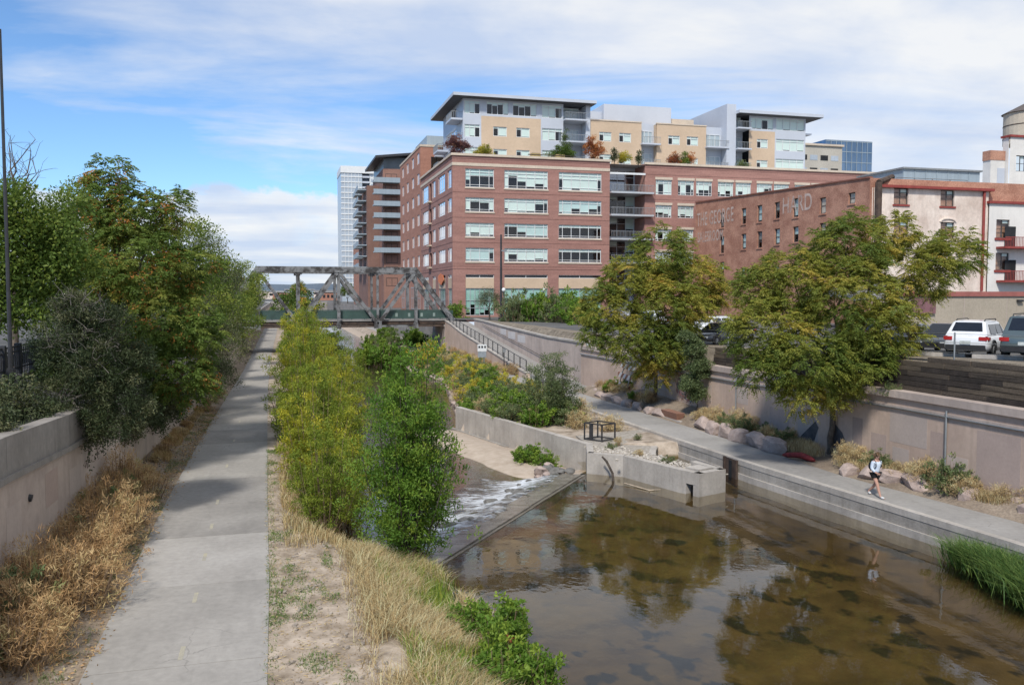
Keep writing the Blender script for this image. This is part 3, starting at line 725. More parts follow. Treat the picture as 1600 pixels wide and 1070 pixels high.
for i in range(34):
    y = 60 + i * 1.35 + random.uniform(-.3, .3); x = xRW(y) + random.uniform(-.15, .1)
    rock(RKP[i % 6], x, y, LOW_Z + .12, .30, .62, .26, random.uniform(-.2, .2), 'edging_stone', 'pale stone in the edging row along the far creek bank', 'edging stones along the far bank')

# ================================================================ TRUSS BRIDGE
br = thing('truss_bridge', (8.2, 121.7, 3.6), 'weathered silver steel truss bridge with dark green railing over the creek', 'bridge')
ZB, ZT = 4.05, 11.1
NX = [8.2 + 5.2 * k for k in range(-3, 4)]
for yi, yb in enumerate((118.0, 125.6)):
    MB().beam((NX[1] - .2, yb, ZT), (NX[5] + .2, yb, ZT), .6, .78).build('top_chord', STEEL, br)
    for sx, i0, i1 in ((-1, 0, 1), (1, 6, 5)): MB().beam((NX[i0], yb, ZB + .1), (NX[i1], yb, ZT), .55, .66).build('end_post', STEEL, br)
    for k in range(6): MB().beam((NX[k] + .01, yb, ZB - .55), (NX[k + 1] - .01, yb, ZB - .55), .32, .24).build('bottom_chord', STEELR if k % 2 else STEEL, br)
    for i in (1, 2, 3, 4, 5):
        wv = .42 if i in (1, 3, 5) else .32
        MB().beam((NX[i], yb, ZB - .5), (NX[i], yb, ZT - .2), wv, .3, (0, 1, 0)).build('vertical', STEEL, br)
    for i0, i1 in ((2, 3), (4, 3), (2, 1), (4, 5)):       # bottom node -> top node
        for off in (-.16, .16):
            MB().beam((NX[i0], yb + off, ZB - .3), (NX[i1], yb + off, ZT - .2), .16, .44).build('diagonal', STEEL, br)
        p, q = Vector((NX[i0], yb, ZB - .3)), Vector((NX[i1], yb, ZT - .2))
        for k in range(2, 15): 
            c = p.lerp(q, k / 16); MB().box(c, (.14, .38, .10), 0).build('batten', STEEL, br) if yi == 0 else None
    for i in range(1, 6): MB().box((NX[i], yb, ZB - .5), (1.0 if i in (2, 4) else .6, .44, .75)).build('gusset', STEEL, br)
    for i in range(1, 6): MB().box((NX[i], yb, ZT - .42), (.9, .40, .5)).build('gusset', STEEL, br)
for i in range(1, 6):
    MB().beam((NX[i], 118.3, ZT - .1), (NX[i], 125.3, ZT - .1), .25, .4).build('cross_strut', STEEL, br)
    if i < 5:
        MB().beam((NX[i] + .2, 118.3, ZT - .05), (NX[i + 1] - .2, 125.3, ZT - .05), .12, .12).build('sway_brace', STEEL, br)
        MB().beam((NX[i] + .2, 125.3, ZT + .09), (NX[i + 1] - .2, 118.3, ZT + .09), .12, .12).build('sway_brace', STEEL, br)
for i in range(7): MB().beam((NX[i], 118.2, ZB - .30), (NX[i], 125.4, ZB - .30), .35, .55).build('floor_beam', STEELR, br)
for y in (118.6, 120.3, 122, 123.7, 125.1): MB().beam((NX[0], y, ZB - .12), (NX[6], y, ZB - .12), .22, .42).build('stringer', STEELR, br)
MB().b2((NX[0] - 1, 118.35, ZB + .12), (NX[6] + .3, 125.25, ZB + .32)).build('deck', CONCD, br)
for yb in (118.42, 125.15):
    for k in range(18):
        xa = NX[0] + k * (NX[6] - NX[0]) / 18; xb = xa + (NX[6] - NX[0]) / 18
        MB().b2((xa + .05, yb - .02, ZB + .45), (xb - .05, yb + .02, ZB + 1.45)).build('railing_panel', GREENP, br)
        MB().b2((xb - .05, yb - .04, ZB + .3), (xb + .05, yb + .04, ZB + 1.55)).build('railing_post', GREENP, br)
        if k in (11, 13, 14, 15, 16):
            c = (xa + xb) / 2
            MB().b2((c - .16, yb - .035, ZB + .7), (c + .16, yb - .022, ZB + 1.2)).build('panel_emblem', M('pale_green_paint', (.25, .31, .28), scale=2), br)
    MB().beam((NX[0], yb, ZB + 1.52), (NX[6], yb, ZB + 1.52), .10, .08).build('top_rail', GREENP, br)

# ================================================================ BUILDINGS
def facade(mb, O, U, N, W_, z0, z1, holes, t=.22):
    """front face in cells round the holes, with the reveals of every hole"""
    us = sorted({0., W_} | {h[k] for h in holes for k in (0, 1)}); zs = sorted({z0, z1} | {h[k] for h in holes for k in (2, 3)})
    O = Vector((*O, 0)); U = Vector((*U, 0)); N = Vector((*N, 0))
    P = lambda u, z, d=0.: O + U * u - N * d + Vector((0, 0, z))
    flip = U.cross(Vector((0, 0, 1))).dot(N) < 0
    def q(*a): mb.quad(*(a[::-1] if flip else a))
    for z_a, z_b in zip(zs[:-1], zs[1:]):
        run = None
        for ua, ub in zip(us[:-1], us[1:]):
            uc, zc = (ua + ub) / 2, (z_a + z_b) / 2
            if any(h[0] < uc < h[1] and h[2] < zc < h[3] for h in holes):
                if run is not None: q(P(run, z_a), P(ua, z_a), P(ua, z_b), P(run, z_b)); run = None
            elif run is None: run = ua
        if run is not None: q(P(run, z_a), P(us[-1], z_a), P(us[-1], z_b), P(run, z_b))
    for a, b, c, d in [h[:4] for h in holes]:
        q(P(a, c), P(b, c), P(b, c, t), P(a, c, t)); q(P(b, d), P(a, d), P(a, d, t), P(b, d, t))
        q(P(a, d), P(a, c), P(a, c, t), P(a, d, t)); q(P(b, c), P(b, d), P(b, d, t), P(b, c, t))
_wc = {}
def window(parent, O, U, N, h, cols=2, rows=(.25,), fr=.07, glass=GLASS, frame=WHITEF, blinds=None, depth=.14, blindmat=None, weights=None, fd=.08):
    """one window: frame with mullions, a pane per column, blinds behind the glass"""
    u0, u1, z0, z1 = h[:4]; W_, H_ = u1 - u0, z1 - z0
    key = (round(W_, 3), round(H_, 3), cols, tuple(rows), fr, frame.name, glass.name, tuple(weights or ()))
    if weights: tot = sum(weights); edges = [0.]; [edges.append(edges[-1] + W_ * x / tot) for x in weights]
    else: edges = [W_ * i / cols for i in range(cols + 1)]
    if key not in _wc:
        mb = MB(); f = fr
        mb.b2((0, 0, 0), (W_, fd, f)); mb.b2((0, 0, H_ - f), (W_, fd, H_)); mb.b2((0, 0, f), (f, fd, H_ - f)); mb.b2((W_ - f, 0, f), (W_, fd, H_ - f))
        for e in edges[1:-1]: mb.b2((e - f * .45, .004, f), (e + f * .45, fd - .004, H_ - f))
        for r in rows: mb.b2((f, .008, H_ * r - f * .35), (W_ - f, fd - .008, H_ * r + f * .35))
        panes = []
        for a, b in zip(edges[:-1], edges[1:]):
            pm = MB().add([(a + f * .5, fd * .5, f * .5), (b - f * .5, fd * .5, f * .5), (b - f * .5, fd * .5, H_ - f * .5), (a + f * .5, fd * .5, H_ - f * .5)], [(0, 1, 2, 3)])
            panes.append(pm.mesh('pane', glass))
        _wc[key] = (mb.mesh('window', frame), panes)
    fm, panes = _wc[key]
    o = bpy.data.objects.new('window', fm); COL.objects.link(o); o.parent = parent
    ang = math.atan2(U[1], U[0])
    base = Vector((O[0] + U[0] * u0 - N[0] * depth, O[1] + U[1] * u0 - N[1] * depth, z0))
    if -math.sin(ang) * -N[0] + math.cos(ang) * -N[1] < 0: o.scale = (1, -1, 1)      # local +y points inwards
    o.location = base - parent.location; o.rotation_euler = (0, 0, ang)
    for i, pm in enumerate(panes):
        c = bpy.data.objects.new('pane', pm); COL.objects.link(c); c.parent = o
        fr_ = blinds[i % len(blinds)] if blinds else 0
        if fr_ > .02:
            a, b = edges[i], edges[i + 1]; zb = H_ * (1 - fr_)
            bk = ('b', round(b - a, 3), round(H_, 3), round(fr_, 2), (blindmat or BLIND).name, round(fd, 3))
            if bk not in _wc:
                _wc[bk] = MB().b2((.03, fd + .03, zb + .02), (b - a - .03, fd + .045, H_ - .02)).mesh('blind', blindmat or BLIND)
            d = bpy.data.objects.new('blind', _wc[bk]); COL.objects.link(d); d.parent = o; d.location = (a, 0, 0)
    return o
def rb(n): 
    return [random.choice([.35, .6, .85, .9, .93, 1, .3, .7]) for _ in range(n)]

# ---------------- big red-brown brick office block with penthouses
F = Vector((26.2, 130.0)); ZG = 4.2
ob = thing('brick_office_building', (26.2, 130, ZG), 'large red-brown brick office block with pale penthouse storeys at the bridge end', 'building')
UX, NY = (1, 0), (0, -1)
bays = [(2.0, 6.5), (8.15, 15.2), (17.0, 24.15)]; FW = 25.55
rowsz = [(24.15, 26.95), (20.45, 22.6), (16.65, 18.75), (12.85, 14.95)]
holes = [(a, b, c, d) for a, b in bays for c, d in rowsz]
slit = [(a, b, 10.35, 10.85) for a, b in bays]; shop = [(a, b, ZG + .35, 8.75) for a, b in bays]
tanp = [(a, b, 8.75, 10.35) for a, b in bays]
mb = MB(); facade(mb, F, UX, NY, FW, ZG - .6, 29.0, holes + [(a, b, ZG + .35, 10.85) for a, b in bays], .3)
mb.build('front_wall', BRICK, ob)
for i, h in enumerate(holes):
    nc = 4 if (h[1] - h[0]) < 5 else 6
    wts = [.5, 1, 1, .5] if nc == 4 else [.45, 1, 1, 1, 1, .45]
    r = i % 4; dark = {11: [.25] * 6, 10: [.2] * 6, 6: [.2, .2, .6, .9, .9, .9], 7: [.9, .45, .9, .9, .75, .8]}.get(i)
    window(ob, F, UX, NY, h, nc, (.17, .80) if r else (.14, .62, .82), .085, GLASS, WHITEF, dark or rb(nc), .12, weights=wts, blindmat=BLIND if i % 3 else BLIND2)
    MB().b2((F.x + h[0] - .1, 129.90, h[2] - .22), (F.x + h[1] + .1, 130.12, h[2] - .004)).build('sill', STONE, ob)
for h in slit: window(ob, F, UX, NY, h, 2, (), .07, GLASS, WHITEF, [0, 0], .12)
for h in shop: window(ob, F, UX, NY, h, 6, (.28, .55), .09, GLASSG, SILVERF, [.9, .6, .95, .9, .8, .95], .16, blindmat=BLIND2)  # tinted blinds added nearly full height to brighten the shop glazing
for h in tanp: MB().b2((F.x + h[0], 130.05, h[2] + .002), (F.x + h[1], 130.28, h[3] - .002)).build('spandrel_panel', TAN, ob)
for z, hh, pr, mt, nm in ((27.35, .45, .06, STONE, 'string_course'), (28.85, .35, .22, STONE, 'cornice'), (28.45, .12, .05, BRICK, 'string_course'), (23.35, .10, .04, BRICK, 'string_course'), (19.55, .10, .04, BRICK, 'string_course'),
                          (15.75, .10, .04, BRICK, 'string_course'), (11.7, .16, .05, BRICK, 'string_course'), (12.1, .10, .03, BRICK, 'string_course')):
    MB().b2((F.x - pr, 130 - pr, z), (F.x + FW + (pr if z > 28 else 0), 129.998, z + hh)).build(nm, mt, ob)
    MB().b2((F.x - pr, 130.002, z), (F.x - .002, 159.6, z + hh)).build(nm, mt, ob)
# side wall facing the creek
UL, NL = (0, 1), (-1, 0)
sb = [(.9, 4.0), (6.0, 12.0), (14.6, 17.6), (21.5, 27.8)]
sh = [(a, b, c, d) for a, b in sb for c, d in rowsz] + [(18.3, 20.6, c - .3, d) for c, d in rowsz]
mb = MB(); facade(mb, F, UL, NL, 29.6, ZG - .6, 29.0, sh + [(a, b, ZG + .35, 10.85) for a, b in sb], .3)
mb.build('side_wall', BRICK, ob)
for i, h in enumerate(sh):
    if h[1] - h[0] < 2.5 and i >= 16:
        MB().b2((F.x - .5, F.y + h[0] + .0, h[2] - .25), (F.x + .5, F.y + h[1], h[2] - .004)).build('balcony', STONE, ob); continue
    window(ob, F, UL, NL, h, 3 if h[1] - h[0] > 3.5 else 2, (.17, .8), .08, GLASSB, WHITEF, [.9, .8, .95], .12)
for a, b in sb:
    window(ob, F, UL, NL, (a, b, 10.35, 10.85), 2, (), .07, GLASS, WHITEF, None, .12)
    window(ob, F, UL, NL, (a, b, ZG + .35, 8.75), 3, (.28, .55), .09, GLASSG, SILVERF, [.9, .5, .9], .16, blindmat=BLIND2)  # blinds again added to lighten the glazing on the creek side
    MB().b2((F.x + .05, F.y + a, 8.752), (F.x + .28, F.y + b, 10.348)).build('spandrel_panel', TAN, ob)
# orange emblem on the side wall, a flat flame-like mark
e = atX(690, 437, 26.1); em = MB()
for sgn, pts in ((1, [(0, .0), (.9, .6), (1.0, 1.5), (.2, 1.9), (-.7, 1.6), (-1.0, .8)]),):
    em.add([(26.02, e.y + a * 2.6, e.z - .9 + b) for a, b in pts] + [(25.96, e.y + a * 2.6, e.z - .9 + b) for a, b in pts], [tuple(range(6)), tuple(range(6, 12))[::-1]] + [(k, (k + 1) % 6, 6 + (k + 1) % 6, 6 + k) for k in range(6)])
em.build('wall_emblem', M('orange_sign', (.75, .20, .06), rough=.5, scale=2), ob)
# recess with balconies and the second wing
X1, X2, X3 = F.x + FW, F.x + FW + 6.2, 112.0
rc = MB(); rc.quad((X1, 130, ZG - .6), (X1, 134.5, ZG - .6), (X1, 134.5, 29.0), (X1, 130, 29.0)); rc.quad((X2, 134.5, ZG - .6), (X2, 130.3, ZG - .6), (X2, 130.3, 28.9), (X2, 134.5, 28.9)); rc.build('recess_wall', BRICK, ob)
hs = [(.1, 6.1, z, z + 3.3) for z in (24.9, 21.1, 17.3, 13.5, 9.7)]
mb = MB(); facade(mb, (X1, 134.4), UX, NY, 6.2, ZG - .6, 28.9, hs, .15); mb.build('recess_wall', METALP, ob)
for i, h in enumerate(hs): window(ob, (X1, 134.4), UX, NY, h, 4, (.33, .66), .09, GLASS if i else GLASSB, WHITEF, [.0, .3, .0, .6] if i else [0], .1)
for z in (24.2, 20.6, 16.8, 13.0):
    bo = MB().b2((X1 + .02, 129.3, z - .28), (X2 + 1.2, 134.38, z)).build('balcony', SILVERF, ob)
    MB().b2((X1 + .02, 129.3, z + 1.05), (X2 + 1.2, 129.36, z + 1.12)).build('rail', GALV, bo)
    for k in range(30):
        x = X1 + .1 + k * .25; MB().b2((x, 129.31, z), (x + .05, 129.35, z + 1.05)).build('baluster', GALV, bo)
W2 = [(1.9 + 3.62 * k + (.35 if k % 2 else 0), 1.9 + 3.62 * k + 2.85 + (.35 if k % 2 else 0)) for k in range(13)]
rows2 = [(24.0, 26.4), (20.3, 22.3), (16.5, 18.4), (12.7, 14.7)]
h2 = [(a, b, c, d) for a, b in W2 for c, d in rows2]
mb = MB(); facade(mb, (X2, 130.3), UX, NY, X3 - X2, ZG - .6, 28.9, h2, .3); mb.build('front_wall', BRICK, ob)
for i, h in enumerate(h2):
    if i >= 40 or (i % 4 == 3 and i > 8): bl_ = [.9]
    window(ob, (X2, 130.3), UX, NY, h, 4, (.18, .80), .08, GLASS, WHITEF, rb(4), .12, weights=[.5, 1, 1, .5])
    MB().b2((X2 + h[0] - .1, 130.22, h[3] + .004), (X2 + h[1] + .1, 130.36, h[3] + .4)).build('lintel', STONE, ob)
for z, hh, pr, mt in ((28.75, .35, .22, STONE), (27.2, .1, .04, BRICK), (28.3, .1, .05, BRICK), (23.2, .1, .04, BRICK)):
    MB().b2((X2 - (.12 if pr > .2 else -.002), 130.3 - pr, z), (X3, 130.298, z + hh)).build('cornice' if pr > .2 else 'string_course', mt, ob)
MB().b2((X1, 130.1, 27.0), (X2, 130.2, 27.3)).build('canopy_bar', WHITEF, ob)
rf = MB(); rf.add([(26.3, 130.1, 28.6), (X3, 130.4, 28.6), (X3, 159.5, 28.6), (26.3, 159.5, 28.6)], [(0, 1, 2, 3)]); rf.build('terrace_roof', ROOFG, ob)
MB().b2((27.4, 131.3, ZG), (X1 - .5, 131.4, 28.5)).build('dark_backing', DARKIN, ob)  # added near-black sheets behind the glass, standing in for unlit rooms
MB().b2((27.4, 131.5, ZG), (27.5, 159, 28.5)).build('dark_backing', DARKIN, ob)
MB().b2((X2 + .8, 131.6, ZG), (X3, 131.7, 28.5)).build('dark_backing', DARKIN, ob)
MB().b2((X1 + .2, 135.6, ZG), (X2 - .2, 135.7, 28.5)).build('dark_backing', DARKIN, ob)
mb = MB(); mb.quad((26.2, 159.6, ZG), (X3, 159.6, ZG), (X3, 159.6, 29), (26.2, 159.6, 29)); mb.quad((X3, 130.3, ZG), (X3, 159.6, ZG), (X3, 159.6, 29), (X3, 130.3, 29)); mb.build('rear_wall', BRICK, ob)

# penthouse storeys, set back behind a roof terrace
PY = 138.0
def pent(x0, x1, zt, mat, name, yb=156., y0=PY):
    return MB().b2((x0, y0, 28.62), (x1, yb, zt)).build(name, mat, ob)
PZ = 39.35
pL = 29.6
segs = [(pL, 32.6, METALP, 'glazed_bay'), (32.6, 42.7, TAN, 'panel_wall'), (42.7, 46.6, METALP, 'glazed_bay')]
for x0, x1, mt, nm in segs:
    wn = []
    if nm == 'glazed_bay': wn = [(.2, x1 - x0 - .2, z, z + 2.0) for z in (29.6, 33.2)] + [(.2, x1 - x0 - .2, 36.9, 39.0)]
    else: wn = [(a, a + 2.3, z, z + 1.55) for a in (2.0, 5.9) for z in (29.9, 33.5)]
    mb = MB(); ztop = PZ if nm == 'glazed_bay' else 36.65
    facade(mb, (x0, PY), UX, NY, x1 - x0, 28.6, ztop, wn, .2); mb.build(nm, mt, ob)
    for h in wn:
        window(ob, (x0, PY), UX, NY, h, 3 if nm == 'glazed_bay' else 2, (.78,) if nm == 'glazed_bay' else (), .09, GLASS, WHITEF, [.95, .9, .2] if nm == 'glazed_bay' else [.2, .9], .08, weights=None if nm == 'glazed_bay' else [.8, 1.4])
mb = MB(); wn = [(.9, 4.6, 36.95, 39.0), (5.3, 9.4, 36.95, 39.0)]
facade(mb, (32.6, PY + .02), UX, NY, 10.1, 36.65, PZ, wn, .2); mb.build('clerestory', METALP, ob)
for h in wn: window(ob, (32.6, PY + .02), UX, NY, h, 4, (), .09, GLASS, WHITEF, [.2, .3, .2, .9], .08)
# balcony stack at the right of the left penthouse
def balcony_stack(x0, x1, yb, zs, y0=PY, proj=1.1):
    MB().b2((x0, yb, 28.6), (x1, yb + .2, PZ - .4)).build('balcony_back_wall', METALP, ob)
    for z in zs:
        b = MB().b2((x0 + .02, y0 - proj, z - .25), (x1 - .02, yb - .01, z)).build('balcony', METALP, ob)
        MB().b2((x0 + .02, y0 - proj, z + 1.0), (x1 - .02, y0 - proj + .06, z + 1.07)).build('rail', GALV, b)
        k = x0 + .1
        while k < x1 - .1: MB().b2((k, y0 - proj + .01, z), (k + .045, y0 - proj + .05, z + 1.0)).build('baluster', GALV, b); k += .3
        window(ob, (x0, yb), UX, NY, (.4, x1 - x0 - .5, z + .05, z + 2.4), 3, (), .09, GLASS, WHITEF, [.3, .9, .5], -.1)
balcony_stack(46.6, 50.6, PY + 2.4, (29.6, 33.2, 36.8))
MB().b2((50.6, PY + .05, 28.6), (51.4, PY + 3, PZ)).build('pier', METALP, ob)
# creek side of the left penthouse
mb = MB(); facade(mb, (pL, PY), UL, NL, 17, 28.6, PZ, [(5.5, 10, z, z + 2.2) for z in (29.6, 33.2, 36.8)], .2); mb.build('side_wall', METALP, ob)
for z in (29.6, 33.2, 36.8): window(ob, (pL, PY), UL, NL, (5.5, 10, z, z + 2.2), 3, (), .09, GLASSB, WHITEF, None, .08)
for z, ya, yb_ in ((36.2, .3, 5.0), (32.8, .3, 5.0), (29.8, .3, 5.0), (33.0, 12.5, 16.5), (29.9, 12.5, 16.5)):
    b = MB().b2((pL - 1.9, PY + ya, z - .3), (pL - .01, PY + yb_, z)).build('balcony', METALP, ob)
    MB().b2((pL - 1.9, PY + ya, z + 1.0), (pL - 1.84, PY + yb_, z + 1.07)).build('rail', GALV, b)
    MB().b2((pL - 1.83, PY + ya, z + 1.0), (pL - .02, PY + ya + .06, z + 1.07)).build('rail', GALV, b)
    for k in range(16): MB().b2((pL - 1.89, PY + ya + .05 + k * .28, z), (pL - 1.85, PY + ya + .09 + k * .28, z + 1.0)).build('baluster', GALV, b)
    for k in range(6): MB().b2((pL - 1.8 + k * .3, PY + ya + .01, z), (pL - 1.76 + k * .3, PY + ya + .05, z + 1.0)).build('baluster', GALV, b)
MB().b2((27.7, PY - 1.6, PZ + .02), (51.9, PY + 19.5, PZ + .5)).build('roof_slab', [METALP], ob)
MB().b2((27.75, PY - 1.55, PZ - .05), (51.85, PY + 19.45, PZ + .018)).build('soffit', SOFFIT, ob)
MB().b2((43, PY + 3, PZ + .5), (44.2, PY + 4, PZ + 1.2)).build('roof_vent', METALD, ob)
pent(pL + .35, 50.5, PZ - .1, DARKIN, 'dark_backing', 155, PY + 3)
# middle penthouse: tan blocks, grey link, mechanical screen on the roof
def tanblock(x0, x1, wins, zt=37.0, mat=TAN):
    wn = [(a, a + 2.2, z, z + 1.55) for a in wins for z in (29.9, 33.6)]
    mb = MB(); facade(mb, (x0, PY + .3), UX, NY, x1 - x0, 28.6, zt, wn, .2)
    mb.b2((x0, PY + .32, zt - .1), (x1, PY + 14, zt)); mb.b2((x0, PY + .6, 28.6), (x0 + .1, PY + 14, zt - .1)); mb.b2((x1 - .1, PY + .6, 28.6), (x1, PY + 14, zt - .1)); mb.build('panel_wall', mat, ob)
    for h in wn: window(ob, (x0, PY + .3), UX, NY, h, 2, (.75,), .09, GLASS, WHITEF, [.3, .9], .08, weights=[.8, 1.4])
    MB().b2((x0 - .05, PY + .2, zt + .002), (x1 + .05, PY + .6, zt + .2)).build('cornice', STONE, ob)
tanblock(51.4, 60.8, (1.7, 5.3)); tanblock(63.6, 73.0, (2.2, 5.7))
def greybay(x0, x1, zs, y0):
    MB().b2((x0, y0 + 1.2, 28.6), (x1, y0 + 1.5, 37.2)).build('bay_wall', METALP, ob)
    for z in zs:
        window(ob, (x0, y0 + 1.2), UX, NY, (.3, x1 - x0 - .3, z, z + 2.3), 3, (), .09, GLASS, WHITEF, [.9, .2, .6], -.1)
        b = MB().b2((x0 - .2, y0 - .9, z - .3), (x1 + .4, y0 + 1.19, z - .05)).build('balcony', METALP, ob)
        MB().b2((x0 - .2, y0 - .9, z + .95), (x1 + .4, y0 - .84, z + 1.02)).build('rail', GALV, b)
        k = x0 - .15
        while k < x1 + .4: MB().b2((k, y0 - .89, z - .05), (k + .045, y0 - .85, z + .95)).build('baluster', GALV, b); k += .3
greybay(60.8, 63.6, (29.8, 33.6), PY + .3); greybay(73.0, 76.6, (29.8, 33.6), PY + .3)
MB().b2((56.5, PY + 7, 36.95), (69.5, PY + 15, 41.4)).build('mechanical_screen', METALP, ob)
MB().b2((53.0, PY + 8, 36.95), (56.49, PY + 13, 40.2)).build('mechanical_screen', METALP, ob)
MB().b2((69.51, PY + 8, 36.95), (74.5, PY + 13, 39.7)).build('mechanical_screen', STONE, ob)
for k in range(9): MB().b2((57.5 + k * 1.3, PY + 9 + (k % 3), 41.4), (58.2 + k * 1.3, PY + 9.8 + (k % 3), 41.7 + .15 * (k % 3))).build('roof_vent', METALD if k % 2 else GALV, ob)
MB().b2((51.5, PY + 3, 28.6), (76, PY + 3.1, 36.8)).build('dark_backing', DARKIN, ob)
# right penthouse with the flying roof
MB().b2((76.6, PY - .4, 28.6), (78.4, PY + 15, 41.0)).build('fin_wall', METALP, ob)
balcony_stack(78.4, 81.2, PY + 2.2, (29.8, 33.4, 37.0))
wn = [(1.6, 3.8, z, z + 1.6) for z in (30.0, 33.7)]
mb = MB(); facade(mb, (81.2, PY), UX, NY, 5.2, 28.6, 36.7, wn, .2); mb.build('panel_wall', TAN, ob)
for h in wn: window(ob, (81.2, PY), UX, NY, h, 2, (.75,), .09, GLASS, WHITEF, [.3, .9], .08, weights=[.8, 1.4])
wn = [(.3, 4.9, 37.0, 39.0)]
mb = MB(); facade(mb, (81.2, PY + .02), UX, NY, 5.2, 36.7, PZ, wn, .2); mb.build('clerestory', METALP, ob); window(ob, (81.2, PY + .02), UX, NY, wn[0], 4, (), .09, GLASS, WHITEF, [.9, .9, .2, .9], .08)
wn = [(.2, 6.0, z, z + 2.1) for z in (29.9, 33.4, 37.0)]
mb = MB(); facade(mb, (86.4, PY), UX, NY, 6.2, 28.6, PZ, wn, .2); mb.b2((92.5, PY + .1, 28.6), (92.6, PY + 14, PZ)); mb.build('glazed_bay', METALP, ob)
for h in wn: window(ob, (86.4, PY), UX, NY, h, 4, (.8,), .09, GLASS, WHITEF, [.95, .9], .08)
MB().b2((92.61, PY + .5, 36.6), (94.2, PY + 4, 36.85)).build('balcony', METALP, ob)
MB().b2((78.4, PY - 1.6, PZ + .02), (95.2, PY + 15, PZ + .55)).build('roof_slab', METALP, ob)
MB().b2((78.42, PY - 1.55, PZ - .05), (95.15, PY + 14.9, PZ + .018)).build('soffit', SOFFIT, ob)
MB().b2((78.6, PY + 3, 28.6), (92.4, PY + 3.1, PZ)).build('dark_backing', DARKIN, ob)
# terrace rail, planters
MB().b2((38.5, 131.2, 29.6), (46.5, 131.28, 29.75)).build('terrace_rail', WOODD, ob)
MB().b2((38.5, 131.2, 29.0), (46.5, 131.28, 29.3)).build('terrace_rail', WOODD, ob)
for i, x in enumerate((39.2, 43.2)):
    pl = thing('planter_box', (x + .7, 131.9, 28.6), 'yellow straw-coloured planter box standing on the brick block roof terrace', 'planter', 'yellow roof planters')
    MB().b2((x, 131.5, 28.605), (x + 1.5, 132.3, 29.9)).build('box', M('straw_yellow_%d' % i, (.55, .42, .18), scale=3, var=.3), pl)
    MB().b2((x + .1, 131.6, 29.9), (x + 1.4, 132.2, 30.0)).build('soil', SOIL, pl)
# ---------------- orange brick apartment block behind
og = thing('orange_brick_building', (26.4, 161, ZG), 'tall orange brick apartment block rising behind the red-brown office block', 'building')
wz = [9.2 + 3.85 * k for k in range(7)]
hs = [(a, a + 2.6, z, z + 2.1) for a in (1.5, 8.0, 15.0, 21.5) for z in wz[1:]]
mb = MB(); facade(mb, (26.4, 161), UL, NL, 27, ZG, 35.2, hs, .2); mb.build('side_wall', BRICKO, og)
for h in hs: window(og, (26.4, 161), UL, NL, h, 2, (), .1, GLASSB, WHITEF, None, .1)
hs = [(2.0, 4.2, 31.0, 33.4)]
mb = MB(); facade(mb, (26.4, 161), UX, NY, 24, ZG, 35.2, hs, .2); mb.build('front_wall', BRICKO, og)
window(og, (26.4, 161), UX, NY, hs[0], 2, (), .1, GLASS, METALD, None, .1)
MB().b2((26.3, 160.9, 35.2), (50.5, 188.1, 35.6)).build('parapet', STONE, og)
MB().b2((27.4, 162.4, 8), (27.5, 188, 35)).build('dark_backing', DARKIN, og)
for z in (30.0, 33.6): 
    b = MB().b2((29.0, 159.8, z - .3), (33, 160.98, z)).build('balcony', METALP, og); MB().b2((29, 159.8, z + .95), (33, 159.86, z + 1.02)).build('rail', GALV, b)
    for k in range(14): MB().b2((29.05 + k * .29, 159.81, z), (29.1 + k * .29, 159.85, z + .95)).build('baluster', GALV, b)
MB().b2((28.5, 166, 35.6), (40, 180, 38.2)).build('roof_pavilion', METALB, og)
hs = [(a, a + 4.4, 4.9, 9.2) for a in (1, 8, 15, 21)]
for h in hs: window(og, (26.38, 161), UL, NL, h, 3, (.5,), .12, GLASSG, SILVERF, None, -.02)

# ---------------- stepped balcony tower beyond
bt = thing('balcony_building', (24, 225, ZG), 'brick apartment tower with stacked blue-grey balconies beyond the orange block', 'building')
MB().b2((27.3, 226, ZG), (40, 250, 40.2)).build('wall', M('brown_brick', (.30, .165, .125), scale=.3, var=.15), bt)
MB().b2((24.2, 236, ZG), (27.29, 262, 37.0)).build('wall', M('brick_shadowy', (.24, .14, .11), scale=.3, var=.15), bt)  # darker copy of the brown brick, shade put into its colour
for k in range(10):
    z = 9.6 + 2.98 * k
    if k > 2:
        b = MB().b2((24.6, 223.6, z), (31.4, 225.98, z + .35)).build('balcony', METALB, bt)
        MB().b2((24.6, 223.6, z + .35), (31.4, 223.68, z + 1.25)).build('balustrade', METALB, b)
    window(bt, (27.3, 226), UX, NY, (.6, 3.6, z + .4, z + 2.5), 2, (), .1, GLASSB if k % 2 else GLASS, METALD, None, -.03)
    if k > 1:
        b = MB().b2((21.9, 238, z - .5), (24.19, 246, z - .2)).build('balcony', METALB, bt); MB().b2((21.9, 238, z - .2), (22.0, 246, z + .75)).build('balustrade', METALB, b)
        b = MB().b2((22.3, 250, z - .5), (24.19, 258, z - .2)).build('balcony', METALB, bt); MB().b2((22.3, 250, z - .2), (22.4, 258, z + .75)).build('balustrade', METALB, b)
MB().b2((27.5, 226.3, 40.2), (39, 249, 43.2)).build('penthouse', M('dark_glazing', (.16, .18, .19), rough=.3, scale=.5), bt)
mb = MB(); mb.prism([(25.2, 224), (41, 224), (41, 251), (25.2, 251)], [42.6, 44.4, 44.4, 42.6], [43.2, 45, 45, 43.2]); mb.build('roof', METALD, bt)
fo = thing('low_brick_building', (24, 300, ZG), 'small far orange brick building between the glass tower and the balcony block', 'building')
q0, q1 = atY(560, 382, 300), atY(577, 382, 300)
MB().b2((q0.x, 300, ZG), (q1.x + 5, 320, q0.z)).build('wall', BRICKO, fo); MB().b2((q0.x - .3, 299.7, q0.z), (q1.x + 5, 320, q0.z + .6)).build('parapet', STONE, fo)
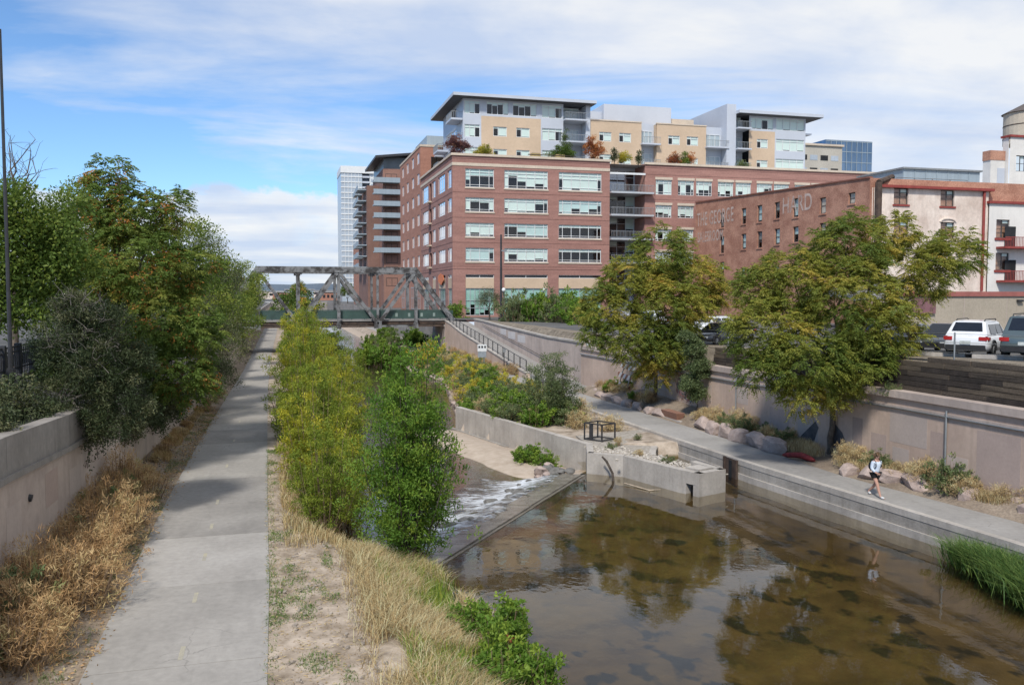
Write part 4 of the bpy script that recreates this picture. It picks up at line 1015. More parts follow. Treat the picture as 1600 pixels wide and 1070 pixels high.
for k in range(4): window(fo, (q0.x, 300), UX, NY, (.6, 2.6, q0.z - 3.4 - 3.6 * k, q0.z - 1.4 - 3.6 * k), 2, (), .12, GLASS, WHITEF, None, -.03)

# ---------------- pale glass tower
gt = thing('glass_tower', (31, 430, 4.3), 'slender white and pale glass residential tower in the distance', 'tower')
A0, A1, A2, A3 = (atY(px, 300, 430).x for px in (533, 566, 578, 594)); zt = atY(540, 262, 430).z
PG = M('pale_curtain_wall', (.42, .47, .52), (.36, .41, .46), rough=.25, scale=.15, spec=.6)
MB().b2((A0, 430, 4.3), (A1, 455, zt)).build('glazed_shaft', PG, gt)
MB().b2((A1, 432, 4.3), (A2, 455, zt - 1)).build('balcony_slot', M('dark_slot', (.10, .12, .15), scale=.3), gt)
MB().b2((A2, 430.5, 4.3), (A3 + 6, 455, zt - 1)).build('white_shaft', WHITEF, gt)
nf = 23
for k in range(nf):
    z = 8 + (zt - 10) * k / nf
    MB().b2((A0 - .15, 429.8, z), (A1 - .02, 429.98, z + .5)).build('floor_band', WHITEF, gt)
    MB().b2((A1 + .02, 430.2, z), (A2 - .02, 431.98, z + .9)).build('balcony', METALP, gt)
    for j in range(3):
        wdt = (A3 - A2) / 3.6; x = A2 + .5 + j * wdt * 1.15
        MB().b2((x, 430.42, z + .6), (x + wdt * .7, 430.49, z + 2.3)).build('window', PG, gt)
for k in range(1, 6): MB().b2((A0 + (A1 - A0) * k / 6 - .1, 429.85, 6), (A0 + (A1 - A0) * k / 6 + .1, 429.99, zt)).build('mullion', WHITEF, gt)
MB().b2((A0 - .2, 429.6, zt - 2.5), (A2 + 2, 455, zt + .8)).build('crown', WHITEF, gt)

# ---------------- far office pair on the right
fa = thing('tan_office_building', (100, 240, 4.3), 'beige office block with dark window strips beyond the grey penthouse', 'building')
q0, q1, q2 = atY(1244, 240, 240), atY(1316, 230, 240), atY(1300, 280, 240)
TANO = M('beige_concrete', (.50, .46, .39), scale=.2, var=.08)
MB().b2((q0.x, 240, 4.3), (q1.x, 262, q1.z)).build('wall', TANO, fa)
for k in range(5):
    z = q1.z - 2.9 - 4.0 * k
    for j in range(4):
        x = q0.x + 1.2 + j * (q1.x - q0.x - 1.5) / 4; MB().b2((x, 239.93, z - 1.6), (x + 2.7, 239.98, z)).build('window', PG if (k + j) % 2 else DARKIN, fa)
MB().b2((q0.x - .4, 239.5, q1.z), (q1.x + .4, 262, q1.z + .6)).build('roof_edge', STONE, fa)
fg = thing('blue_glass_building', (115, 265, 4.3), 'blue mirror glass office block beside the beige one', 'building')
r0, r1 = atY(1290, 224, 265), atY(1363, 222, 265)
m, t, out = mat_base('blue_curtain_wall'); p = pos(t)
c = t.mix(t.ramp(t.noise(t.mapping(p, scale=(1, 1, .2)), .25, 2, .5), [(.4, 0), (.6, 1)]), (.10, .17, .27), (.16, .25, .38))
b = t.node('ShaderNodeBsdfPrincipled', in_Roughness=.12, in_Metallic=.5); t.l.new(c, b.inputs['Base Color']); t.l.new(b.outputs[0], out.inputs[0]); BLUEG = m
MB().b2((r0.x, 265, 4.3), (r1.x, 290, r1.z)).build('wall', BLUEG, fg)
for k in range(12): MB().b2((r0.x - .03, 264.9, r1.z - .2 - 3.6 * k - .25), (r1.x + .03, 264.98, r1.z - .2 - 3.6 * k)).build('floor_band', METALB, fg)
for k in range(1, 9): x = r0.x + (r1.x - r0.x) * k / 9; MB().b2((x - .1, 264.86, 6), (x + .1, 264.89, r1.z)).build('mullion', METALB, fg)

# ---------------- old brick warehouse with ghost lettering
wh = thing('brick_warehouse', (66, 86, ZG), 'old red brick warehouse with faded painted lettering high on its side wall', 'building')
WX = 66.0; n0 = atX(1360, 278, WX); f0 = atX(1087, 317, WX)
def wq_(px, py): v = atX(px, py, WX); return v.y, v.z
def Z8(x, y): return (x * .2125 + 1040, y * .2125 + 300)
r1_ = [(415, 152, 262), (575, 120, 235), (692, 98, 220), (821, 75, 195), (957, 48, 185), (1157, 42, 158), (1370, 5, 85)]
r2_ = [(415, 330, 450), (575, 308, 420), (692, 290, 410), (821, 270, 385), (957, 255, 368), (1157, 228, 345)]
r3_ = [(415, 515, 620)]
hs = []
for r in (r1_, r2_, r3_):
    for xc, ya, yb in r:
        yy_, za = wq_(*Z8(xc, ya)); _, zb = wq_(*Z8(xc, yb)); hs.append((yy_ - n0.y - .62, yy_ - n0.y + .62, zb, za))
for h in hs[:7]: hs.append((h[0], h[1], h[2] - 8.6, h[3] - 8.6)) if h[2] > 12 else None
hs = [h for i, h in enumerate(hs) if not any(abs(h[0] - g[0]) < 1 and abs(h[2] - g[2]) < 2 for g in hs[:i])]
LW = f0.y - n0.y; zl = min(n0.z, f0.z) - .35
mb = MB(); facade(mb, (WX, n0.y), UL, NL, LW, ZG - .5, zl, hs, .3)
mb.quad((WX, n0.y, zl), (WX, f0.y, zl), (WX, f0.y, f0.z), (WX, n0.y, n0.z))
mb.quad((WX, f0.y, ZG), (WX + 30, f0.y, ZG), (WX + 30, f0.y, f0.z), (WX, f0.y, f0.z)); mb.quad((WX, n0.y, ZG), (WX + 40, n0.y, ZG), (WX + 40, n0.y, n0.z), (WX, n0.y, n0.z))
mb.build('side_wall', BRICKW, wh)
rf = MB(); rf.quad((WX + .1, n0.y, n0.z - .6), (WX + 40, n0.y, n0.z - .6), (WX + 40, f0.y, f0.z - .6), (WX + .1, f0.y, f0.z - .6)); rf.build('roof', ROOFG, wh)
for i in range(6):
    a, b = i / 6, (i + 1) / 6
    pa, pb_ = Vector((WX, n0.y, n0.z)).lerp(Vector((WX, f0.y, f0.z)), a), Vector((WX, n0.y, n0.z)).lerp(Vector((WX, f0.y, f0.z)), b)
    MB().beam(pa + Vector((.1, .01, .08)), pb_ + Vector((.1, -.01, .08)), .5, .16).build('parapet_cap', M('tile_cap', (.28, .12, .085), scale=2) if i == 0 else bpy.data.materials['tile_cap'], wh)
WDARK = M('dark_painted_frame', (.10, .09, .085), scale=2)
for i, h in enumerate(hs):
    window(wh, (WX, n0.y), UL, NL, h, 1, (.5,), .09, GLASS, WDARK, [.5] if i % 2 else [.9], .2, blindmat=BLIND2 if i % 3 else M('grey_blind_%d' % i, (.30, .30, .29), scale=1))
    MB().b2((WX - .1, n0.y + h[0] - .12, h[2] - .2), (WX + .1, n0.y + h[1] + .12, h[2] - .002)).build('sill', BRICKW, wh)
    MB().b2((WX - .012, n0.y + h[0] - .12, h[3] + .003), (WX + .1, n0.y + h[1] + .12, h[3] + .3)).build('lintel', BRICKW, wh)
MB().b2((WX + 1.4, n0.y + 1, ZG), (WX + 1.5, f0.y - 1, zl - .5)).build('dark_backing', DARKIN, wh)
m, t, out = mat_base('ghost_sign_paint'); p = pos(t)
b = t.node('ShaderNodeBsdfPrincipled', in_Roughness=.95); b.inputs['Base Color'].default_value = (.58, .45, .38, 1)
tp = t.node('ShaderNodeBsdfTransparent')
ms = t.node('ShaderNodeMixShader', in_0=t.ramp(t.noise(t.mapping(p, scale=(1, 1, 1)), .9, 7, .7), [(.34, .35), (.58, .95)]), in_1=tp.outputs[0], in_2=b.outputs[0])
t.l.new(ms.outputs[0], out.inputs[0]); GHOST = m
def lettering(text, px, py, size, parent, sx=.62, name='painted_lettering', mat=GHOST):
    cu = bpy.data.curves.new(name, 'FONT'); cu.body = text; cu.size = size; cu.space_character = 1.05; cu.offset = .03
    ob_ = bpy.data.objects.new(name + '_curve', cu); COL.objects.link(ob_)
    dg = bpy.context.evaluated_depsgraph_get(); me = bpy.data.meshes.new_from_object(ob_.evaluated_get(dg)); bpy.data.objects.remove(ob_)
    me.materials.clear(); me.materials.append(mat)
    v = atX(px, py, WX)
    o = bpy.data.objects.new(name, me); COL.objects.link(o); o.parent = parent
    o.location = Vector((WX - .02, v.y, v.z)) - parent.location; o.rotation_euler = (math.pi / 2, 0, -math.pi / 2); o.scale = (sx, 1, 1); return o
lettering('THE GEORGE', 1089, 354, 3.0, wh); lettering('HARD', 1222, 334, 3.0, wh, .8)
lettering('SALESROOM', 1090, 379, 2.3, wh)

# ---------------- cream stucco building
CY0 = 85.2
ca, cb = atY(1366, 292, CY0), atY(1545, 300, CY0)
cz = (ca.z + cb.z) / 2
cr = thing('cream_stucco_building', (ca.x, CY0, ZG), 'stained cream stucco building with dark red cornice and downpipe beside the warehouse', 'building')
hs = []
for px0, px1, y0, y1 in ((1397, 1419, 294, 320), (1470, 1491, 297, 323), (1397, 1419, 345, 372), (1470, 1491, 347, 374)):
    v0, v1 = atY(px0, y0, CY0), atY(px1, y1, CY0); hs.append((v0.x - ca.x, v1.x - ca.x, v1.z, v0.z))
mb = MB(); facade(mb, (ca.x, CY0), UX, NY, cb.x - ca.x, ZG - .3, cz, hs, .25); mb.b2((ca.x, CY0 + .3, ZG), (ca.x + .1, CY0 + 14, cz)); mb.b2((cb.x - .1, CY0 + .3, ZG), (cb.x, CY0 + 14, cz)); mb.build('front_wall', CREAM, cr)
for i, h in enumerate(hs):
    window(cr, (ca.x, CY0), UX, NY, h, 2, (.5, .75), .08, GLASS, WDARK, [0, .3], .18)
    if i > 1:
        pts = [(ca.x + (h[0] + h[1]) / 2 + math.cos(a) * (h[1] - h[0]) * .56, CY0 - .05, h[3] + .02 + math.sin(a) * .42) for a in np.linspace(0, math.pi, 9)]
        MB().tube(pts, .12, 5).build('window_arch', CREAM, cr)
    MB().b2((ca.x + h[0] - .15, CY0 - .12, h[2] - .2), (ca.x + h[1] + .15, CY0 + .1, h[2] - .003)).build('sill', REDTRIM if i < 2 else CREAM, cr)
MB().b2((ca.x + .3, CY0 - .5, cz - .02), (cb.x + .4, CY0 + .2, cz + .28)).build('cornice', REDTRIM, cr)
MB().tube([(cb.x - .8, CY0 - .2, cz), (cb.x - .8, CY0 - .2, ZG + 4)], .16, 6).build('downpipe', REDTRIM, cr)
MB().tube([(ca.x + .25, CY0 - .45, cz + .5), (ca.x + .25, CY0 - .45, ZG)], .38, 8).build('exhaust_stack', STEELR, cr)
MB().tube([(ca.x + .25, CY0 - .45, cz + .5), (ca.x + 3.2, CY0 + 1.0, cz + 1.4)], .34, 8).build('exhaust_stack', STEELR, cr)
MB().b2((ca.x + .2, CY0 + .4, cz - .4), (cb.x, CY0 + 30, cz - .2)).build('roof', ROOFG, cr)
MB().b2((ca.x + .3, CY0 + 1.3, ZG), (cb.x - .3, CY0 + 1.4, cz - .5)).build('dark_backing', DARKIN, cr)
for k in range(4):
    x = ca.x + 3.5 + k * 2.5; MB().tube([(x, CY0 + .6, cz - .2), (x, CY0 + .6, cz + 1.3), (x + 2.4, CY0 + .6, cz + 1.3), (x + 2.4, CY0 + .6, cz - .2)], .05, 5).build('roof_rail', GALV, cr)
v0, v1 = atY(1412, 264, 108), atY(1531, 268, 108)
mp_ = thing('mechanical_penthouse', (v0.x, 108, cz - .3), 'ribbed grey-blue metal plant room on the roof behind the cream building', 'plant room')
MB().b2((v0.x, 108, cz - .19), (v1.x, 118, v0.z)).build('cladding', METALB, mp_)
MB().b2((v0.x - .3, 107.7, v0.z), (v1.x + .3, 118.3, v0.z + .25)).build('roof_edge', GALV, mp_)
for k in range(1, 7): x = v0.x + (v1.x - v0.x) * k / 7; MB().b2((x - .06, 107.93, cz - .1), (x + .06, 107.99, v0.z)).build('seam', METALB, mp_)
# rooftop clutter on the warehouse
for i, (px, py, wd, hh) in enumerate(((1325, 272, 2.6, 1.0), (1345, 274, 2.4, .9), (1375, 273, 2.2, 1.1), (1392, 272, 1.6, .9))):
    v = atY(px, py, 104); u = thing('rooftop_unit', (v.x, 104, n0.z - .5), 'pale rooftop air unit above the warehouse parapet', 'air unit', 'rooftop air units')
    MB().b2((v.x - wd / 2, 104, n0.z - .55), (v.x + wd / 2, 106.4, n0.z + hh - .3)).build('casing', GALV, u); MB().b2((v.x - wd / 2 - .1, 103.9, n0.z + hh - .3), (v.x + wd / 2 + .1, 106.5, n0.z + hh - .15)).build('lid', WHITEF, u)

# ---------------- white stucco building with red balconies, roof tank
WY = 85.0
wa = atY(1546, 318, WY); wb = atY(1578, 214, WY); we = atY(1680, 300, WY)
ws = thing('white_stucco_building', (wa.x, WY, ZG), 'white stucco building with dark red trim and red metal balconies at the edge', 'building')
hs = []
for px0, px1, y0, y1 in ((1557, 1577, 343, 372), (1556, 1576, 395, 422), (1612, 1630, 343, 372)):
    v0, v1 = atY(px0, y0, WY), atY(px1, y1, WY); hs.append((v0.x - wa.x, v1.x - wa.x, v1.z, v0.z))
mb = MB(); facade(mb, (wa.x, WY), UX, NY, we.x - wa.x, ZG - .3, wa.z, hs, .25); mb.b2((wa.x, WY + .3, ZG), (wa.x + .1, WY + .8, wa.z)); mb.build('front_wall', WHITEST, ws)
for h in hs:
    window(ws, (wa.x, WY), UX, NY, h, 2, (.5,), .08, GLASS, WDARK, [0, .2], .15); MB().b2((wa.x + h[0] - .2, WY - .14, h[2] - .28), (wa.x + h[1] + .2, WY + .1, h[2] - .003)).build('sill', REDTRIM, ws)
MB().b2((wa.x - .2, WY - .25, wa.z), (we.x, WY + .6, wa.z + .3)).build('trim_band', REDTRIM, ws)
MB().b2((wa.x, WY + .61, wa.z - .3), (we.x, WY + 1.5, wa.z)).build('terrace_roof', ROOFG, ws)
hs = [(atY(1588, 245, WY + 1.5).x - atY(1578, 245, WY + 1.5).x, atY(1603, 245, WY + 1.5).x - atY(1578, 245, WY + 1.5).x, atY(1590, 268, WY + 1.5).z, atY(1590, 243, WY + 1.5).z), (.5, 3, wa.z + .3, wa.z + 2.6)]
tx = atY(1578, 245, WY + 1.5).x; tz = atY(1578, 214, WY + 1.5).z
mb = MB(); facade(mb, (tx, WY + 1.5), UX, NY, we.x - tx + 4, wa.z - .2, tz, hs, .25); mb.b2((tx, WY + 1.8, wa.z - .2), (tx + .1, WY + 2.6, tz)); mb.build('upper_wall', WHITEST, ws)
for h in hs: window(ws, (tx, WY + 1.5), UX, NY, h, 2, (.5,), .08, GLASS, WDARK, [0, .2], .15)
MB().b2((tx - .2, WY + 1.3, tz), (we.x + 4, WY + 2.8, tz + .25)).build('trim_band', REDTRIM, ws)
v = atY(1548, 250, WY + 2.2)
MB().b2((v.x, WY + 2.2, wa.z - .4), (tx - .02, WY + 3.4, v.z)).build('side_block', WHITEST, ws); MB().b2((v.x - .1, WY + 2.15, v.z), (tx - .02, WY + 3.4, atY(1548, 235, WY + 2.2).z)).build('brick_parapet', BRICKW, ws)
MB().b2((v.x + 1, WY + 2.14, wa.z + 2.6), (v.x + 2.1, WY + 2.19, wa.z + 4.6)).build('roof_door', METALP, ws)
for py in (388, 441):
    v0 = atY(1571, py, WY - 1.4)
    b = MB().b2((v0.x, WY - 1.4, v0.z), (we.x, WY - .01, v0.z + .25)).build('balcony', REDTRIM, ws)
    MB().b2((v0.x, WY - 1.4, v0.z + 1.3), (we.x, WY - 1.33, v0.z + 1.38)).build('rail', REDTRIM, b)
    for k in range(26): MB().b2((v0.x + .05 + k * .22, WY - 1.39, v0.z + .25), (v0.x + .09 + k * .22, WY - 1.34, v0.z + 1.3)).build('baluster', REDTRIM, b)
    MB().b2((v0.x + 1.2, WY - .06, v0.z + .26), (v0.x + 2.8, WY - .003, v0.z + 2.7)).build('door', DARKIN, ws)
MB().b2((wa.x + .3, WY + 1.3, ZG), (we.x, WY + 1.4, wa.z - .4)).build('dark_backing', DARKIN, ws)
tkc = atY(1602, 225, WY + 6.5); tkz0, tkz1 = tkc.z, atY(1600, 178, WY + 6.5).z
tk = thing('water_tank', (tkc.x, tkc.y, tz), 'round beige rooftop water tank with a low dark conical lid', 'water tank')
def cyl(c, r, z0, z1, n=28, r1=None):
    mb = MB(); r1 = r if r1 is None else r1
    mb.v = [(c[0] + math.cos(2 * math.pi * k / n) * r, c[1] + math.sin(2 * math.pi * k / n) * r, z0) for k in range(n)] + [(c[0] + math.cos(2 * math.pi * k / n) * r1, c[1] + math.sin(2 * math.pi * k / n) * r1, z1) for k in range(n)]
    mb.f = [(k, (k + 1) % n, n + (k + 1) % n, n + k) for k in range(n)] + [tuple(range(n))[::-1], tuple(range(n, 2 * n))]; mb.mi = [0] * len(mb.f); return mb
tr_ = 2.6
cyl(tkc, tr_, tz + .2, tkz1).build('drum', M('tank_stucco', (.52, .45, .35), scale=.5, var=.1), tk)
cyl(tkc, tr_ + .25, tkz1 + .002, tkz1 + 1.4, 28, .1).build('lid', M('tank_roof', (.12, .10, .09), scale=1), tk)
for k in range(3): cyl(tkc, tr_ + .04, tkz0 + .6 + 1.6 * k, tkz0 + .7 + 1.6 * k).build('hoop', STEELR, tk)

# ---------------- low beige garage with red trim, shed roof behind it
GY = 68.0
ga, gb = atY(1395, 458, GY), atY(1700, 458, GY); gz = atY(1500, 463, GY).z
gg = thing('garage_building', (ga.x, GY, ZG), 'low beige garage building with dark red fascia behind the parked cars', 'building')
MB().b2((ga.x, GY, ZG - .3), (gb.x, GY + .3, gz)).build('wall', M('beige_block', (.42, .36, .28), scale=.4, var=.1), gg)
MB().b2((ga.x - .2, GY - .15, gz), (gb.x, GY + .35, gz + .45)).build('fascia', M('faded_red_fascia', (.36, .13, .11), scale=1), gg)
MB().b2((ga.x, GY + .36, gz - .3), (gb.x, GY + 6, gz - .1)).build('flat_roof', ROOFG, gg)
for k in range(5): MB().b2((ga.x + 3 + 5 * k, GY - .02, ZG), (ga.x + 3.06 + 5 * k, GY - .004, gz - .1)).build('wall_joint', PATCH[2], gg)
v = atY(1592, 470, GY); MB().b2((v.x - .3, GY - .3, v.z - .1), (v.x + .3, GY - .003, v.z + .12)).build('wall_lamp', METALD, gg)
MB().b2((ga.x + 2.0, GY - .25, gz - 1.6), (ga.x + 4.6, GY - .16, gz - .15)).build('sign_board', M('mauve_sign', (.24, .12, .13), scale=2), gg)
mb = MB(); mb.prism([(ga.x + 1, GY + 6.1), (v.x - 2, GY + 6.1), (v.x - 2, GY + 15), (ga.x + 1, GY + 15)], [gz - .5, gz - .5, gz + .4, gz + .4], [gz - .1, gz - .1, gz + 1.4, gz + 1.4]); mb.build('shed_roof', GALV, gg)

# ================================================================ FAR DISTANCE
hm = MB(); hx = np.linspace(-2600, 2600, 60)
for i in range(59):
    za, zb = [22 + 20 * fbm(x * .004, 3.3) + 12 * fbm(x * .013, 8) for x in (hx[i], hx[i + 1])]
    hm.prism([(hx[i], 2600), (hx[i + 1], 2600), (hx[i + 1], 2900), (hx[i], 2900)], 0, [za, zb, zb * .9, za * .9])
struct('hills', hm, M('haze_tinted_hills', (.17, .215, .27), scale=.01, var=.15), False, 'low haze-tinted hills on the horizon')  # distance haze is painted into the blue of the hills
for i, (px, y, wd, hh) in enumerate(((425, 700, 26, 6), (447, 560, 16, 5), (468, 640, 20, 7), (495, 800, 30, 7), (512, 520, 12, 5), (380, 760, 30, 7))):
    v = atY(px, 460, y); u = thing('distant_building', (v.x, y, 4.2), ['far low cream building glimpsed through the bridge truss', 'far low brown building glimpsed through the bridge truss', 'far low grey building glimpsed through the bridge truss'][i % 3], 'building', 'distant buildings beyond the bridge ' + 'abc'[i % 3])
    mt = (CREAM, BRICKO, METALB)[i % 3]; MB().b2((v.x - wd / 2, y, 4), (v.x + wd / 2, y + 15, 4 + hh)).build('wall', mt, u); MB().b2((v.x - wd / 2 - .5, y - .5, 4 + hh), (v.x + wd / 2 + .5, y + 15, 4.6 + hh)).build('roof', ROOFG, u)
    for k in range(5): MB().b2((v.x - wd / 2 + 1 + k * wd / 5.2, y - .08, 4 + hh - 3.2), (v.x - wd / 2 + 1 + k * wd / 5.2 + wd / 9, y - .02, 4 + hh - 1.4)).build('window', DARKIN, u)
# ================================================================ VEHICLES
def paint(name, col, metal=.2):
    m, t, out = mat_base(name); p = pos(t)
    c = t.mix(t.ramp(t.noise(p, 3, 4, .6), [(.35, 0), (.7, 1)]), tuple(x * .93 for x in col), col)
    b = t.node('ShaderNodeBsdfPrincipled', in_Roughness=.32, in_Metallic=metal); t.l.new(c, b.inputs['Base Color']); b.inputs['Coat Weight'].default_value = .6; b.inputs['Coat Roughness'].default_value = .08
    t.l.new(b.outputs[0], out.inputs[0]); return m
PW, PG_, PB, PS, PD = paint('white_car_paint', (.72, .73, .74), 0), paint('green_silver_paint', (.10, .13, .13), .4), paint('black_blue_paint', (.025, .032, .045)), paint('silver_paint', (.42, .43, .44), .5), paint('dark_red_paint', (.12, .02, .02))
TYRE = M('tyre_rubber', (.022, .022, .023), rough=.85, scale=8); RIM = M('alloy_rim', (.30, .31, .32), rough=.35, scale=5, metal=.7); CARGL = glassmat('car_glass', (.05, .055, .06), .9, 1.2)
REDL = M('tail_lamp', (.42, .02, .02), rough=.2, scale=8, spec=.6); CLAD = M('black_plastic', (.03, .03, .032), rough=.6, scale=8); HEADL = M('head_lamp', (.65, .68, .70), rough=.15, scale=8, spec=.7)
PLATE = M('number_plate', (.55, .58, .55), rough=.5, scale=9)
def lathe_y(prof, n=20):
    mb = MB(); k = len(prof)
    for i in range(n):
        a = 2 * math.pi * i / n; mb.v += [(r * math.cos(a), y, r * math.sin(a)) for r, y in prof]
    mb.f = [(i * k + j, i * k + j + 1, ((i + 1) % n) * k + j + 1, ((i + 1) % n) * k + j) for i in range(n) for j in range(k - 1)]; mb.mi = [0] * len(mb.f); return mb
def make_car(kind, col, loc, rz, label, Lc=4.45, Wc=1.84, Hc=1.62):
    r = thing('parked_car', loc, label, 'car', None, rz); hw = Wc / 2; h2 = Lc / 2; suv = kind == 'suv'
    def ch(name, mb, mat, par=None, smooth=False):
        o = bpy.data.objects.new(name, mb.mesh(name, mat, smooth)); COL.objects.link(o); o.parent = par or r; return o
    belt = .98 if suv else .88; hood = .96 if suv else .84
    st = [(-h2, .86, .50, belt - .12), (-h2 + .06, .93, .36, belt - .03), (-h2 + .35, .985, .28, belt), (-.9, 1, .27, belt), (0, 1, .27, belt), (.75, 1, .27, belt - .01), (h2 - 1.15, .99, .28, hood), (h2 - .45, .95, .30, hood - .08), (h2 - .10, .84, .36, hood - .20), (h2, .74, .46, hood - .30)]
    prof = [(.86, 0.), (.97, .10), (1.0, .32), (1.0, .55), (.975, .78), (.93, .93), (.84, 1.0)]
    mb = MB(); n = len(prof)
    for x, ws, zb, zt in st:
        left = [(x, hw * ws * a, zb + (zt - zb) * b) for a, b in prof]; mb.v += left + [(p[0], -p[1], p[2]) for p in left[::-1]]
    m2 = 2 * n
    mb.f = [(i * m2 + j, i * m2 + (j + 1) % m2, (i + 1) * m2 + (j + 1) % m2, (i + 1) * m2 + j) for i in range(len(st) - 1) for j in range(m2)] + [tuple(range(m2))[::-1], tuple(range((len(st) - 1) * m2, len(st) * m2))]
    mb.mi = [0] * len(mb.f); body = ch('body', mb, col, None, True)
    if suv: A, B, Cc, D = (-h2 + .10, belt - .02), (-h2 + .52, Hc - .02), (.35, Hc - .03), (1.02, belt - .01)
    else: A, B, Cc, D = (-h2 + .55, belt - .01), (-h2 + 1.45, Hc), (.25, Hc), (1.15, belt - .02)
    wb, wr = hw * .90, hw * .70
    mid = ((B[0] + Cc[0]) / 2, Hc + .02)
    pts = [A, B, mid, Cc, D]; mb = MB(); 
    for (x, z) in pts:
        w_ = wb if z < belt + .1 else wr; mb.v += [(x, w_, z - (.05 if w_ == wr else 0)), (x, w_ * .86, z), (x, -w_ * .86, z), (x, -w_, z - (.05 if w_ == wr else 0))]
    mb.f = [(i * 4 + j, i * 4 + j + 1, i * 4 + 5 + j, i * 4 + 4 + j) for i in range(4) for j in range(3)] + [tuple(i * 4 for i in range(5))[::-1], tuple(i * 4 + 3 for i in range(5))]
    mb.mi = [0] * len(mb.f); cab = ch('cabin', mb, col)
    def pane(name, q, off): 
        q = [Vector(p) for p in q]; nn = (q[1] - q[0]).cross(q[2] - q[0]).normalized() * off
        c = sum(q, Vector()) / 4; q = [c + (p - c) * .93 for p in q]
        ch(name, MB().add([p + nn for p in q] + [p + nn * .2 for p in q], [(0, 1, 2, 3), (7, 6, 5, 4), (0, 4, 5, 1), (1, 5, 6, 2), (2, 6, 7, 3), (3, 7, 4, 0)]), GLCAR, cab)
    GLCAR = M('car_window', (.018, .02, .023), rough=.08, scale=2, spec=.7) if 'car_window' not in bpy.data.materials else bpy.data.materials['car_window']
    zA = belt + .12
    f = lambda a, b, t: (a[0] + (b[0] - a[0]) * t, a[1] + (b[1] - a[1]) * t)
    a2 = f(A, B, .28); d2 = f(D, Cc, .15); b2_ = f(A, B, .93); c2_ = f(D, Cc, .93)
    pane('rear_window', [(a2[0], wb * .80, a2[1]), (a2[0], -wb * .80, a2[1]), (b2_[0], -wr * .88, b2_[1]), (b2_[0], wr * .88, b2_[1])], .014)
    pane('windscreen', [(d2[0], -wb * .86, d2[1]), (d2[0], wb * .86, d2[1]), (c2_[0], wr * .9, c2_[1]), (c2_[0], -wr * .9, c2_[1])], .014)
    for s in (1, -1):
        xs = [A[0] + .55, -.55, .35, D[0] - .22]; xt = [B[0] + .22, -.50, .33, Cc[0] + .02]
        for i in range(3):
            q = [(xs[i] + .03, wb * s, belt + .03), (xs[i + 1] - .03, wb * s, belt + .03), (xt[i + 1] - .03, (wr + .02) * s, Hc - .15), (xt[i] + .03, (wr + .02) * s, Hc - .15)]
            pane('side_window', q if s < 0 else q[::-1], .018)
        ch('mirror', MB().box((.85, s * (hw + .07), belt + .08), (.14, .18, .14)), col)
        ch('tail_lamp', MB().box((-h2 + .06, s * hw * .74, belt - .13), (.17, hw * .34, .16)).box((-h2 + .22, s * hw * .935, belt - .13), (.26, .09, .13)), REDL)
        ch('headlight', MB().box((h2 - .12, s * hw * .62, hood - .27), (.16, hw * .36, .14)), HEADL)
        for xw in (-h2 + .86, h2 - .90):
            wl_ = lathe_y([(.19, -.10), (.30, -.115), (.345, -.07), (.35, 0), (.345, .07), (.30, .115), (.19, .10)]); 
            for k in range(len(wl_.v)): wl_.v[k] = (wl_.v[k][0] + xw, wl_.v[k][1] + s * (hw - .10), wl_.v[k][2] + .345)
            ty = ch('wheel', wl_, TYRE, None, True)
            rm_ = MB()
            for k in range(6): a = k * math.pi / 3; rm_.box((xw + math.cos(a) * .12, s * (hw - .03), .345 + math.sin(a) * .12), (.24, .03, .055), 0, 0, -a)
            rm_.box((xw, s * (hw - .035), .345), (.12, .05, .12), 0, 0, .6); ch('rim', rm_, RIM, ty)
            ar = MB(); ar.tube([(xw + math.cos(a) * .41, s * (hw - .015), .345 + math.sin(a) * .41) for a in np.linspace(-.1, math.pi + .1, 12)], .045, 5); ch('wheel_arch', ar, CLAD)
        if suv: ch('roof_rail', MB().tube([(B[0] + .15, s * wr * .86, Hc - .01), (B[0] + .3, s * wr * .88, Hc + .06), (Cc[0] - .2, s * wr * .88, Hc + .06), (Cc[0] - .05, s * wr * .86, Hc)], .022, 5), CLAD)
    ch('rear_bumper', MB().box((-h2 + .03, 0, .46), (.14, Wc * .86, .22)), CLAD if suv else col); ch('front_bumper', MB().box((h2 - .06, 0, .44), (.16, Wc * .74, .22)), CLAD)
    ch('number_plate', MB().box((-h2 - .015, 0, belt - .30), (.03, .42, .15)), PLATE); ch('grille', MB().box((h2 - .03, 0, hood - .33), (.1, .7, .16)), CLAD)
    return r
def lotz(x, y): return zLOT(y) + .005
RZ = R(32)
make_car('suv', PW, (30.6, 31.95, lotz(0, 31.9)), RZ, 'white sport utility car parked tail to the creek between the sedan and the green-grey one', 4.45, 1.84, 1.60)
make_car('suv', PG_, (31.0, 29.25, lotz(0, 29.2) + .02), RZ, 'green-grey sport utility car parked beside the white one', 4.8, 1.88, 1.80)
make_car('sedan', PB, (32.4, 36.0, lotz(0, 36.0)), RZ + math.pi, 'dark blue-black sedan parked nose to the creek next to the white car', 4.7, 1.84, 1.45)
make_car('sedan', PB, (33.2, 39.2, lotz(0, 39.2)), RZ, 'black sedan parked behind the broad tree of heaven', 4.7, 1.84, 1.47)
make_car('suv', PD, (33.4, 42.2, lotz(0, 42.2)), RZ, 'dark red sport utility car half hidden behind the broad tree', 4.5, 1.84, 1.65)
make_car('suv', PW, (37.4, 69.5, lotz(0, 69)), R(200), 'white car at the far end of the car park between the two trees', 4.5, 1.84, 1.6)
make_car('sedan', PB, (28.9, 52.6, lotz(0, 53.4)), R(205), 'black car parked by the wall between the two trees of heaven', 4.6, 1.84, 1.46)
make_car('sedan', PS, (32.2, 57.2, lotz(0, 57)), R(205), 'silver-grey car parked behind the black one between the trees', 4.6, 1.84, 1.46)
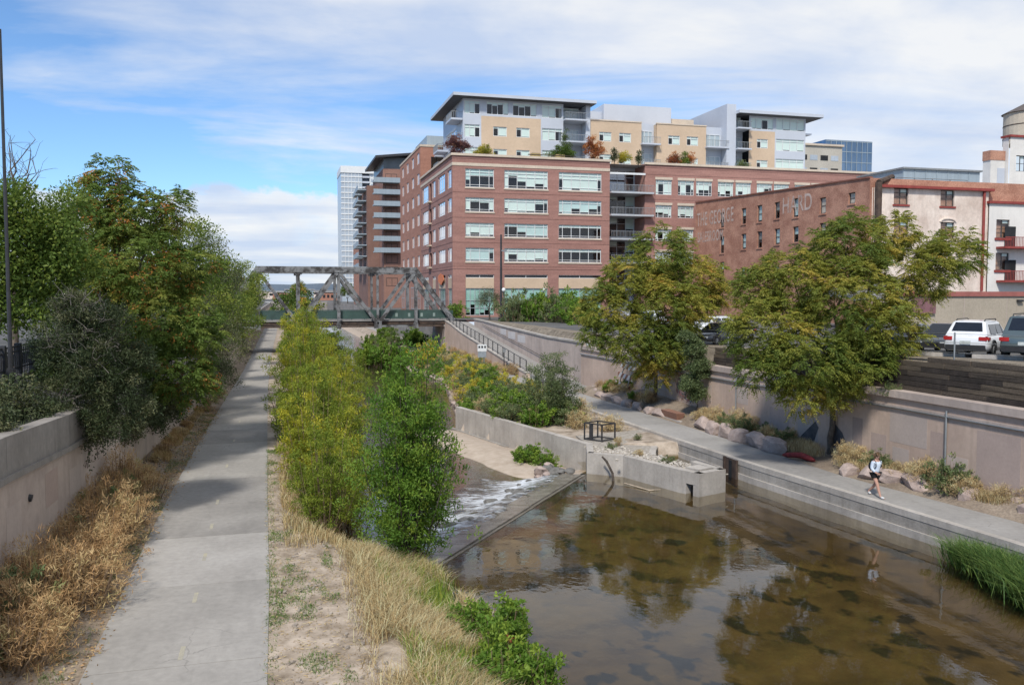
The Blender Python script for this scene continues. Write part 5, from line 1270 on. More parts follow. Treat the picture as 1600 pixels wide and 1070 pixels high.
make_car('suv', PW, (37.5, 84, lotz(0, 84)), R(120), 'white van-like car behind the tall shrubs above the ramp wall', 4.8, 1.9, 1.85)
make_car('suv', PW, (-15.0, 41, 4.62), R(90), 'white car on the street behind the black ornamental fence', 4.6, 1.84, 1.65)
make_car('sedan', PS, (-15.5, 50, 4.60), R(90), 'silver sedan on the street behind the left trees', 4.6, 1.84, 1.46)
for i, (x, y) in enumerate(((28.55, 31.9), (28.9, 29.2), (28.6, 34.6))):
    ws_ = thing('wheel_stop', (x, y, zLOT(y)), 'pale concrete wheel stop at the edge of the car park', 'wheel stop', 'wheel stops', RZ)
    o = bpy.data.objects.new('kerb_bar', MB().prism([(-.09, -.95), (.09, -.95), (.09, .95), (-.09, .95)], 0, .17).mesh('kerb_bar', CONC2)); COL.objects.link(o); o.parent = ws_
    for s in (-.6, .6):
        o = bpy.data.objects.new('pin', MB().box((0, s, .175), (.04, .04, .03)).mesh('pin', STEELR)); COL.objects.link(o); o.parent = ws_

# ================================================================ STREET FURNITURE
def lamp(name, base, h, label, group=None, arm=None, r=.09, globe=False, mat=METALD, cat='lamp post'):
    t = thing(name, base, label, cat, group); b = Vector(base)
    MB().tube([b, b + Vector((0, 0, h * .5)), b + Vector((0, 0, h))], [r, r * .8, r * .6], 8).build('pole', mat, t)
    MB().tube([b, b + Vector((0, 0, .5))], r * 1.9, 8).build('base', mat, t)
    if arm:
        MB().tube([b + Vector((0, 0, h - .1)), b + Vector((arm * .5, 0, h + .12)), b + Vector((arm, 0, h + .1))], .05, 6).build('arm', mat, t)
        MB().box(b + Vector((arm * 1.08, 0, h + .08)), (.7, .28, .14)).build('lamp_head', mat, t)
    if globe:
        c = b + Vector((0, 0, h)); mb = lathe_y([(.02, .0), (.16, .05), (.24, .2), (.25, .36), (.16, .52), (.02, .58)], 12); mb.v = [(x + c.x, z + c.y, y + c.z) for x, y, z in mb.v]; mb.build('globe', WHITEF, t, True)
        MB().box(c + Vector((0, 0, -.04)), (.3, .3, .09)).build('collar', mat, t)
    return t
v = atX(8, 300, -9.0)
lamp('street_lamp', (-9.0, v.y, 4.7), 12.2, 'tall black street lamp post rising beside the left trees', None, -1.6, .075)
v = atY(783, 500, 112); lp_ = lamp('utility_pole', (v.x, 112, 4.25), 11.5, 'tall dark pole with a small lamp in front of the brick office block', None, None, .2, cat='pole')
MB().box((v.x + .35, 111.8, 13.6), (.7, .25, .2)).build('lamp_head', GALV, lp_)
for px in (787, 849):
    v = atY(px, 505, 110); lamp('globe_lamp', (v.x, 110, 4.2), 3.9, 'teal lamp post with a white globe among the shrubs above the ramp' if px > 800 else 'teal globe lamp post close to the small pine and the tall pole', None, None, .08, True, GREENP)
v = atX(382, 400, -9.5); lamp('street_lamp', (-9.5, 118, 4.1), 9.0, 'thin far street lamp above the trees at the left bridge end', None, -1.2, .08)

# ornamental street fence
fc = thing('street_fence', (-9.55, 33, 4.7), 'black ornamental iron fence along the street above the left wall', 'fence')
FZ = lambda y: wZL(y) + .60
MB().prism([(-9.75, 12), (-9.4, 12), (-9.4, 60), (-9.75, 60)], 4.0, [FZ(12), FZ(12), FZ(60), FZ(60)]).build('plinth', CONCW, fc)
ys_ = list(np.arange(13, 60, 2.0))
for i, y in enumerate(ys_):
    b = MB().b2((-9.68, y - .11, FZ(y) - .05), (-9.46, y + .11, FZ(y) + 1.35)); b.build('post', METALD, fc)
    if i + 1 < len(ys_):
        y1 = ys_[i + 1]
        for dz in (.1, .42, 1.05, 1.24): MB().beam((-9.57, y + .11, FZ(y) + dz), (-9.57, y1 - .11, FZ(y1) + dz), .05, .05).build('rail', METALD, fc)
        nb = 8
        for k in range(1, nb):
            yy_ = y + 2.0 * k / nb; bm_ = MB().b2((-9.59, yy_ - .02, FZ(yy_) + .1), (-9.55, yy_ + .02, FZ(yy_) + 1.24))
            bm_.b2((-9.595, yy_ - .05, FZ(yy_) + .5), (-9.545, yy_ + .05, FZ(yy_) + .95)); bm_.build('baluster', METALD, fc)
# wire fence posts at the car park edge
wf = thing('wire_fence', (26.5, 30, 5), 'thin galvanised post and wire fence along the car park edge', 'fence')
fy_ = [24.5, 28.9, 33.5, 38, 42.5, 47, 51.5, 56, 60.5]
for y in fy_: MB().tube([(26.45, y, zLOT(y) - .35), (26.45, y, zLOT(y) + 1.15)], .035, 6).build('post', GALV, wf)
for dz in (.35, .75, 1.1): MB().tube([(26.45, y, zLOT(y) + dz) for y in fy_], .008, 4).build('wire', GALV, wf)

# sign board by the lower walk
v = G(752, 580, .0); sg = thing('information_sign', (20.15, 85.2, 0), 'grey post sign with white header panel by the lower walk', 'sign')
for dx in (-.22, .22): MB().b2((20.15 + dx - .05, 85.15, -.1), (20.15 + dx + .05, 85.25, 2.3)).build('post', M('grey_green_post', (.18, .21, .20), scale=4) if dx < 0 else bpy.data.materials['grey_green_post'], sg)
MB().b2((19.68, 85.10, 2.05), (20.62, 85.14, 2.75)).build('header_panel', WHITEF, sg); MB().b2((19.72, 85.10, 1.42), (20.58, 85.14, 2.03)).build('text_panel', M('grey_sign', (.30, .33, .35), scale=3), sg)
for k in range(3): MB().b2((19.76 + k * .30, 85.085, 2.38), (19.94 + k * .30, 85.098, 2.6)).build('pictogram', METALD, sg)
bn_ = thing('litter_bin', (22.35, 83.2, 0), 'dark litter bin beside a thin post at the end of the pink parapet', 'bin')
cyl((22.42, 83.0), .27, -.02, .85, 14, .30).build('drum', GREENP, bn_); cyl((22.42, 83.0), .32, .85, .95, 14, .26).build('lid', METALD, bn_)
ps = thing('sign_post', (22.05, 83.6, 0), 'thin dark post standing beside the litter bin', 'post'); MB().tube([(22.05, 83.6, -.1), (22.05, 83.6, 2.4)], .05, 6).build('pole', METALD, ps); MB().box((22.05, 83.55, 2.2), (.3, .03, .4)).build('plate', GALV, ps)
# striped barricades leaning on the wall
m, t, out = mat_base('barricade_stripes'); tc_ = t.node('ShaderNodeTexCoord').outputs['Object']
wv = t.node('ShaderNodeTexWave', wave_type='BANDS', bands_direction='DIAGONAL'); t.l.new(t.mapping(tc_, scale=(0, 1.6, 1.6)), wv.inputs[0]); wv.inputs['Scale'].default_value = .55
b = t.node('ShaderNodeBsdfPrincipled', in_Roughness=.6); t.l.new(t.ramp(wv.outputs[0], [(.48, (.30, .14, .09)), (.52, (.68, .64, .60))]), b.inputs['Base Color']); t.l.new(b.outputs[0], out.inputs[0]); STRIPE = m
bc = thing('barricade', (24.7, 59.5, .8), 'three-board brown and white striped barricade leaning by the wall', 'barricade')
for k, (z, dy) in enumerate(((1.05, .0), (1.75, -.2), (2.45, -.4))): MB().box((24.75 + .12 * k, 59.4 + dy, z), (.04, 2.3, .36), .08, .10).build('board', STRIPE, bc)
for s in (-.8, .8): MB().beam((24.6, 59.3 + s, .5), (25.15, 58.9 + s, 2.9), .06, .06).build('leg', GALV, bc)
# block bench, red bundle, hatch frame, sluice gate, driftwood
be = thing('block_bench', (24.0, 48.9, 0), 'terracotta coloured concrete block bench at the edge of the walk', 'bench'); 
mb = MB(); mb.prism([(23.55, 48.0), (24.15, 48.0), (24.15, 50.2), (23.55, 50.2)], .1, .52); mb.v = [(x + (0.0 if z > .3 else (.1 if x < 23.8 else -.1)), y + (0 if z > .3 else (.15 if y < 49 else -.15)), z) for x, y, z in mb.v]; mb.build('seat_block', BROWNB, be); MB().b2((23.6, 47.6, -.02), (24.5, 50.7, .10)).build('base_slab', CONC2, be)
rbn = thing('red_bundle', (23.9, 35.2, 0), 'crumpled red cloth bundle lying bent on the walk by the tree trunk', 'bundle')
pts = [(23.35, 36.15, .14), (23.42, 35.9, .17), (23.62, 35.6, .22), (23.8, 35.35, .24), (23.86, 35.0, .2), (23.95, 34.7, .15), (24.0, 34.55, .12)]
MB().tube(pts, [.05, .12, .13, .15, .14, .12, .05], 9).build('cloth_roll', M('faded_red_cloth', (.30, .045, .04), (.18, .03, .03), scale=6, bump=.6, bscale=12), rbn, True); MB().tube([(23.7, 35.62, .1), (23.72, 35.46, .36), (23.86, 35.38, .3), (23.9, 35.3, .05)], .025, 5).build('strap', M('dark_red_strap', (.12, .02, .02)), rbn)
hf = thing('hatch_frame', (16.7, 43.0, 0), 'small black metal guard frame on the gravel behind the low wall', 'guard frame')
cs = [(15.95, 43.5), (16.6, 42.6), (17.5, 43.0), (16.9, 44.0)]
for x, y in cs: MB().b2((x - .035, y - .035, -.3), (x + .035, y + .035, .92)).build('post', METALD, hf)
for i in range(4):
    p, q = cs[i], cs[(i + 1) % 4]
    for z in (.90, .05): MB().beam((*p, z), (*q, z), .06, .06).build('rail', METALD, hf)
MB().beam((16.2, 43.15, .05), (16.2, 43.15, .9), .22, .03, (0, 1, 0)).build('panel', METALD, hf)
yg = 36.7; xg = rNE(yg); sgx = thing('sluice_gate', (xg, yg, -.9), 'rusty steel sluice gate set in the embankment wall behind the fishway box', 'gate')
MB().b2((xg - .10, yg - .55, -1.2), (xg - .065, yg + .55, -.02)).build('plate', STEELR, sgx); MB().b2((xg - .14, yg - .12, -1.0), (xg - .102, yg + .12, -.1)).build('slot', DARKIN, sgx)
for s in (-.56, .56): MB().b2((xg - .17, yg + s - .06, -1.2), (xg - .065, yg + s + .06, .0)).build('guide', STEELR, sgx)
ds = thing('driftwood_pole', (15.6, 38.0, -1), 'dark bent driftwood pole leaning on the fishway box', 'driftwood'); MB().tube([(15.1, 37.2, -1.2), (15.2, 37.6, -.6), (15.05, 38.0, -.1), (14.9, 38.2, .1)], [.07, .065, .06, .04], 6).build('pole', BARKD, ds)
dw = thing('driftwood_branch', (15.6, 35.2, -.9), 'pale forked branch floating in the pool below the fishway box', 'driftwood'); MB().tube([(15.3, 36.4, -.82), (15.65, 35.6, -.86), (15.9, 35.0, -.88), (16.4, 34.9, -.85)], [.03, .045, .04, .015], 5).build('stem', WOODP, dw); MB().tube([(15.9, 35.0, -.88), (15.75, 34.7, -.85)], [.03, .012], 5).build('twig', WOODP, dw)

# ================================================================ THE WALKER
def skin_mesh(name, verts, edges, rad, mat, sub=2, root=0):
    me = bpy.data.meshes.new(name); me.from_pydata(verts, edges, []); o = bpy.data.objects.new(name + '_tmp', me); COL.objects.link(o)
    o.modifiers.new('skin', 'SKIN'); ss = o.modifiers.new('sub', 'SUBSURF'); ss.levels = sub; ss.render_levels = sub
    sk = me.skin_vertices[0].data
    for i, r_ in enumerate(rad): sk[i].radius = r_ if hasattr(r_, '__len__') else (r_, r_); sk[i].use_root = (i == root)
    dg = bpy.context.evaluated_depsgraph_get(); out_ = bpy.data.meshes.new_from_object(o.evaluated_get(dg)); bpy.data.objects.remove(o)
    out_.materials.clear(); out_.materials.append(mat); out_.polygons.foreach_set('use_smooth', [True] * len(out_.polygons)); return out_
SKIN = M('skin', (.52, .30, .22), rough=.6, scale=5, var=.08); SWEAT = M('pale_blue_sweatshirt', (.62, .70, .80), rough=.9, scale=6, var=.1); SHORT = M('black_shorts', (.018, .018, .02), rough=.9, scale=8); HAIR = M('brown_hair', (.16, .10, .055), rough=.7, scale=12, var=.4); SHOE = M('white_shoe', (.60, .60, .58), rough=.7, scale=8); PACK = M('black_backpack', (.02, .022, .026), rough=.7, scale=8)
pr = thing('person', (22.25, 28.15, .005), 'woman walking in a pale blue sweatshirt, black shorts and a backpack on the creekside walk', 'person', None, R(-80))
V = [(0, 0, .90), (.01, 0, 1.08), (.03, 0, 1.26), (.04, 0, 1.39), (.05, 0, 1.46), (.065, 0, 1.545), (.07, 0, 1.62), (.15, 0, 1.535)]
E_ = [(0, 1), (1, 2), (2, 3), (3, 4), (4, 5), (5, 6), (5, 7)]
Rd = [(.13, .15), (.10, .125), (.11, .155), (.08, .12), (.052, .052), (.088, .075), (.07, .065), (.022, .016)]
def limb(start, chain, rads):
    prev = start
    for p, r_ in zip(chain, rads):
        V.append(p); Rd.append((r_, r_)); E_.append((prev, len(V) - 1)); prev = len(V) - 1
    return prev
limb(0, [(.02, -.10, .84), (.20, -.10, .49), (.24, -.10, .35), (.35, -.10, .09), (.42, -.10, .05), (.55, -.10, .04)], [.095, .062, .06, .036, .04, .03])
limb(0, [(-.01, .10, .84), (-.08, .10, .48), (-.16, .10, .36), (-.40, .10, .14), (-.36, .10, .07), (-.28, .10, .03)], [.095, .062, .06, .036, .04, .03])
for s, ch_ in ((-1, [(.03, -.17, 1.36), (.02, -.23, 1.12), (.20, -.20, .98), (.26, -.18, .96)]), (1, [(.03, .17, 1.36), (-.12, .23, 1.12), (-.16, .22, .90), (-.15, .22, .84)])):
    k = limb(3, ch_, [.06, .042, .030, .034])
    d = (Vector(ch_[3]) - Vector(ch_[2])).normalized(); sd = Vector((0, 1, 0)).cross(d).normalized()
    for j, (off, ln) in enumerate(((-.026, .055), (-.009, .068), (.009, .064), (.026, .05))):
        b0 = Vector(ch_[3]) + d * .03 + sd * off; limb(k, [tuple(b0), tuple(b0 + d * ln * .6 + Vector((0, -s * .012, 0))), tuple(b0 + d * ln + Vector((0, -s * .03, 0)))], [.0095, .009, .007])
    b0 = Vector(ch_[3]) + sd * .035; limb(k, [tuple(b0), tuple(b0 + sd * .025 + d * .035)], [.011, .008])
def pchild(name, me):
    o = bpy.data.objects.new(name, me); COL.objects.link(o); o.parent = pr; return o
pchild('body', skin_mesh('body', V, E_, Rd, SKIN))
sv_ = [(0, 0, .92), (.01, 0, 1.08), (.03, 0, 1.26), (.04, 0, 1.40), (.03, -.17, 1.37), (.02, -.235, 1.12), (.18, -.205, .995), (.03, .17, 1.37), (-.12, .235, 1.12), (-.155, .22, .93)]
pchild('sweatshirt', skin_mesh('sweatshirt', sv_, [(0, 1), (1, 2), (2, 3), (3, 4), (4, 5), (5, 6), (3, 7), (7, 8), (8, 9)], [(.155, .18), (.14, .165), (.145, .185), (.085, .11), .085, .066, .048, .085, .066, .048], SWEAT))
pchild('shorts', skin_mesh('shorts', [(0, 0, .93), (.02, -.10, .85), (.10, -.10, .68), (-.01, .10, .85), (-.04, .10, .68)], [(0, 1), (1, 2), (0, 3), (3, 4)], [(.145, .165), .12, .105, .12, .105], SHORT))
for s, a_, b_ in ((-1, (.36, -.10, .06), (.54, -.10, .045)), (1, (-.40, .10, .10), (-.28, .10, .035))): pchild('shoe', skin_mesh('shoe', [a_, tuple((Vector(a_) + Vector(b_)) / 2), b_], [(0, 1), (1, 2)], [.055, .05, .04], SHOE))
pchild('hair', skin_mesh('hair', [(.04, 0, 1.62), (.0, 0, 1.60), (-.03, 0, 1.54), (-.01, 0, 1.47), (.09, 0, 1.655)], [(0, 1), (1, 2), (2, 3), (0, 4)], [(.085, .09), (.085, .088), (.06, .07), .035, (.05, .06)], HAIR))
for s in (-1, 1):
    pchild('eye', MB().box((.145, s * .032, 1.555), (.012, .022, .012)).mesh('eye', METALD))
pchild('mouth', MB().box((.143, 0, 1.485), (.01, .045, .010)).mesh('mouth', M('lips', (.38, .15, .12))))
bp = thing('backpack', (22.25, 28.15, .95), 'small black backpack worn by the walking woman', 'backpack', None, R(-80))
def bchild(name, me):
    o = bpy.data.objects.new(name, me); COL.objects.link(o); o.parent = bp; o.location = (0, 0, -.945); return o
bchild('bag', skin_mesh('bag', [(-.19, 0, 1.0), (-.20, 0, 1.18), (-.16, 0, 1.33)], [(0, 1), (1, 2)], [(.10, .14), (.11, .15), (.07, .12)], PACK))
for s in (-1, 1): bchild('strap', MB().tube([(-.16, s * .10, 1.36), (.02, s * .13, 1.475), (.13, s * .13, 1.36), (.15, s * .14, 1.2), (.02, s * .17, 1.05), (-.15, s * .12, 1.02)], .018, 5).mesh('strap', PACK))
# ================================================================ VEGETATION
def nrm(a): return a / np.maximum(np.linalg.norm(a, axis=-1, keepdims=True), 1e-9)
def quads_mesh(name, V, nper, tint, mat, faces_per=None):
    """V: (n, nper, 3); one or two faces per leaf"""
    n = V.shape[0]; me = bpy.data.meshes.new(name)
    pat = faces_per or [tuple(range(nper))]
    tot = sum(len(f) for f in pat)
    me.vertices.add(n * nper); me.vertices.foreach_set('co', V.reshape(-1).astype(np.float32))
    base = (np.arange(n) * nper)[:, None]
    idx = np.concatenate([base + np.array(f)[None, :] for f in pat], axis=1).reshape(-1)
    lens = [len(f) for f in pat]
    starts = (np.arange(n)[:, None] * tot + np.array([sum(lens[:i]) for i in range(len(lens))])[None, :]).reshape(-1)
    me.loops.add(n * tot); me.loops.foreach_set('vertex_index', idx.astype(np.int32))
    me.polygons.add(n * len(pat)); me.polygons.foreach_set('loop_start', starts.astype(np.int32))
    me.update(calc_edges=True); me.validate()
    a = me.attributes.new('tint', 'FLOAT', 'FACE'); a.data.foreach_set('value', np.repeat(tint, len(pat)).astype(np.float32))
    me.materials.append(mat); return me
def leaves(P, D, L, Wd, fold=.25):
    """diamond leaves: base P, direction D, length L, width Wd"""
    n = len(P); up = nrm(rng.normal(size=(n, 3)) + np.array([0, 0, 1.2])); S = nrm(np.cross(D, up)); Nn = np.cross(S, D)
    L = np.broadcast_to(L, (n,))[:, None]; Wd = np.broadcast_to(Wd, (n,))[:, None]
    m_ = P + D * L * .45 + Nn * L * fold * .2
    return np.stack([P, m_ + S * Wd * .5, P + D * L - Nn * L * fold * .35, m_ - S * Wd * .5], axis=1)
def fronds(P, D, L, pairs=7, lw=.035, ll=.11, droop=.45):
    """pinnate leaves: (n*2*pairs) leaflets in two rows along an arching rachis"""
    n = len(P); z = np.array([0, 0, 1.0]); side = nrm(np.cross(D, z[None] + rng.normal(size=(n, 3)) * .25))
    out = []
    for k in range(pairs):
        t = .22 + .78 * (k + .5) / pairs
        p = P + D * (L * t)[:, None] - z * (L * droop * t * t)[:, None]
        tang = nrm(D - z * (2 * droop * t) + 0)
        taper = 1.0 - .45 * abs(t - .5) * 1.6
        for sg in (-1, 1):
            d = nrm(side * sg + tang * .45 - z * .35 + rng.normal(size=(n, 3)) * .18)
            out.append(leaves(p, d, ll * taper * rng.uniform(.8, 1.2, n), lw * taper))
    return np.concatenate(out, 0)
def sphere(n): return nrm(rng.normal(size=(n, 3)))
def branch_pts(a, b, k=6, sag=.0, jit=.06):
    a, b = np.array(a, float), np.array(b, float); L_ = np.linalg.norm(b - a); pts = []
    for i in range(k + 1):
        t = i / k; p = a + (b - a) * t; p[2] += math.sin(t * math.pi) * sag * L_
        if 0 < i < k: p += rng.normal(size=3) * jit * L_ * .5
        pts.append(p)
    return pts
def tree_limbs(base, lobes, tr, fork=.35, trunks=None, twig=3):
    """trunk, limbs to the lobes, twigs inside them"""
    mb = MB(); base = np.array(base, float); top = np.mean([l[0] for l in lobes], 0)
    for tb in (trunks or [base]):
        tb = np.array(tb, float); fk = tb + (top - tb) * fork
        mb.tube(branch_pts(tb, fk, 5, 0, .03), list(np.linspace(tr, tr * .7, 6)), 8)
        for c, r in lobes:
            pts = branch_pts(fk, c, 6, .08, .08); mb.tube(pts, list(np.linspace(tr * .5, tr * .14, 7)), 6)
            for j in range(twig):
                e = np.array(c) + sphere(1)[0] * np.array(r) * .8; s_ = pts[3 + j % 3]
                mb.tube(branch_pts(s_, e, 4, .05, .1), list(np.linspace(tr * .16, tr * .04, 5)), 4)
    return mb
def rosettes(lobes, per_area, shell=.55, up=.25):
    C, O = [], []
    for c, r in lobes:
        r = np.array(r, float); n = max(4, int(per_area * (r[0] * r[1] + r[0] * r[2] + r[1] * r[2]) / 3))
        s = sphere(n); s[:, 2] = s[:, 2] * .9 + up * .3; s = nrm(s)
        rad = shell + (1 - shell) * rng.random(n) ** .7
        C.append(np.array(c) + s * r * (rad * rng.uniform(.85, 1.13, n))[:, None]); O.append(nrm(s + np.array([0, 0, up])))
    return np.concatenate(C), np.concatenate(O)
def pinnate_crown(name, lobes, dens, mat, fl=.62, nf=9, tints=(.2, .5), seeds=0., pairs=7, lw=.045, ll=.145, tintf=None):
    C, O = rosettes(lobes, dens)
    n = len(C); P = np.repeat(C, nf, 0); Oo = np.repeat(O, nf, 0)
    D = nrm(Oo * .75 + sphere(n * nf) * .85); D[:, 2] = D[:, 2] * .6 + .12; D = nrm(D)
    L_ = fl * rng.uniform(.7, 1.15, n * nf)
    V = fronds(P, D, L_, pairs, lw, ll)
    ct = rng.uniform(*tints, n) if tintf is None else tintf(C)          # each shoot keeps one leaf colour
    t = np.tile(np.repeat(ct, nf) + rng.normal(size=n * nf) * .05, 2 * pairs)
    if seeds:
        ns = int(n * seeds); k = rng.choice(n, ns, replace=False); sp_ = np.repeat(C[k] + O[k] * .12, 60, 0) + rng.normal(size=(ns * 60, 3)) * np.array([.2, .2, .16])
        V2 = leaves(sp_, nrm(rng.normal(size=(ns * 60, 3)) - [0, 0, .5]), .12, .06); V = np.concatenate([V, V2]); t = np.concatenate([t, rng.uniform(.93, 1.0, ns * 60)])
    return quads_mesh(name, V, 4, np.clip(t, 0, 1), mat)
def leafy_crown(name, lobes, dens, mat, nl=60, ll=.10, lw=.045, clump=.34, tints=(.2, .6), shell=.5):
    C, O = rosettes(lobes, dens, shell)
    n = len(C); P = np.repeat(C, nl, 0) + sphere(n * nl) * (rng.random(n * nl) ** .45 * clump * 1.55)[:, None] * np.array([1, 1, .75])
    D = nrm(np.repeat(O, nl, 0) * .6 + sphere(n * nl)); V = leaves(P, D, ll * rng.uniform(.7, 1.3, n * nl), lw)
    t = np.repeat(rng.uniform(*tints, n), nl) + rng.normal(size=n * nl) * .06
    return quads_mesh(name, V, 4, np.clip(t, 0, 1), mat)
def shoot_plant(ns, h, spread, nl, ll, lw, mat, tints, lean=.25, base_r=.25, stem=True, low=.12, name='foliage', shape=1.0, stem_r=.018, clump=.24, side_=.55):
    """many shoots rising from one stool, leaves set along them; returns (stem builder, leaf mesh)"""
    a = rng.uniform(0, 2 * np.pi, ns); rr = rng.random(ns) ** .6
    B = np.stack([np.cos(a), np.sin(a), np.zeros(ns)], 1) * (base_r * rr)[:, None]
    hh = h * (1 - .42 * rr ** 1.5 * shape) * rng.uniform(.72, 1.08, ns)
    E = np.stack([np.cos(a + rng.normal(size=ns) * .4) * spread * rr, np.sin(a + rng.normal(size=ns) * .4) * spread * rr, hh], 1)
    K = B + np.stack([(E[:, 0] - B[:, 0]) * .75, (E[:, 1] - B[:, 1]) * .75, hh * .45], 1)      # bezier knee, leaning out first
    T = low + (1 - low) * rng.random((ns, nl)) ** .8
    q = lambda t: ((1 - t) ** 2)[..., None] * B[:, None] + (2 * t * (1 - t))[..., None] * K[:, None] + (t ** 2)[..., None] * E[:, None]
    ncl = max(3, nl // 40); Tc = low + (1 - low) * rng.random((ns, ncl)) ** .75; off = rng.normal(size=(ns, ncl, 3)) * (.10 + .30 * (1 - Tc) ** .7 * spread * side_)[..., None]
    kk = rng.integers(0, ncl, (ns, nl)); ar_ = np.arange(ns)[:, None]; T = Tc[ar_, kk]
    P = q(T) + off[ar_, kk] + sphere(ns * nl).reshape(ns, nl, 3) * (rng.random((ns, nl)) ** .5)[..., None] * (clump * np.array([1, 1, .8]))
    P[..., 2] = np.maximum(P[..., 2], .03)
    tang = nrm(q(np.minimum(T + .03, 1.03)) - q(T)); D = nrm(tang * .7 + rng.normal(size=(ns, nl, 3)) * .7)
    V = leaves(P.reshape(-1, 3), D.reshape(-1, 3), ll * rng.uniform(.65, 1.3, ns * nl), lw)
    t = (rng.uniform(*tints, (ns, ncl))[ar_, kk].reshape(-1) * .6 + np.repeat(rng.uniform(*tints, ns), nl) * .4) + rng.normal(size=ns * nl) * .06
    lm = quads_mesh(name, V, 4, np.clip(t, 0, 1), mat)
    mb = MB()
    if stem:
        for i in range(0, ns, max(1, ns // 26)):
            ts = np.linspace(0, .95, 6); pts = [((1 - u) ** 2) * B[i] + 2 * u * (1 - u) * K[i] + u * u * E[i] for u in ts]; pts[0] = pts[0] - np.array([0, 0, .15])
            mb.tube(pts, list(np.linspace(stem_r, stem_r * .3, 6)), 4)
    return mb, lm
def place(root_name, loc, label, cat, group, parts, rz=0., sc=1.):
    r = thing(root_name, loc, label, cat, group, rz); r.scale = (sc, sc, sc) if not hasattr(sc, '__len__') else sc
    for nm, me in parts:
        o = bpy.data.objects.new(nm, me); COL.objects.link(o); o.parent = r
    return r
LEAF_AIL = leafmat('ailanthus_leaf', [(0, (.035, .062, .012)), (.35, (.082, .115, .022)), (.65, (.185, .185, .032)), (.85, (.33, .245, .05)), (.92, (.42, .20, .05)), (1, (.42, .15, .04))])
LEAF_AILL = leafmat('ailanthus_leaf_green', [(0, (.040, .072, .014)), (.4, (.090, .132, .026)), (.75, (.20, .195, .040)), (.9, (.36, .17, .04)), (1, (.44, .15, .045))])
LEAF_DARK = leafmat('juniper_green', [(0, (.026, .036, .017)), (.6, (.065, .076, .036)), (1, (.14, .13, .07))], .12)
LEAF_JUN = leafmat('dark_juniper', [(0, (.014, .023, .009)), (.6, (.034, .046, .018)), (1, (.085, .085, .04))], .12)
LEAF_GRN = leafmat('plain_green', [(0, (.036, .064, .013)), (.5, (.080, .122, .022)), (1, (.18, .20, .035))])
LEAF_WILY = leafmat('yellow_willow', [(0, (.075, .115, .016)), (.4, (.155, .19, .024)), (.75, (.26, .245, .022)), (1, (.42, .33, .03))])
LEAF_WILG = leafmat('green_willow', [(0, (.040, .090, .012)), (.5, (.095, .165, .022)), (.9, (.21, .24, .035)), (1, (.30, .27, .04))])
LEAF_OLIVE = leafmat('grey_green_willow', [(0, (.045, .065, .025)), (.5, (.10, .13, .055)), (1, (.20, .21, .09))])
LEAF_YEL = leafmat('rabbitbrush_yellow', [(0, (.14, .15, .03)), (.5, (.34, .28, .035)), (1, (.52, .40, .05))])
LEAF_DRY = leafmat('dry_grass', [(0, (.15, .105, .05)), (.5, (.34, .25, .125)), (1, (.50, .40, .23))], .25, .8)
LEAF_RUST = leafmat('russet_weed', [(0, (.13, .085, .038)), (.45, (.27, .165, .078)), (.75, (.38, .275, .145)), (1, (.22, .20, .075))], .25, .8)
LEAF_RED = leafmat('russet_leaf', [(0, (.09, .035, .022)), (.5, (.22, .075, .03)), (1, (.36, .16, .05))])
LEAF_PUR = leafmat('purple_leaf', [(0, (.05, .022, .028)), (.6, (.13, .06, .055)), (1, (.22, .12, .07))])
LEAF_LUSH = leafmat('lush_green', [(0, (.035, .075, .010)), (.5, (.085, .150, .020)), (1, (.20, .25, .035))])
GRASSG = leafmat('green_grass', [(0, (.020, .048, .010)), (.5, (.050, .095, .020)), (1, (.12, .16, .04))], .25)

def lobe(px, py, rpx, Y, dy=0., depth=.9):
    """a leaf mass seen round photo point (px, py) on the tree standing at distance Y"""
    c = atY(px, py, Y + dy); d = math.hypot(c.x, c.y); r = rpx * d / FPX
    return ((c.x, c.y, c.z), (r, r * depth, r * .82))

# ---- the two trees of heaven against the right wall
Y2 = 34.3
lob = [lobe(1200, 520, 62, Y2, -.4), lobe(1240, 440, 62, Y2, .6), lobe(1325, 385, 58, Y2, .2), lobe(1335, 470, 75, Y2, -1.2), lobe(1260, 560, 60, Y2, -1.4), lobe(1380, 525, 58, Y2, -1.3),
       lobe(1425, 420, 58, Y2, .4), lobe(1485, 400, 42, Y2, .2), lobe(1300, 600, 36, Y2, -1.0), lobe(1255, 615, 34, Y2, -1.2), lobe(1185, 445, 36, Y2, .8), lobe(1190, 575, 36, Y2, -1), lobe(1340, 560, 46, Y2, -1.6), lobe(1400, 360, 30, Y2, .4)]
bs = G(1288, 712, .1)
t1 = thing('tree_of_heaven', (bs.x + .3, bs.y, .05), 'broad yellow-green tree of heaven growing from the wall foot behind the red bundle', 'tree')
def tf_right(C):
    return np.clip(.39 + .62 * (fbm_v(C[:, 0] * .55 + 3, C[:, 2] * .6) - .25) + rng.normal(size=len(C)) * .07, .05, .80)
def fbm_v(a, b): return np.array([fbm(x, y) for x, y in zip(a, b)])
link('crown', pinnate_crown('crown', lob, 42, LEAF_AIL, .66, 9, seeds=.0, pairs=9, lw=.050, ll=.155, tintf=tf_right), t1)
tree_limbs((bs.x + .3, bs.y, .0), lob, .17, .36).build('trunk', BARK, t1, True)
Y3 = 52.5
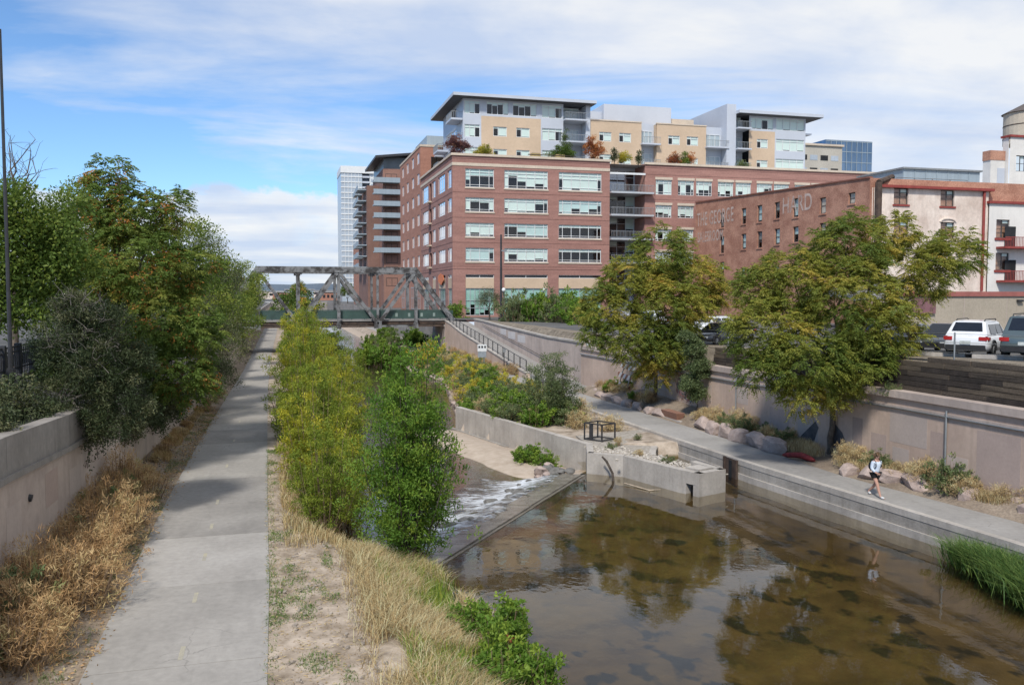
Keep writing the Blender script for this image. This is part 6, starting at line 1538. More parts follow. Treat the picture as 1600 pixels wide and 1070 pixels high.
lob = [lobe(1035, 395, 46, Y3, .3), lobe(985, 440, 52, Y3, .2), lobe(1085, 440, 48, Y3, .4), lobe(945, 480, 40, Y3, -.2), lobe(1040, 480, 62, Y3, -1.2), lobe(1095, 470, 32, Y3, .2), lobe(985, 530, 46, Y3, -1.0), lobe(1030, 555, 38, Y3, -1.2), lobe(1130, 460, 22, Y3, .2), lobe(925, 520, 22, Y3, -.4), lobe(1020, 585, 22, Y3, -1.0), lobe(1055, 520, 28, Y3, -.8)]
t2 = thing('tree_of_heaven', (24.9, 54.0, .5), 'yellow-green tree of heaven overhanging the striped barricades by the wall', 'tree')
link('crown', pinnate_crown('crown', lob, 31, LEAF_AIL, .74, 9, pairs=8, lw=.062, ll=.185, tintf=lambda C: tf_right(C) + .03), t2)
tree_limbs((24.9, 54.0, .6), lob, .16, .33).build('trunk', BARK, t2, True)
lob = [lobe(1085, 545, 17, 47.5), lobe(1092, 575, 20, 47.5), lobe(1078, 600, 16, 47.5), lobe(1090, 615, 14, 47.5), lobe(1072, 525, 10, 47.5)]
t3 = thing('sapling', (24.8, 47.6, .6), 'slender green sapling against the graffiti on the pink wall', 'sapling')
link('crown', leafy_crown('crown', lob, 150, LEAF_OLIVE, 60, .12, .06, .20), t3); tree_limbs((24.8, 47.6, .5), lob, .04, .5).build('trunk', BARKD, t3, True)

# ---- trees and bushes over the left wall
YA = 44.0
lob = [lobe(175, 262, 20, YA), lobe(172, 300, 36, YA), lobe(215, 340, 52, YA, .2), lobe(262, 330, 34, YA), lobe(150, 350, 46, YA, .4), lobe(225, 410, 66, YA, -.6), lobe(150, 430, 50, YA, .2), lobe(290, 420, 42, YA, -.4), lobe(255, 500, 60, YA, -1.2), lobe(310, 520, 40, YA, -1.0), lobe(275, 580, 46, YA, -1.5), lobe(205, 540, 50, YA, -.4), lobe(300, 600, 34, YA, -1.3), lobe(110, 390, 40, YA, 1.0)]
ta = thing('tree_of_heaven', (-7.8, YA, 4.1), 'tall tree of heaven with orange seed clusters above the left wall', 'tree')
link('crown', pinnate_crown('crown', lob, 28, LEAF_AILL, .72, 9, seeds=.19, lw=.068, ll=.195, tintf=lambda C: np.clip(.26 + .6 * (fbm_v(C[:, 1] * .5, C[:, 2] * .5) - .2) + rng.normal(size=len(C)) * .1, 0, .8)), ta)
tree_limbs((-7.8, YA, 4.0), lob, .17, .3).build('trunk', BARK, ta, True)
YB = 32.0
lob = [lobe(120, 485, 36, YB), lobe(150, 510, 46, YB, -.2), lobe(110, 540, 46, YB, .2), lobe(160, 565, 55, YB, -.4), lobe(120, 610, 60, YB, -.3), lobe(190, 620, 42, YB, -.6), lobe(175, 665, 36, YB, -.9), lobe(215, 560, 34, YB), lobe(75, 650, 26, YB, .1), lobe(130, 665, 34, YB, -.4)]
tb = thing('juniper_shrub', (-7.3, YB, 4.0), 'dark grey-green juniper-like bush spilling over the left wall cap', 'shrub')
link('crown', leafy_crown('crown', lob, 60, LEAF_JUN, 120, .12, .024, .22, (.0, .9), .35), tb)
mbt = tree_limbs((-7.3, YB, 3.9), lob, .10, .25, twig=9)
for k in range(320):      # bare grey twigs through the bush
    c, r = lob[rng.integers(0, 4)]; a = np.array(c) + sphere(1)[0] * np.array(r) * .7; b_ = a + (sphere(1)[0] + [0, -.2, .35]) * .55; mbt.tube(branch_pts(a, b_, 3, 0, .15), [.012, .010, .007, .003], 3)
mbt.build('trunk', M('grey_twig', (.20, .18, .155), scale=5), tb, True)
hang = MB(); P = []; 
for k in range(46):      # ivy strands hanging down the wall face
    y = rng.uniform(31.5, 46); x = wXL(y) + .1 + rng.uniform(0, .12); z0 = wZL(y) + .1; ln = rng.uniform(.6, 2.3)
    pts = [(x + rng.normal() * .03, y + rng.normal() * .04, z0 - ln * i / 5) for i in range(6)]; hang.tube(pts, .012, 3)
    tt = rng.random(90); P.append(np.stack([np.full(90, x), np.full(90, y), z0 - ln * tt], 1) + rng.normal(size=(90, 3)) * [.07, .13, .05])
P = np.concatenate(P); iv = thing('ivy', (wXL(38) + .1, 38, 2), 'dark creeper strands hanging down the stained left wall', 'creeper')
link('foliage', quads_mesh('foliage', leaves(P, nrm(sphere(len(P)) - [0, 0, .6]), .10, .06), 4, rng.uniform(0, .5, len(P)), LEAF_DARK), iv); hang.build('stem', BARKD, iv)
def bushtree(label, base, lobes, dens, mat, nl, ll, lw, clump, tints, name='tree', cat='tree', group=None, tr=.12, bark=BARKD, pin=False, twig=3):
    t = thing(name, base, label, cat, group)
    me = pinnate_crown('crown', lobes, dens, mat, ll * 5.5, nl, tints, lw=lw, ll=ll) if pin else leafy_crown('crown', lobes, dens, mat, nl, ll, lw, clump, tints)
    link('crown', me, t); tree_limbs((base[0], base[1], base[2] - .1), lobes, tr, .35, twig=twig).build('trunk', bark, t, True); return t
bushtree('broad green tree by the street lamp post at the left fence', (-11.5, 36, 4.8), [lobe(60, 480, 40, 36), lobe(-10, 320, 40, 36), lobe(110, 400, 40, 36), lobe(30, 330, 45, 36), lobe(75, 370, 50, 36, .5), lobe(20, 400, 55, 36), lobe(70, 430, 45, 36), lobe(10, 470, 45, 36), lobe(-30, 380, 60, 36), lobe(110, 330, 30, 36, 1)], 30, LEAF_GRN, 60, .16, .085, .42, (.15, .75))
bushtree('bushy green tree behind the tree with orange seeds', (-9.5, 54, 4.1), [lobe(60, 345, 34, 54), lobe(120, 315, 36, 54), lobe(95, 385, 44, 54), lobe(180, 370, 40, 54), lobe(300, 370, 34, 54), lobe(325, 420, 34, 54), lobe(240, 450, 50, 54), lobe(320, 470, 40, 54)], 16, LEAF_GRN, 60, .17, .085, .5, (.2, .95))
bushtree('dark green narrow-leaved tree between the seed-bearing tree and the bridge', (-7.5, 62, 4.0), [lobe(322, 400, 32, 62), lobe(345, 440, 34, 62), lobe(330, 490, 40, 62), lobe(350, 540, 36, 62), lobe(318, 560, 36, 62), lobe(345, 590, 26, 62), lobe(300, 380, 22, 62)], 20, LEAF_DARK, 80, .15, .05, .42, (.3, 1.0))
bushtree('olive green tree overhanging the path just before the bridge', (-7.0, 80, 4.0), [lobe(378, 440, 22, 80), lobe(370, 480, 28, 80), lobe(385, 505, 24, 80), lobe(360, 530, 28, 80), lobe(380, 420, 14, 80), lobe(350, 500, 30, 80)], 16, LEAF_GRN, 70, .17, .07, .45, (.3, 1.0))
bushtree('low tree with yellowing leaves close to the bridge left end', (-6.5, 97, 4.0), [lobe(398, 460, 18, 97), lobe(392, 490, 18, 97), lobe(402, 440, 12, 97), lobe(385, 470, 20, 97)], 15, LEAF_GRN, 70, .20, .09, .45, (.4, 1.0))
bushtree('dense dark shrub hanging over the wall foot beside the path', (-6.1, 56, 4.0), [lobe(300, 612, 24, 54), lobe(328, 600, 22, 56), lobe(285, 600, 30, 52), lobe(345, 575, 18, 60), lobe(255, 628, 26, 50)], 40, LEAF_DARK, 80, .12, .05, .32, (.1, .6), 'shrub', 'shrub')
bushtree('wide green tree filling the gap behind the seed-bearing tree and the street', (-13, 66, 4.4), [lobe(150, 420, 50, 66), lobe(210, 400, 50, 66), lobe(265, 420, 44, 66), lobe(190, 470, 55, 66), lobe(250, 490, 55, 66), lobe(130, 480, 50, 66), lobe(300, 460, 40, 66), lobe(60, 450, 60, 66)], 9, LEAF_GRN, 70, .26, .13, .7, (.1, .8))
for i, (x, y, s_) in enumerate(((-7.6, 37.5, 1.5), (-8.2, 40, 1.8), (-6.9, 43.5, 1.5), (-7.8, 47, 1.9), (-6.6, 50, 1.6), (-7.4, 54, 2.0), (-6.4, 59, 1.7), (-7.0, 66, 2.1), (-6.0, 72, 1.8), (-6.5, 88, 2.0), (-6.0, 104, 2.2))):
    me_ = leafy_crown('foliage', [((0, 0, .7), (.8, .8, .7)), ((.5, .3, .45), (.6, .6, .5)), ((-.4, -.4, .5), (.7, .6, .5))], 60, [LEAF_GRN, LEAF_DARK][i % 2], 60, .10, .06, .18, (.1, .8)); me2 = tree_limbs((0, 0, -.2), [((0, 0, .7), (.8, .8, .7)), ((.5, .3, .45), (.6, .6, .5))], .05, .3).mesh('stem', BARKD)
    place('understorey_shrub', (x, y, gz_l(x, y) - .05), 'green shrub under the trees on the ledge above the left wall' if i % 2 == 0 else 'dark shrub under the trees on the ledge above the left wall', 'shrub', 'green ledge shrubs' if i % 2 == 0 else 'dark ledge shrubs', [('stem', me2), ('foliage', me_)], i, s_)
bushtree('dark trailing shrub hanging over the left wall cap toward the path', (-6.9, 41, 3.9), [lobe(205, 640, 34, 39), lobe(228, 660, 26, 41), lobe(258, 640, 28, 45), lobe(238, 625, 32, 44), lobe(275, 620, 26, 48), lobe(195, 675, 22, 38.5)], 46, LEAF_JUN, 90, .13, .05, .28, (.2, 1.0), 'shrub', 'shrub', None, .07)
for i, (x, y, s_) in enumerate(((-7.7, 25.5, 1.0), (-8.3, 27.6, 1.2), (-7.5, 29.2, 1.1), (-8.4, 30.4, 1.3), (-8.6, 24.2, 1.1))):
    me_ = leafy_crown('foliage', [((0, 0, .5), (.8, .8, .5)), ((.5, .3, .35), (.6, .6, .4))], 70, LEAF_JUN, 60, .10, .045, .18, (.2, 1.0)); me2 = tree_limbs((0, 0, -.2), [((0, 0, .5), (.8, .8, .5)), ((.5, .3, .35), (.6, .6, .4))], .03, .3).mesh('stem', BARKD)
    place('ledge_bush', (x, y, gz_l(x, y) - .05), 'low dark bush on the ledge below the ornamental fence', 'shrub', 'bushes below the ornamental fence', [('stem', me2), ('foliage', me_)], i, s_)
# bare branches above the crowns at the far left
bt_ = thing('bare_tree', (-11, 42, 4.8), 'leafless grey tree poking above the green crowns by the lamp post', 'tree'); mb = MB()
for k in range(9):
    a = atY(20 + rng.uniform(-15, 15), 330, 42); b_ = atY(rng.uniform(0, 75), rng.uniform(195, 280), 42 + rng.uniform(-1, 1)); pts = branch_pts(a, b_, 6, .05, .10); mb.tube(pts, list(np.linspace(.05, .008, 7)), 5)
    for j in range(5): s_ = pts[2 + j % 4]; mb.tube(branch_pts(s_, s_ + sphere(1)[0] * .9 + [0, 0, .35], 3, 0, .15), [.014, .011, .008, .004], 3)
mb.tube(branch_pts((-11, 42, 4.6), tuple(atY(20, 330, 42)), 5, 0, .03), list(np.linspace(.16, .08, 6)), 7); mb.build('trunk', BARK, bt_, True)

# ---- willow thicket on the left bank of the creek
protoY = [shoot_plant(42, 5.4, 1.8, 290, .14, .044, LEAF_WILY, tt_, low=.20, clump=.27, stem_r=.024) for tt_ in ((.0, .5), (.1, .75), (.2, 1.0))]
pm = [(a.mesh('stem', TWIG), b) for a, b in protoY]
wl = [(1.15, 31.6, .80, .2), (1.9, 34.8, .88, 1.1), (1.2, 38.6, .95, 2.3), (1.6, 43.0, 1.0, .7), (1.3, 48.0, 1.04, 1.9), (2.6, 51.0, .95, 3.3), (1.3, 54.0, 1.06, 2.9), (3.4, 59, 1.0, 4.2), (1.5, 61, 1.12, .5), (1.6, 69, 1.15, 1.5), (4.2, 68, 1.0, 5.0), (2.0, 79, 1.2, 2.2), (5.0, 80, 1.05, .9), (2.6, 92, 1.2, 3.0)]
wlab = ['young yellow-green willow with reddish stems where the thicket starts', 'yellow-green willow growing second in the bank thicket', 'full yellow-green willow crowding the path edge in the bank thicket']
for i, (x, y, s, rz) in enumerate(wl):
    s = s * (1.0 if i < 2 else 1.12)
    st, lf = pm[i % 3]
    lab = wlab[i] if i < 3 else 'yellow-green willow in the bank thicket towards the bridge'
    x += .45; place('willow', (x, y, bedz(x, y) - .03), lab, 'willow', 'willows in the bank thicket', [('stem', st), ('foliage', lf)], rz, s)
st, lf = shoot_plant(70, 7.9, 1.8, 480, .135, .044, LEAF_WILG, (.0, .8), low=.08, base_r=.35, shape=1.2, stem_r=.028, clump=.30, side_=.7)
gw = place('willow', (4.05, 27.4, bedz(4.05, 27.4) - .05), 'large fresh green willow at the weir end, in front of the yellower thicket', 'willow', None, [('stem', st.mesh('stem', BARKD)), ('foliage', lf)])
st, lf = shoot_plant(50, 5.0, 1.7, 380, .13, .042, LEAF_OLIVE, (.1, .9), low=.03, base_r=.4, clump=.28)
place('willow', (16.4, 50.6, -.15), 'grey-green willow bush behind the long low wall', 'willow', None, [('stem', st.mesh('stem', BARKD)), ('foliage', lf)])

# ---- shrubs of the right bank
def shrubset(kind, mat, h, sp, nl, ll, lw, tints, ns=34):
    a, b = shoot_plant(ns, h, sp, nl, ll, lw, mat, tints, low=.02, base_r=.5, name='foliage', clump=.16, side_=.5); return (a.mesh('stem', TWIG), b)
S_GRN = [shrubset('g', LEAF_LUSH, 1.25, 1.0, 90, .13, .07, (.2, .9)) for _ in range(2)]
S_OLV = [shrubset('o', LEAF_OLIVE, 1.2, 1.0, 90, .12, .05, (.2, .9)) for _ in range(2)]
S_DRY = [shrubset('d', LEAF_DRY, 1.1, .8, 80, .16, .018, (.1, .9)) for _ in range(2)]
S_RUS = [shrubset('r', LEAF_RUST, 1.25, .8, 80, .13, .013, (.0, 1.0), 44) for _ in range(3)]
S_YEL = [shrubset('y', LEAF_YEL, 1.3, 1.1, 110, .12, .05, (.2, .9))]
rb_ = []
for i in range(64):
    y = 58 + 52 * (i / 64) ** 1.0 + rng.uniform(-1, 1); xa, xb = xRW(y) + .9, rNE(y) - .3
    if y < 58.5: xa = 13.2
    u = rng.random(); x = xa + (xb - xa) * u
    rb_.append((x, y, 'gogdoyg'[int(rng.integers(0, 7))] if y < 80 else 'dodyyoo'[int(rng.integers(0, 7))]))
for i in range(30):
    y = rng.uniform(46.5, 59); xa = xRW(min(y, 58)) + .7; xb = min(xa + 4.2, rNE(y) - .8); rb_.append((rng.uniform(xa, xb), y, 'ggogod'[int(rng.integers(0, 6))]))
kl = {'g': (S_GRN, 'leafy_shrub', 'fresh green leafy shrub on the right bank behind the low wall', 'green shrubs of the right bank'), 'o': (S_OLV, 'leafy_shrub', 'dull olive leafy shrub on the right bank', 'olive shrubs of the right bank'),
      'd': (S_DRY, 'dry_grass_tuft', 'tan dry grass tuft among the right bank shrubs', 'dry tufts of the right bank'), 'y': (S_YEL, 'yellow_shrub', 'yellow-leaved shrub among the far right bank greenery', 'yellow shrubs of the right bank'), 'r': (S_RUS, 'dry_weed', '', '')}
for i in range(26):
    y = 60 + 1.5 * i; rb_.append((xRW(y) + rng.uniform(.5, 1.5), y, 'gogdoyd'[int(rng.integers(0, 7))]))
for x, y, k in rb_:
    S, nm, lab, grp = kl[k]; wh_ = 'behind the low wall' if y < 58.5 else ('between the low wall and the post sign' if y < 84 else 'between the post sign and the bridge')
    lab = {'g': 'fresh green leafy shrub', 'o': 'dull olive leafy shrub', 'd': 'tan dry grass tuft', 'y': 'yellow-leaved shrub'}[k] + ' on the right bank ' + wh_; grp = "bank plants: " + lab; st, lf = S[int(rng.integers(0, len(S)))]
    place(nm, (x, y, bedz(x, y) - .04), lab, 'shrub', grp, [('stem', st), ('foliage', lf)], rng.uniform(0, 6.3), rng.uniform(.75, 1.35))
st, lf = S_YEL[0]
place('yellow_shrub', (17.6, 101, -.7), 'bright yellow rounded bush on the creek bank near the bridge abutment', 'shrub', None, [('stem', st), ('foliage', lf)], 1, (1.9, 1.9, 2.3))
for i, (px, py, Y, s) in enumerate(((605, 540, 112, 2.6), (632, 548, 112, 2.0), (575, 545, 116, 2.4), (470, 540, 113, 2.6))):
    st, lf = S_GRN[i % 2]; v = atY(px, py, Y); place('leafy_shrub', (v.x, Y, max(bedz(v.x, Y), LOW_Z) - .1), 'bright green bush growing at the water under the bridge', 'shrub', 'bushes under the bridge', [('stem', st), ('foliage', lf)], i, s)
for i in range(22):
    y = 124 + i * 2.4; x = rng.uniform(15, 23) if i % 3 else rng.uniform(6, 10); st, lf = (S_GRN, S_OLV)[i % 2][0]
    place('leafy_shrub', (x, y, max(bedz(x, y), LOW_Z) - .1), ('bright green' if i % 2 == 0 else 'olive') + ' bush on the bank seen beneath the bridge deck', 'shrub', 'bushes beyond the bridge, ' + ('bright' if i % 2 == 0 else 'olive'), [('stem', st), ('foliage', lf)], i, rng.uniform(1.4, 2.2))
# shrubs at the upper end of the ramp, below the office block
for i, (px, pyb, Y, s, k) in enumerate(((800, 508, 108, 2.9, 'o'), (822, 508, 109, 2.6, 'g'), (842, 512, 106, 3.0, 'g'), (868, 515, 104, 2.7, 'o'), (893, 520, 100, 2.5, 'g'), (812, 505, 111, 3.2, 'o'), (856, 512, 108, 3.4, 'o'), (915, 525, 94, 2.5, 'g'), (884, 515, 106, 3.2, 'g'), (715, 498, 126.5, 2.0, 'g'))):
    S, nm, _, _ = kl[k]; st, lf = S[i % 2]; v = atY(px, pyb, Y)
    place('tall_shrub', (v.x, Y, 4.25), 'tall leafy shrub standing above the ramp wall before the office block' if i < 9 else 'small green shrub at the right end of the truss bridge', 'shrub', 'tall shrubs above the ramp' if i < 9 else None, [('stem', st), ('foliage', lf)], i * 1.3, (s * .8, s * .8, s))
v = atY(765, 495, 114); cl = [((v.x + dx, 114 + dy, 4.3 + dz), (r, r, r * .8)) for dx, dy, dz, r in ((0, 0, 3.0, 1.3), (-1.0, .2, 2.6, .9), (.9, -.2, 2.7, .9), (.2, 0, 4.1, .8), (-.5, .3, 3.8, .7))]
bushtree('small dark pine with a leaning crown at the top of the ramp', (v.x, 114, 4.3), cl, 14, LEAF_DARK, 110, .22, .03, .4, (.2, .9), 'pine_tree', 'tree', None, .14)

# ---- roof terrace plants
def roofplant(label, px, Y, h, rpx, mat, tints, name='roof_shrub', lobes=None):
    v = atY(px, 240, Y); r = rpx * Y / FPX
    lo = lobes or [((v.x + dx * r, Y + dy * r, 28.9 + h * dz), (r * .6, r * .6, h * .24)) for dx, dy, dz in ((0, 0, .75), (-.45, .1, .5), (.45, -.1, .52), (0, .2, .35))]
    bushtree(label, (v.x, Y, 28.65), lo, 18, mat, 46, .24, .12, .34, tints, name, 'tree' if 'tree' in name else 'shrub', None, .08)
roofplant('purple-leaved small tree at the terrace corner of the brick block', 715, 132.6, 3.6, 20, LEAF_PUR, (.2, .9), 'roof_tree')
roofplant('yellow-green low shrub on the terrace beside the purple tree', 757, 132.0, 1.9, 17, LEAF_YEL, (.0, .5))
roofplant('dark green rounded evergreen on the roof terrace', 878, 132.3, 2.6, 20, LEAF_GRN, (.1, .6))
roofplant('russet-leaved round tree on the roof terrace', 928, 132.0, 4.4, 17, LEAF_RED, (.2, 1), 'roof_tree')
v = atY(884, 240, 134); roofplant('blue-green conical spruce behind the terrace evergreen', 884, 134, 5, 10, LEAF_OLIVE, (.1, .5), 'roof_tree', [((v.x, 134, 29.4 + k * .85), (1.25 - k * .2, 1.25 - k * .2, .6)) for k in range(6)])
roofplant('pale yellow shrub above the recessed balconies', 975, 133, 2.2, 12, LEAF_YEL, (.0, .6)); roofplant('slim dark conifer left of the recessed balconies', 960, 132.6, 2.6, 5, LEAF_DARK, (.1, .6)); roofplant('slim dark conifer right of the recessed balconies', 998, 132.6, 2.4, 5, LEAF_DARK, (.2, .7))
roofplant('russet shrub on the terrace of the right wing', 1053, 132.6, 2.4, 12, LEAF_RED, (.1, .8)); roofplant('green and rust shrub on the right wing terrace', 1070, 132.6, 2.6, 10, LEAF_GRN, (.3, 1)); roofplant('thin orange-leaved shrub on the right wing terrace', 1079, 132.8, 2.8, 6, LEAF_RED, (.5, 1)); roofplant('small olive shrub below the flying roof penthouse', 1160, 133, 1.6, 10, LEAF_OLIVE, (.2, .9))

# ---- weeds and tufts
def weed(S, nm, lab, grp, x, y, z, s, cat='weed'):
    st, lf = S[int(rng.integers(0, len(S)))]; place(nm, (x, y, z), lab, cat, grp, [('stem', st), ('foliage', lf)], rng.uniform(0, 6.3), (s * rng.uniform(.75, 1.25), s * rng.uniform(.75, 1.25), s * rng.uniform(.7, 1.3)))
for i in range(30):
    y = 19.0 + 17.5 * i / 30 + rng.uniform(-.3, .3); u = rng.uniform(.12, .62); x = wXL(y) + (pXL(y) - wXL(y)) * u
    weed(S_RUS if i % 5 else S_OLV, 'dry_weed', 'russet dry weed clump below the left wall' if i % 5 else 'olive green weed among the russet clumps below the left wall', 'russet weeds by the left wall' if i % 5 else 'olive weeds by the left wall', x, y, vz(x, y) - .05, rng.uniform(.85, 1.35) * (1.12 if i % 5 else .8))
for i in range(14):
    y = 37 + 2.6 * i; x = wXL(y) + rng.uniform(.25, .9); weed(S_RUS if i % 3 == 0 else S_DRY, 'dry_weed', 'small dry weed along the wall foot farther up the path', 'weeds along the wall foot', x, y, vz(x, y) - .03, rng.uniform(.35, .6))
for i in range(20):
    y = rng.uniform(22.5, 33); x = rFE(y) + rng.uniform(.75, 1.9); weed(S_DRY if i % 5 else S_OLV, 'dry_grass_tuft', 'tan grass tuft behind the boulders by the walking woman', 'grass tufts behind the boulders', x, y, .25, rng.uniform(.55, 1.0))
for i in range(16):
    y = rng.uniform(38, 47.5); x = 24.1 + rng.uniform(.1, 1.1); weed(S_DRY if i % 4 else S_OLV, 'dry_grass_tuft', 'dry grass tuft above the stone ledge at the wall', 'grass tufts above the stone ledge', x, y, .35, rng.uniform(.5, .95))
for i in range(18):
    y = rng.uniform(52, 64); x = 24.0 + rng.uniform(.0, 1.2); weed(S_RUS if i % 3 == 0 else (S_DRY if i % 2 else S_GRN), 'dry_grass_tuft', 'low weed in the bed under the striped barricades', 'weeds by the barricades', x, y, .5, rng.uniform(.35, .75))
for i in range(34):
    y = rng.uniform(80, 112); x = rng.uniform(21.9, 22.6); weed(S_RUS if i % 3 == 0 else S_DRY, 'dry_grass_tuft', 'straw-coloured tuft at the foot of the ramp parapet', 'tufts below the ramp parapet', x, y, .0, rng.uniform(.5, .9))
for i, (x, y, s) in enumerate(((13.4, 44.6, .85), (12.9, 45.2, .7), (13.9, 43.6, .6))): weed(S_GRN, 'leafy_shrub', 'green reedy tuft on the sandbar against the low wall', 'tufts on the sandbar', x, y, -1.35, s, 'shrub')
for i, (x, y) in enumerate(((16.2, 40.3), (16.9, 38.4), (17.6, 36.6), (17.2, 41.8), (18.9, 43.2))): weed(S_DRY if i % 2 else S_OLV, 'dry_grass_tuft', 'small tuft sprouting from the gravel of the fishway box', 'tufts in the fishway gravel', x, y, -.05, .32)
weed(S_OLV, 'leafy_shrub', 'small weed sprouting from the coping of the pink wall', None, 25.6, 31.5, 3.45, .42, 'shrub')
# lush bush at the near pool edge
for i, (x, y, s) in enumerate(((4.9, 18.9, 1.0), (5.3, 20.4, .95), (4.6, 17.6, .85), (5.2, 17.7, .8), (4.5, 20.6, .8))):
    weed(S_GRN, 'leafy_shrub', 'lush green bush at the pool edge beside the tall dry grass', 'lush bushes at the pool edge', x, y, bedz(x, y) - .05, s, 'shrub')
st_, lf_ = S_RED = shrubset('x', LEAF_RED, .9, .15, 60, .10, .03, (.2, .7), 8); place('dock_weed', (5.0, 18.6, bedz(5.0, 18.6)), 'rust-red seed stalk in the lush bush at the pool edge', 'weed', None, [('stem', st_), ('foliage', lf_)])

# ---- grass, as stuff
def blades(P, h, wd, mat, name, label, tints, arch=.5, lean=None):
    n = len(P); a = rng.uniform(0, 2 * np.pi, n); wob = rng.normal(size=(n, 3)) * np.array([.25, .25, 0]); o = np.stack([np.cos(a), np.sin(a), np.zeros(n)], 1); s = np.stack([-np.sin(a), np.cos(a), np.zeros(n)], 1)
    if lean is not None: o = nrm(o + np.array(lean))
    h = h * rng.uniform(.55, 1.15, n); ar = arch * rng.uniform(.3, 1.3, n); z = np.array([0, 0, 1.])
    p1 = P + z * (h * .55)[:, None] + o * (h * ar * .3)[:, None] + wob * (h * .3)[:, None]; p2 = P + z * (h * (1 - .25 * ar))[:, None] + o * (h * ar)[:, None] + wob * (h * .8)[:, None]; w_ = (wd * rng.uniform(.7, 1.3, n))[:, None]
    V = np.stack([P - s * w_ * .5, P + s * w_ * .5, p1 + s * w_ * .42, p1 - s * w_ * .42, p2], 1)
    me = quads_mesh(name, V, 5, np.clip(rng.uniform(*tints, n), 0, 1), mat, [(0, 1, 2, 3), (3, 2, 4)])
    o_ = link(name, me); tag(o_, label, 'grass', kind='stuff'); return o_
def scatter(n, fx, ya, yb, zf, dens=None):
    out = []
    while len(out) < n:
        y = rng.uniform(ya, yb); a, b = fx(y); x = rng.uniform(a, b)
        if dens is None or rng.random() < dens(x, y): out.append((x, y, zf(x, y) - .02))
    return np.array(out)
dn = lambda x, y: sstep(.36, .60, fbm(x * .9 + 5, y * .55)) * sstep(1.5, 3.0, x) 
blades(scatter(28000, lambda y: (1.2, xLW(y) - .15), 14, 27.6, bedz, dn), .56, .012, LEAF_DRY, 'tall_dry_grass', 'tall dry straw grass on the bank between path and pool', (.0, 1.0), .95)
blades(scatter(5500, lambda y: (2.6, xLW(y) + .05), 14, 27.6, bedz, lambda x, y: sstep(.42, .6, fbm(x * .8 + 9, y * .5))), .55, .016, LEAF_WILG, 'green_bank_grass', 'green grass mixed into the bank above the pool', (.2, .95), .5)
blades(scatter(6000, lambda y: (pXR(y) + .5, max(pXR(y) + .6, xLW(y) - .4)), 27, 46, bedz, lambda x, y: sstep(.42, .6, fbm(x * .8, y * .6))), .5, .016, LEAF_DRY, 'dry_bank_grass', 'dry grass under the willow thicket', (.1, .9), .5)
blades(scatter(13000, lambda y: (pXR(y) - .07, pXR(y) + 1.8), 14, 45, bedz, lambda x, y: sstep(.5, .68, fbm(x * 1.3 + 2, y * .7)) + .22 * (x < pXR(y) + .22)), .09, .014, GRASSG, 'short_path_grass', 'short green and dry grass along the path edge', (.3, 1.0), .9)
blades(scatter(9000, lambda y: (pXL(y) - .8, pXL(y) + .06), 14, 60, vz, lambda x, y: sstep(.48, .64, fbm(x * 1.3 + 12, y * .8)) + .05), .10, .014, LEAF_OLIVE, 'short_verge_grass', 'sparse short grass along the left edge of the path', (.2, 1.0), .9)
blades(scatter(10000, lambda y: (wXL(y) + .05, pXL(y) - .8), 14, 60, vz, lambda x, y: sstep(.40, .62, fbm(x * .8 + 30, y * .6))), .34, .012, LEAF_RUST, 'dry_verge_grass', 'russet dry grass on the verge under the left wall', (.2, 1.0), .6)
blades(scatter(9000, lambda y: (rFE(y) + .5, 25.4), 21, 46, lambda x, y: .15 + .12 * (x - rFE(y)), lambda x, y: sstep(.38, .62, fbm(x * .9, y * .5))), .45, .014, LEAF_DRY, 'dry_bed_grass', 'dry grass in the bed at the foot of the pink wall', (.0, .9), .5)
blades(scatter(3500, lambda y: (-9.0, wXL(y) - .45), 20, 38, lambda x, y: gz_l(x, y), None), .3, .02, LEAF_JUN, 'ledge_weeds', 'weeds on the ledge above the left wall', (.0, .7), .7)
gc = np.concatenate([np.stack([rng.normal(cx, .30, 1500), rng.normal(cy, .42, 1500), np.full(1500, -.95)], 1) for cx, cy in ((21.6, 21.3), (21.1, 20.2), (21.9, 20.0), (20.7, 18.9), (21.6, 18.6), (21.5, 22.3))])
blades(gc, .98, .022, GRASSG, 'reed_clump', 'arching dark green reeds at the foot of the embankment wall in the pool', (.0, 1.0), .85, (-.5, .1, 0))

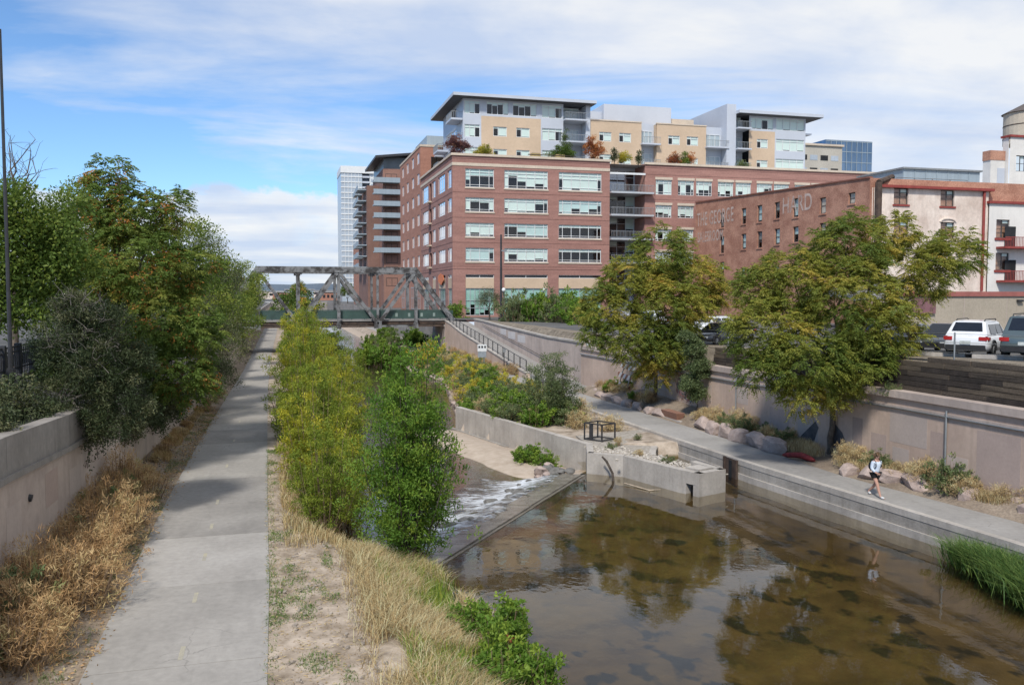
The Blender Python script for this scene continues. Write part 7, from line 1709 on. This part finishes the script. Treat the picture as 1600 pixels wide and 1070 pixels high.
# ---- trees beyond the bridge
FT = [leafy_crown('crown', [((0, 0, 5.2), (2.6, 2.6, 2.2)), ((-1.6, .6, 4.0), (1.7, 1.7, 1.5)), ((1.6, -.5, 4.2), (1.8, 1.8, 1.6)), ((.2, .3, 7.0), (1.5, 1.5, 1.3))], 6, m_, 46, .36, .2, .5, (.1, .9)) for m_ in (LEAF_GRN, LEAF_DARK, LEAF_AIL)]
ftr = tree_limbs((0, 0, -.2), [((0, 0, 5.2), (2.6, 2.6, 2.2)), ((-1.6, .6, 4.0), (1.7, 1.7, 1.5)), ((1.6, -.5, 4.2), (1.8, 1.8, 1.6))], .2, .4).mesh('trunk', BARKD)
fl_ = ['mid green tree beyond the truss bridge', 'dark green tree beyond the truss bridge', 'yellowing tree beyond the truss bridge']
for i in range(36):
    if i < 14: x, y, z = rng.uniform(-14, -5.5), 135 + i * 9, 4.0
    elif i < 20: x, y, z = rng.uniform(1, 6), 134 + (i - 14) * 13, -1.0
    else: x, y, z = rng.uniform(-60, 40), rng.uniform(330, 460), 4.2
    if y > 419 or not (-3 < x < 25) or z < 0:
        place('tree', (x, y, z), fl_[i % 3], 'tree', 'trees beyond the bridge, ' + ('mid green', 'dark green', 'yellowing')[i % 3], [('trunk', ftr), ('crown', FT[i % 3])], rng.uniform(0, 6), rng.uniform(.8, 1.25))

# ---- litter and pebbles lying on the bare earth
def litter(name, label, n, fx, ya, yb, zf, mat, ll, lw, tints):
    P = scatter(n, fx, ya, yb, zf); P[:, 2] += .035; D = nrm(rng.normal(size=(n, 3)) * np.array([1, 1, .18]))
    tag(link(name, quads_mesh(name, leaves(P, D, ll * rng.uniform(.6, 1.3, n), lw), 4, rng.uniform(*tints, n), mat)), label, 'leaf litter', kind='stuff')
litter('leaf_litter', 'dead leaves lying on the verge and path edge under the left wall', 5200, lambda y: (wXL(y) + .1, pXL(y) + .35 * rng.random()), 15, 62, lambda x, y: max(vz(x, y), 0.0), LEAF_RUST, .085, .05, (.0, .9))
litter('bank_litter', 'dry stalks and leaves lying on the bare bank beside the path', 4200, lambda y: (pXR(y) - .15 * rng.random(), pXR(y) + 2.4), 15, 42, lambda x, y: max(bedz(x, y), 0.0) if x < pXR(y) else bedz(x, y) + .01, LEAF_DRY, .11, .016, (.0, .8))
pbm = MB()
for k in range(1500):
    if k % 2: y = random.uniform(15, 45); x = random.uniform(pXR(y) + .05, pXR(y) + 2.6); z = bedz(x, y)
    else: y = random.uniform(16, 55); x = random.uniform(wXL(y) + .5, pXL(y) - .03); z = vz(x, y)
    s_ = random.choice((.02, .03, .03, .045, .07)); pbm.box((x, y, z + s_ * .25), (s_ * 1.4, s_, s_ * .7), random.uniform(0, 3), random.uniform(-.5, .5), random.uniform(-.5, .5))
tag(pbm.build('pebbles', M('earth_pebble', (.36, .31, .26), (.20, .17, .14), scale=9)), 'small pebbles scattered on the bare earth beside the path', 'pebbles', kind='stuff')
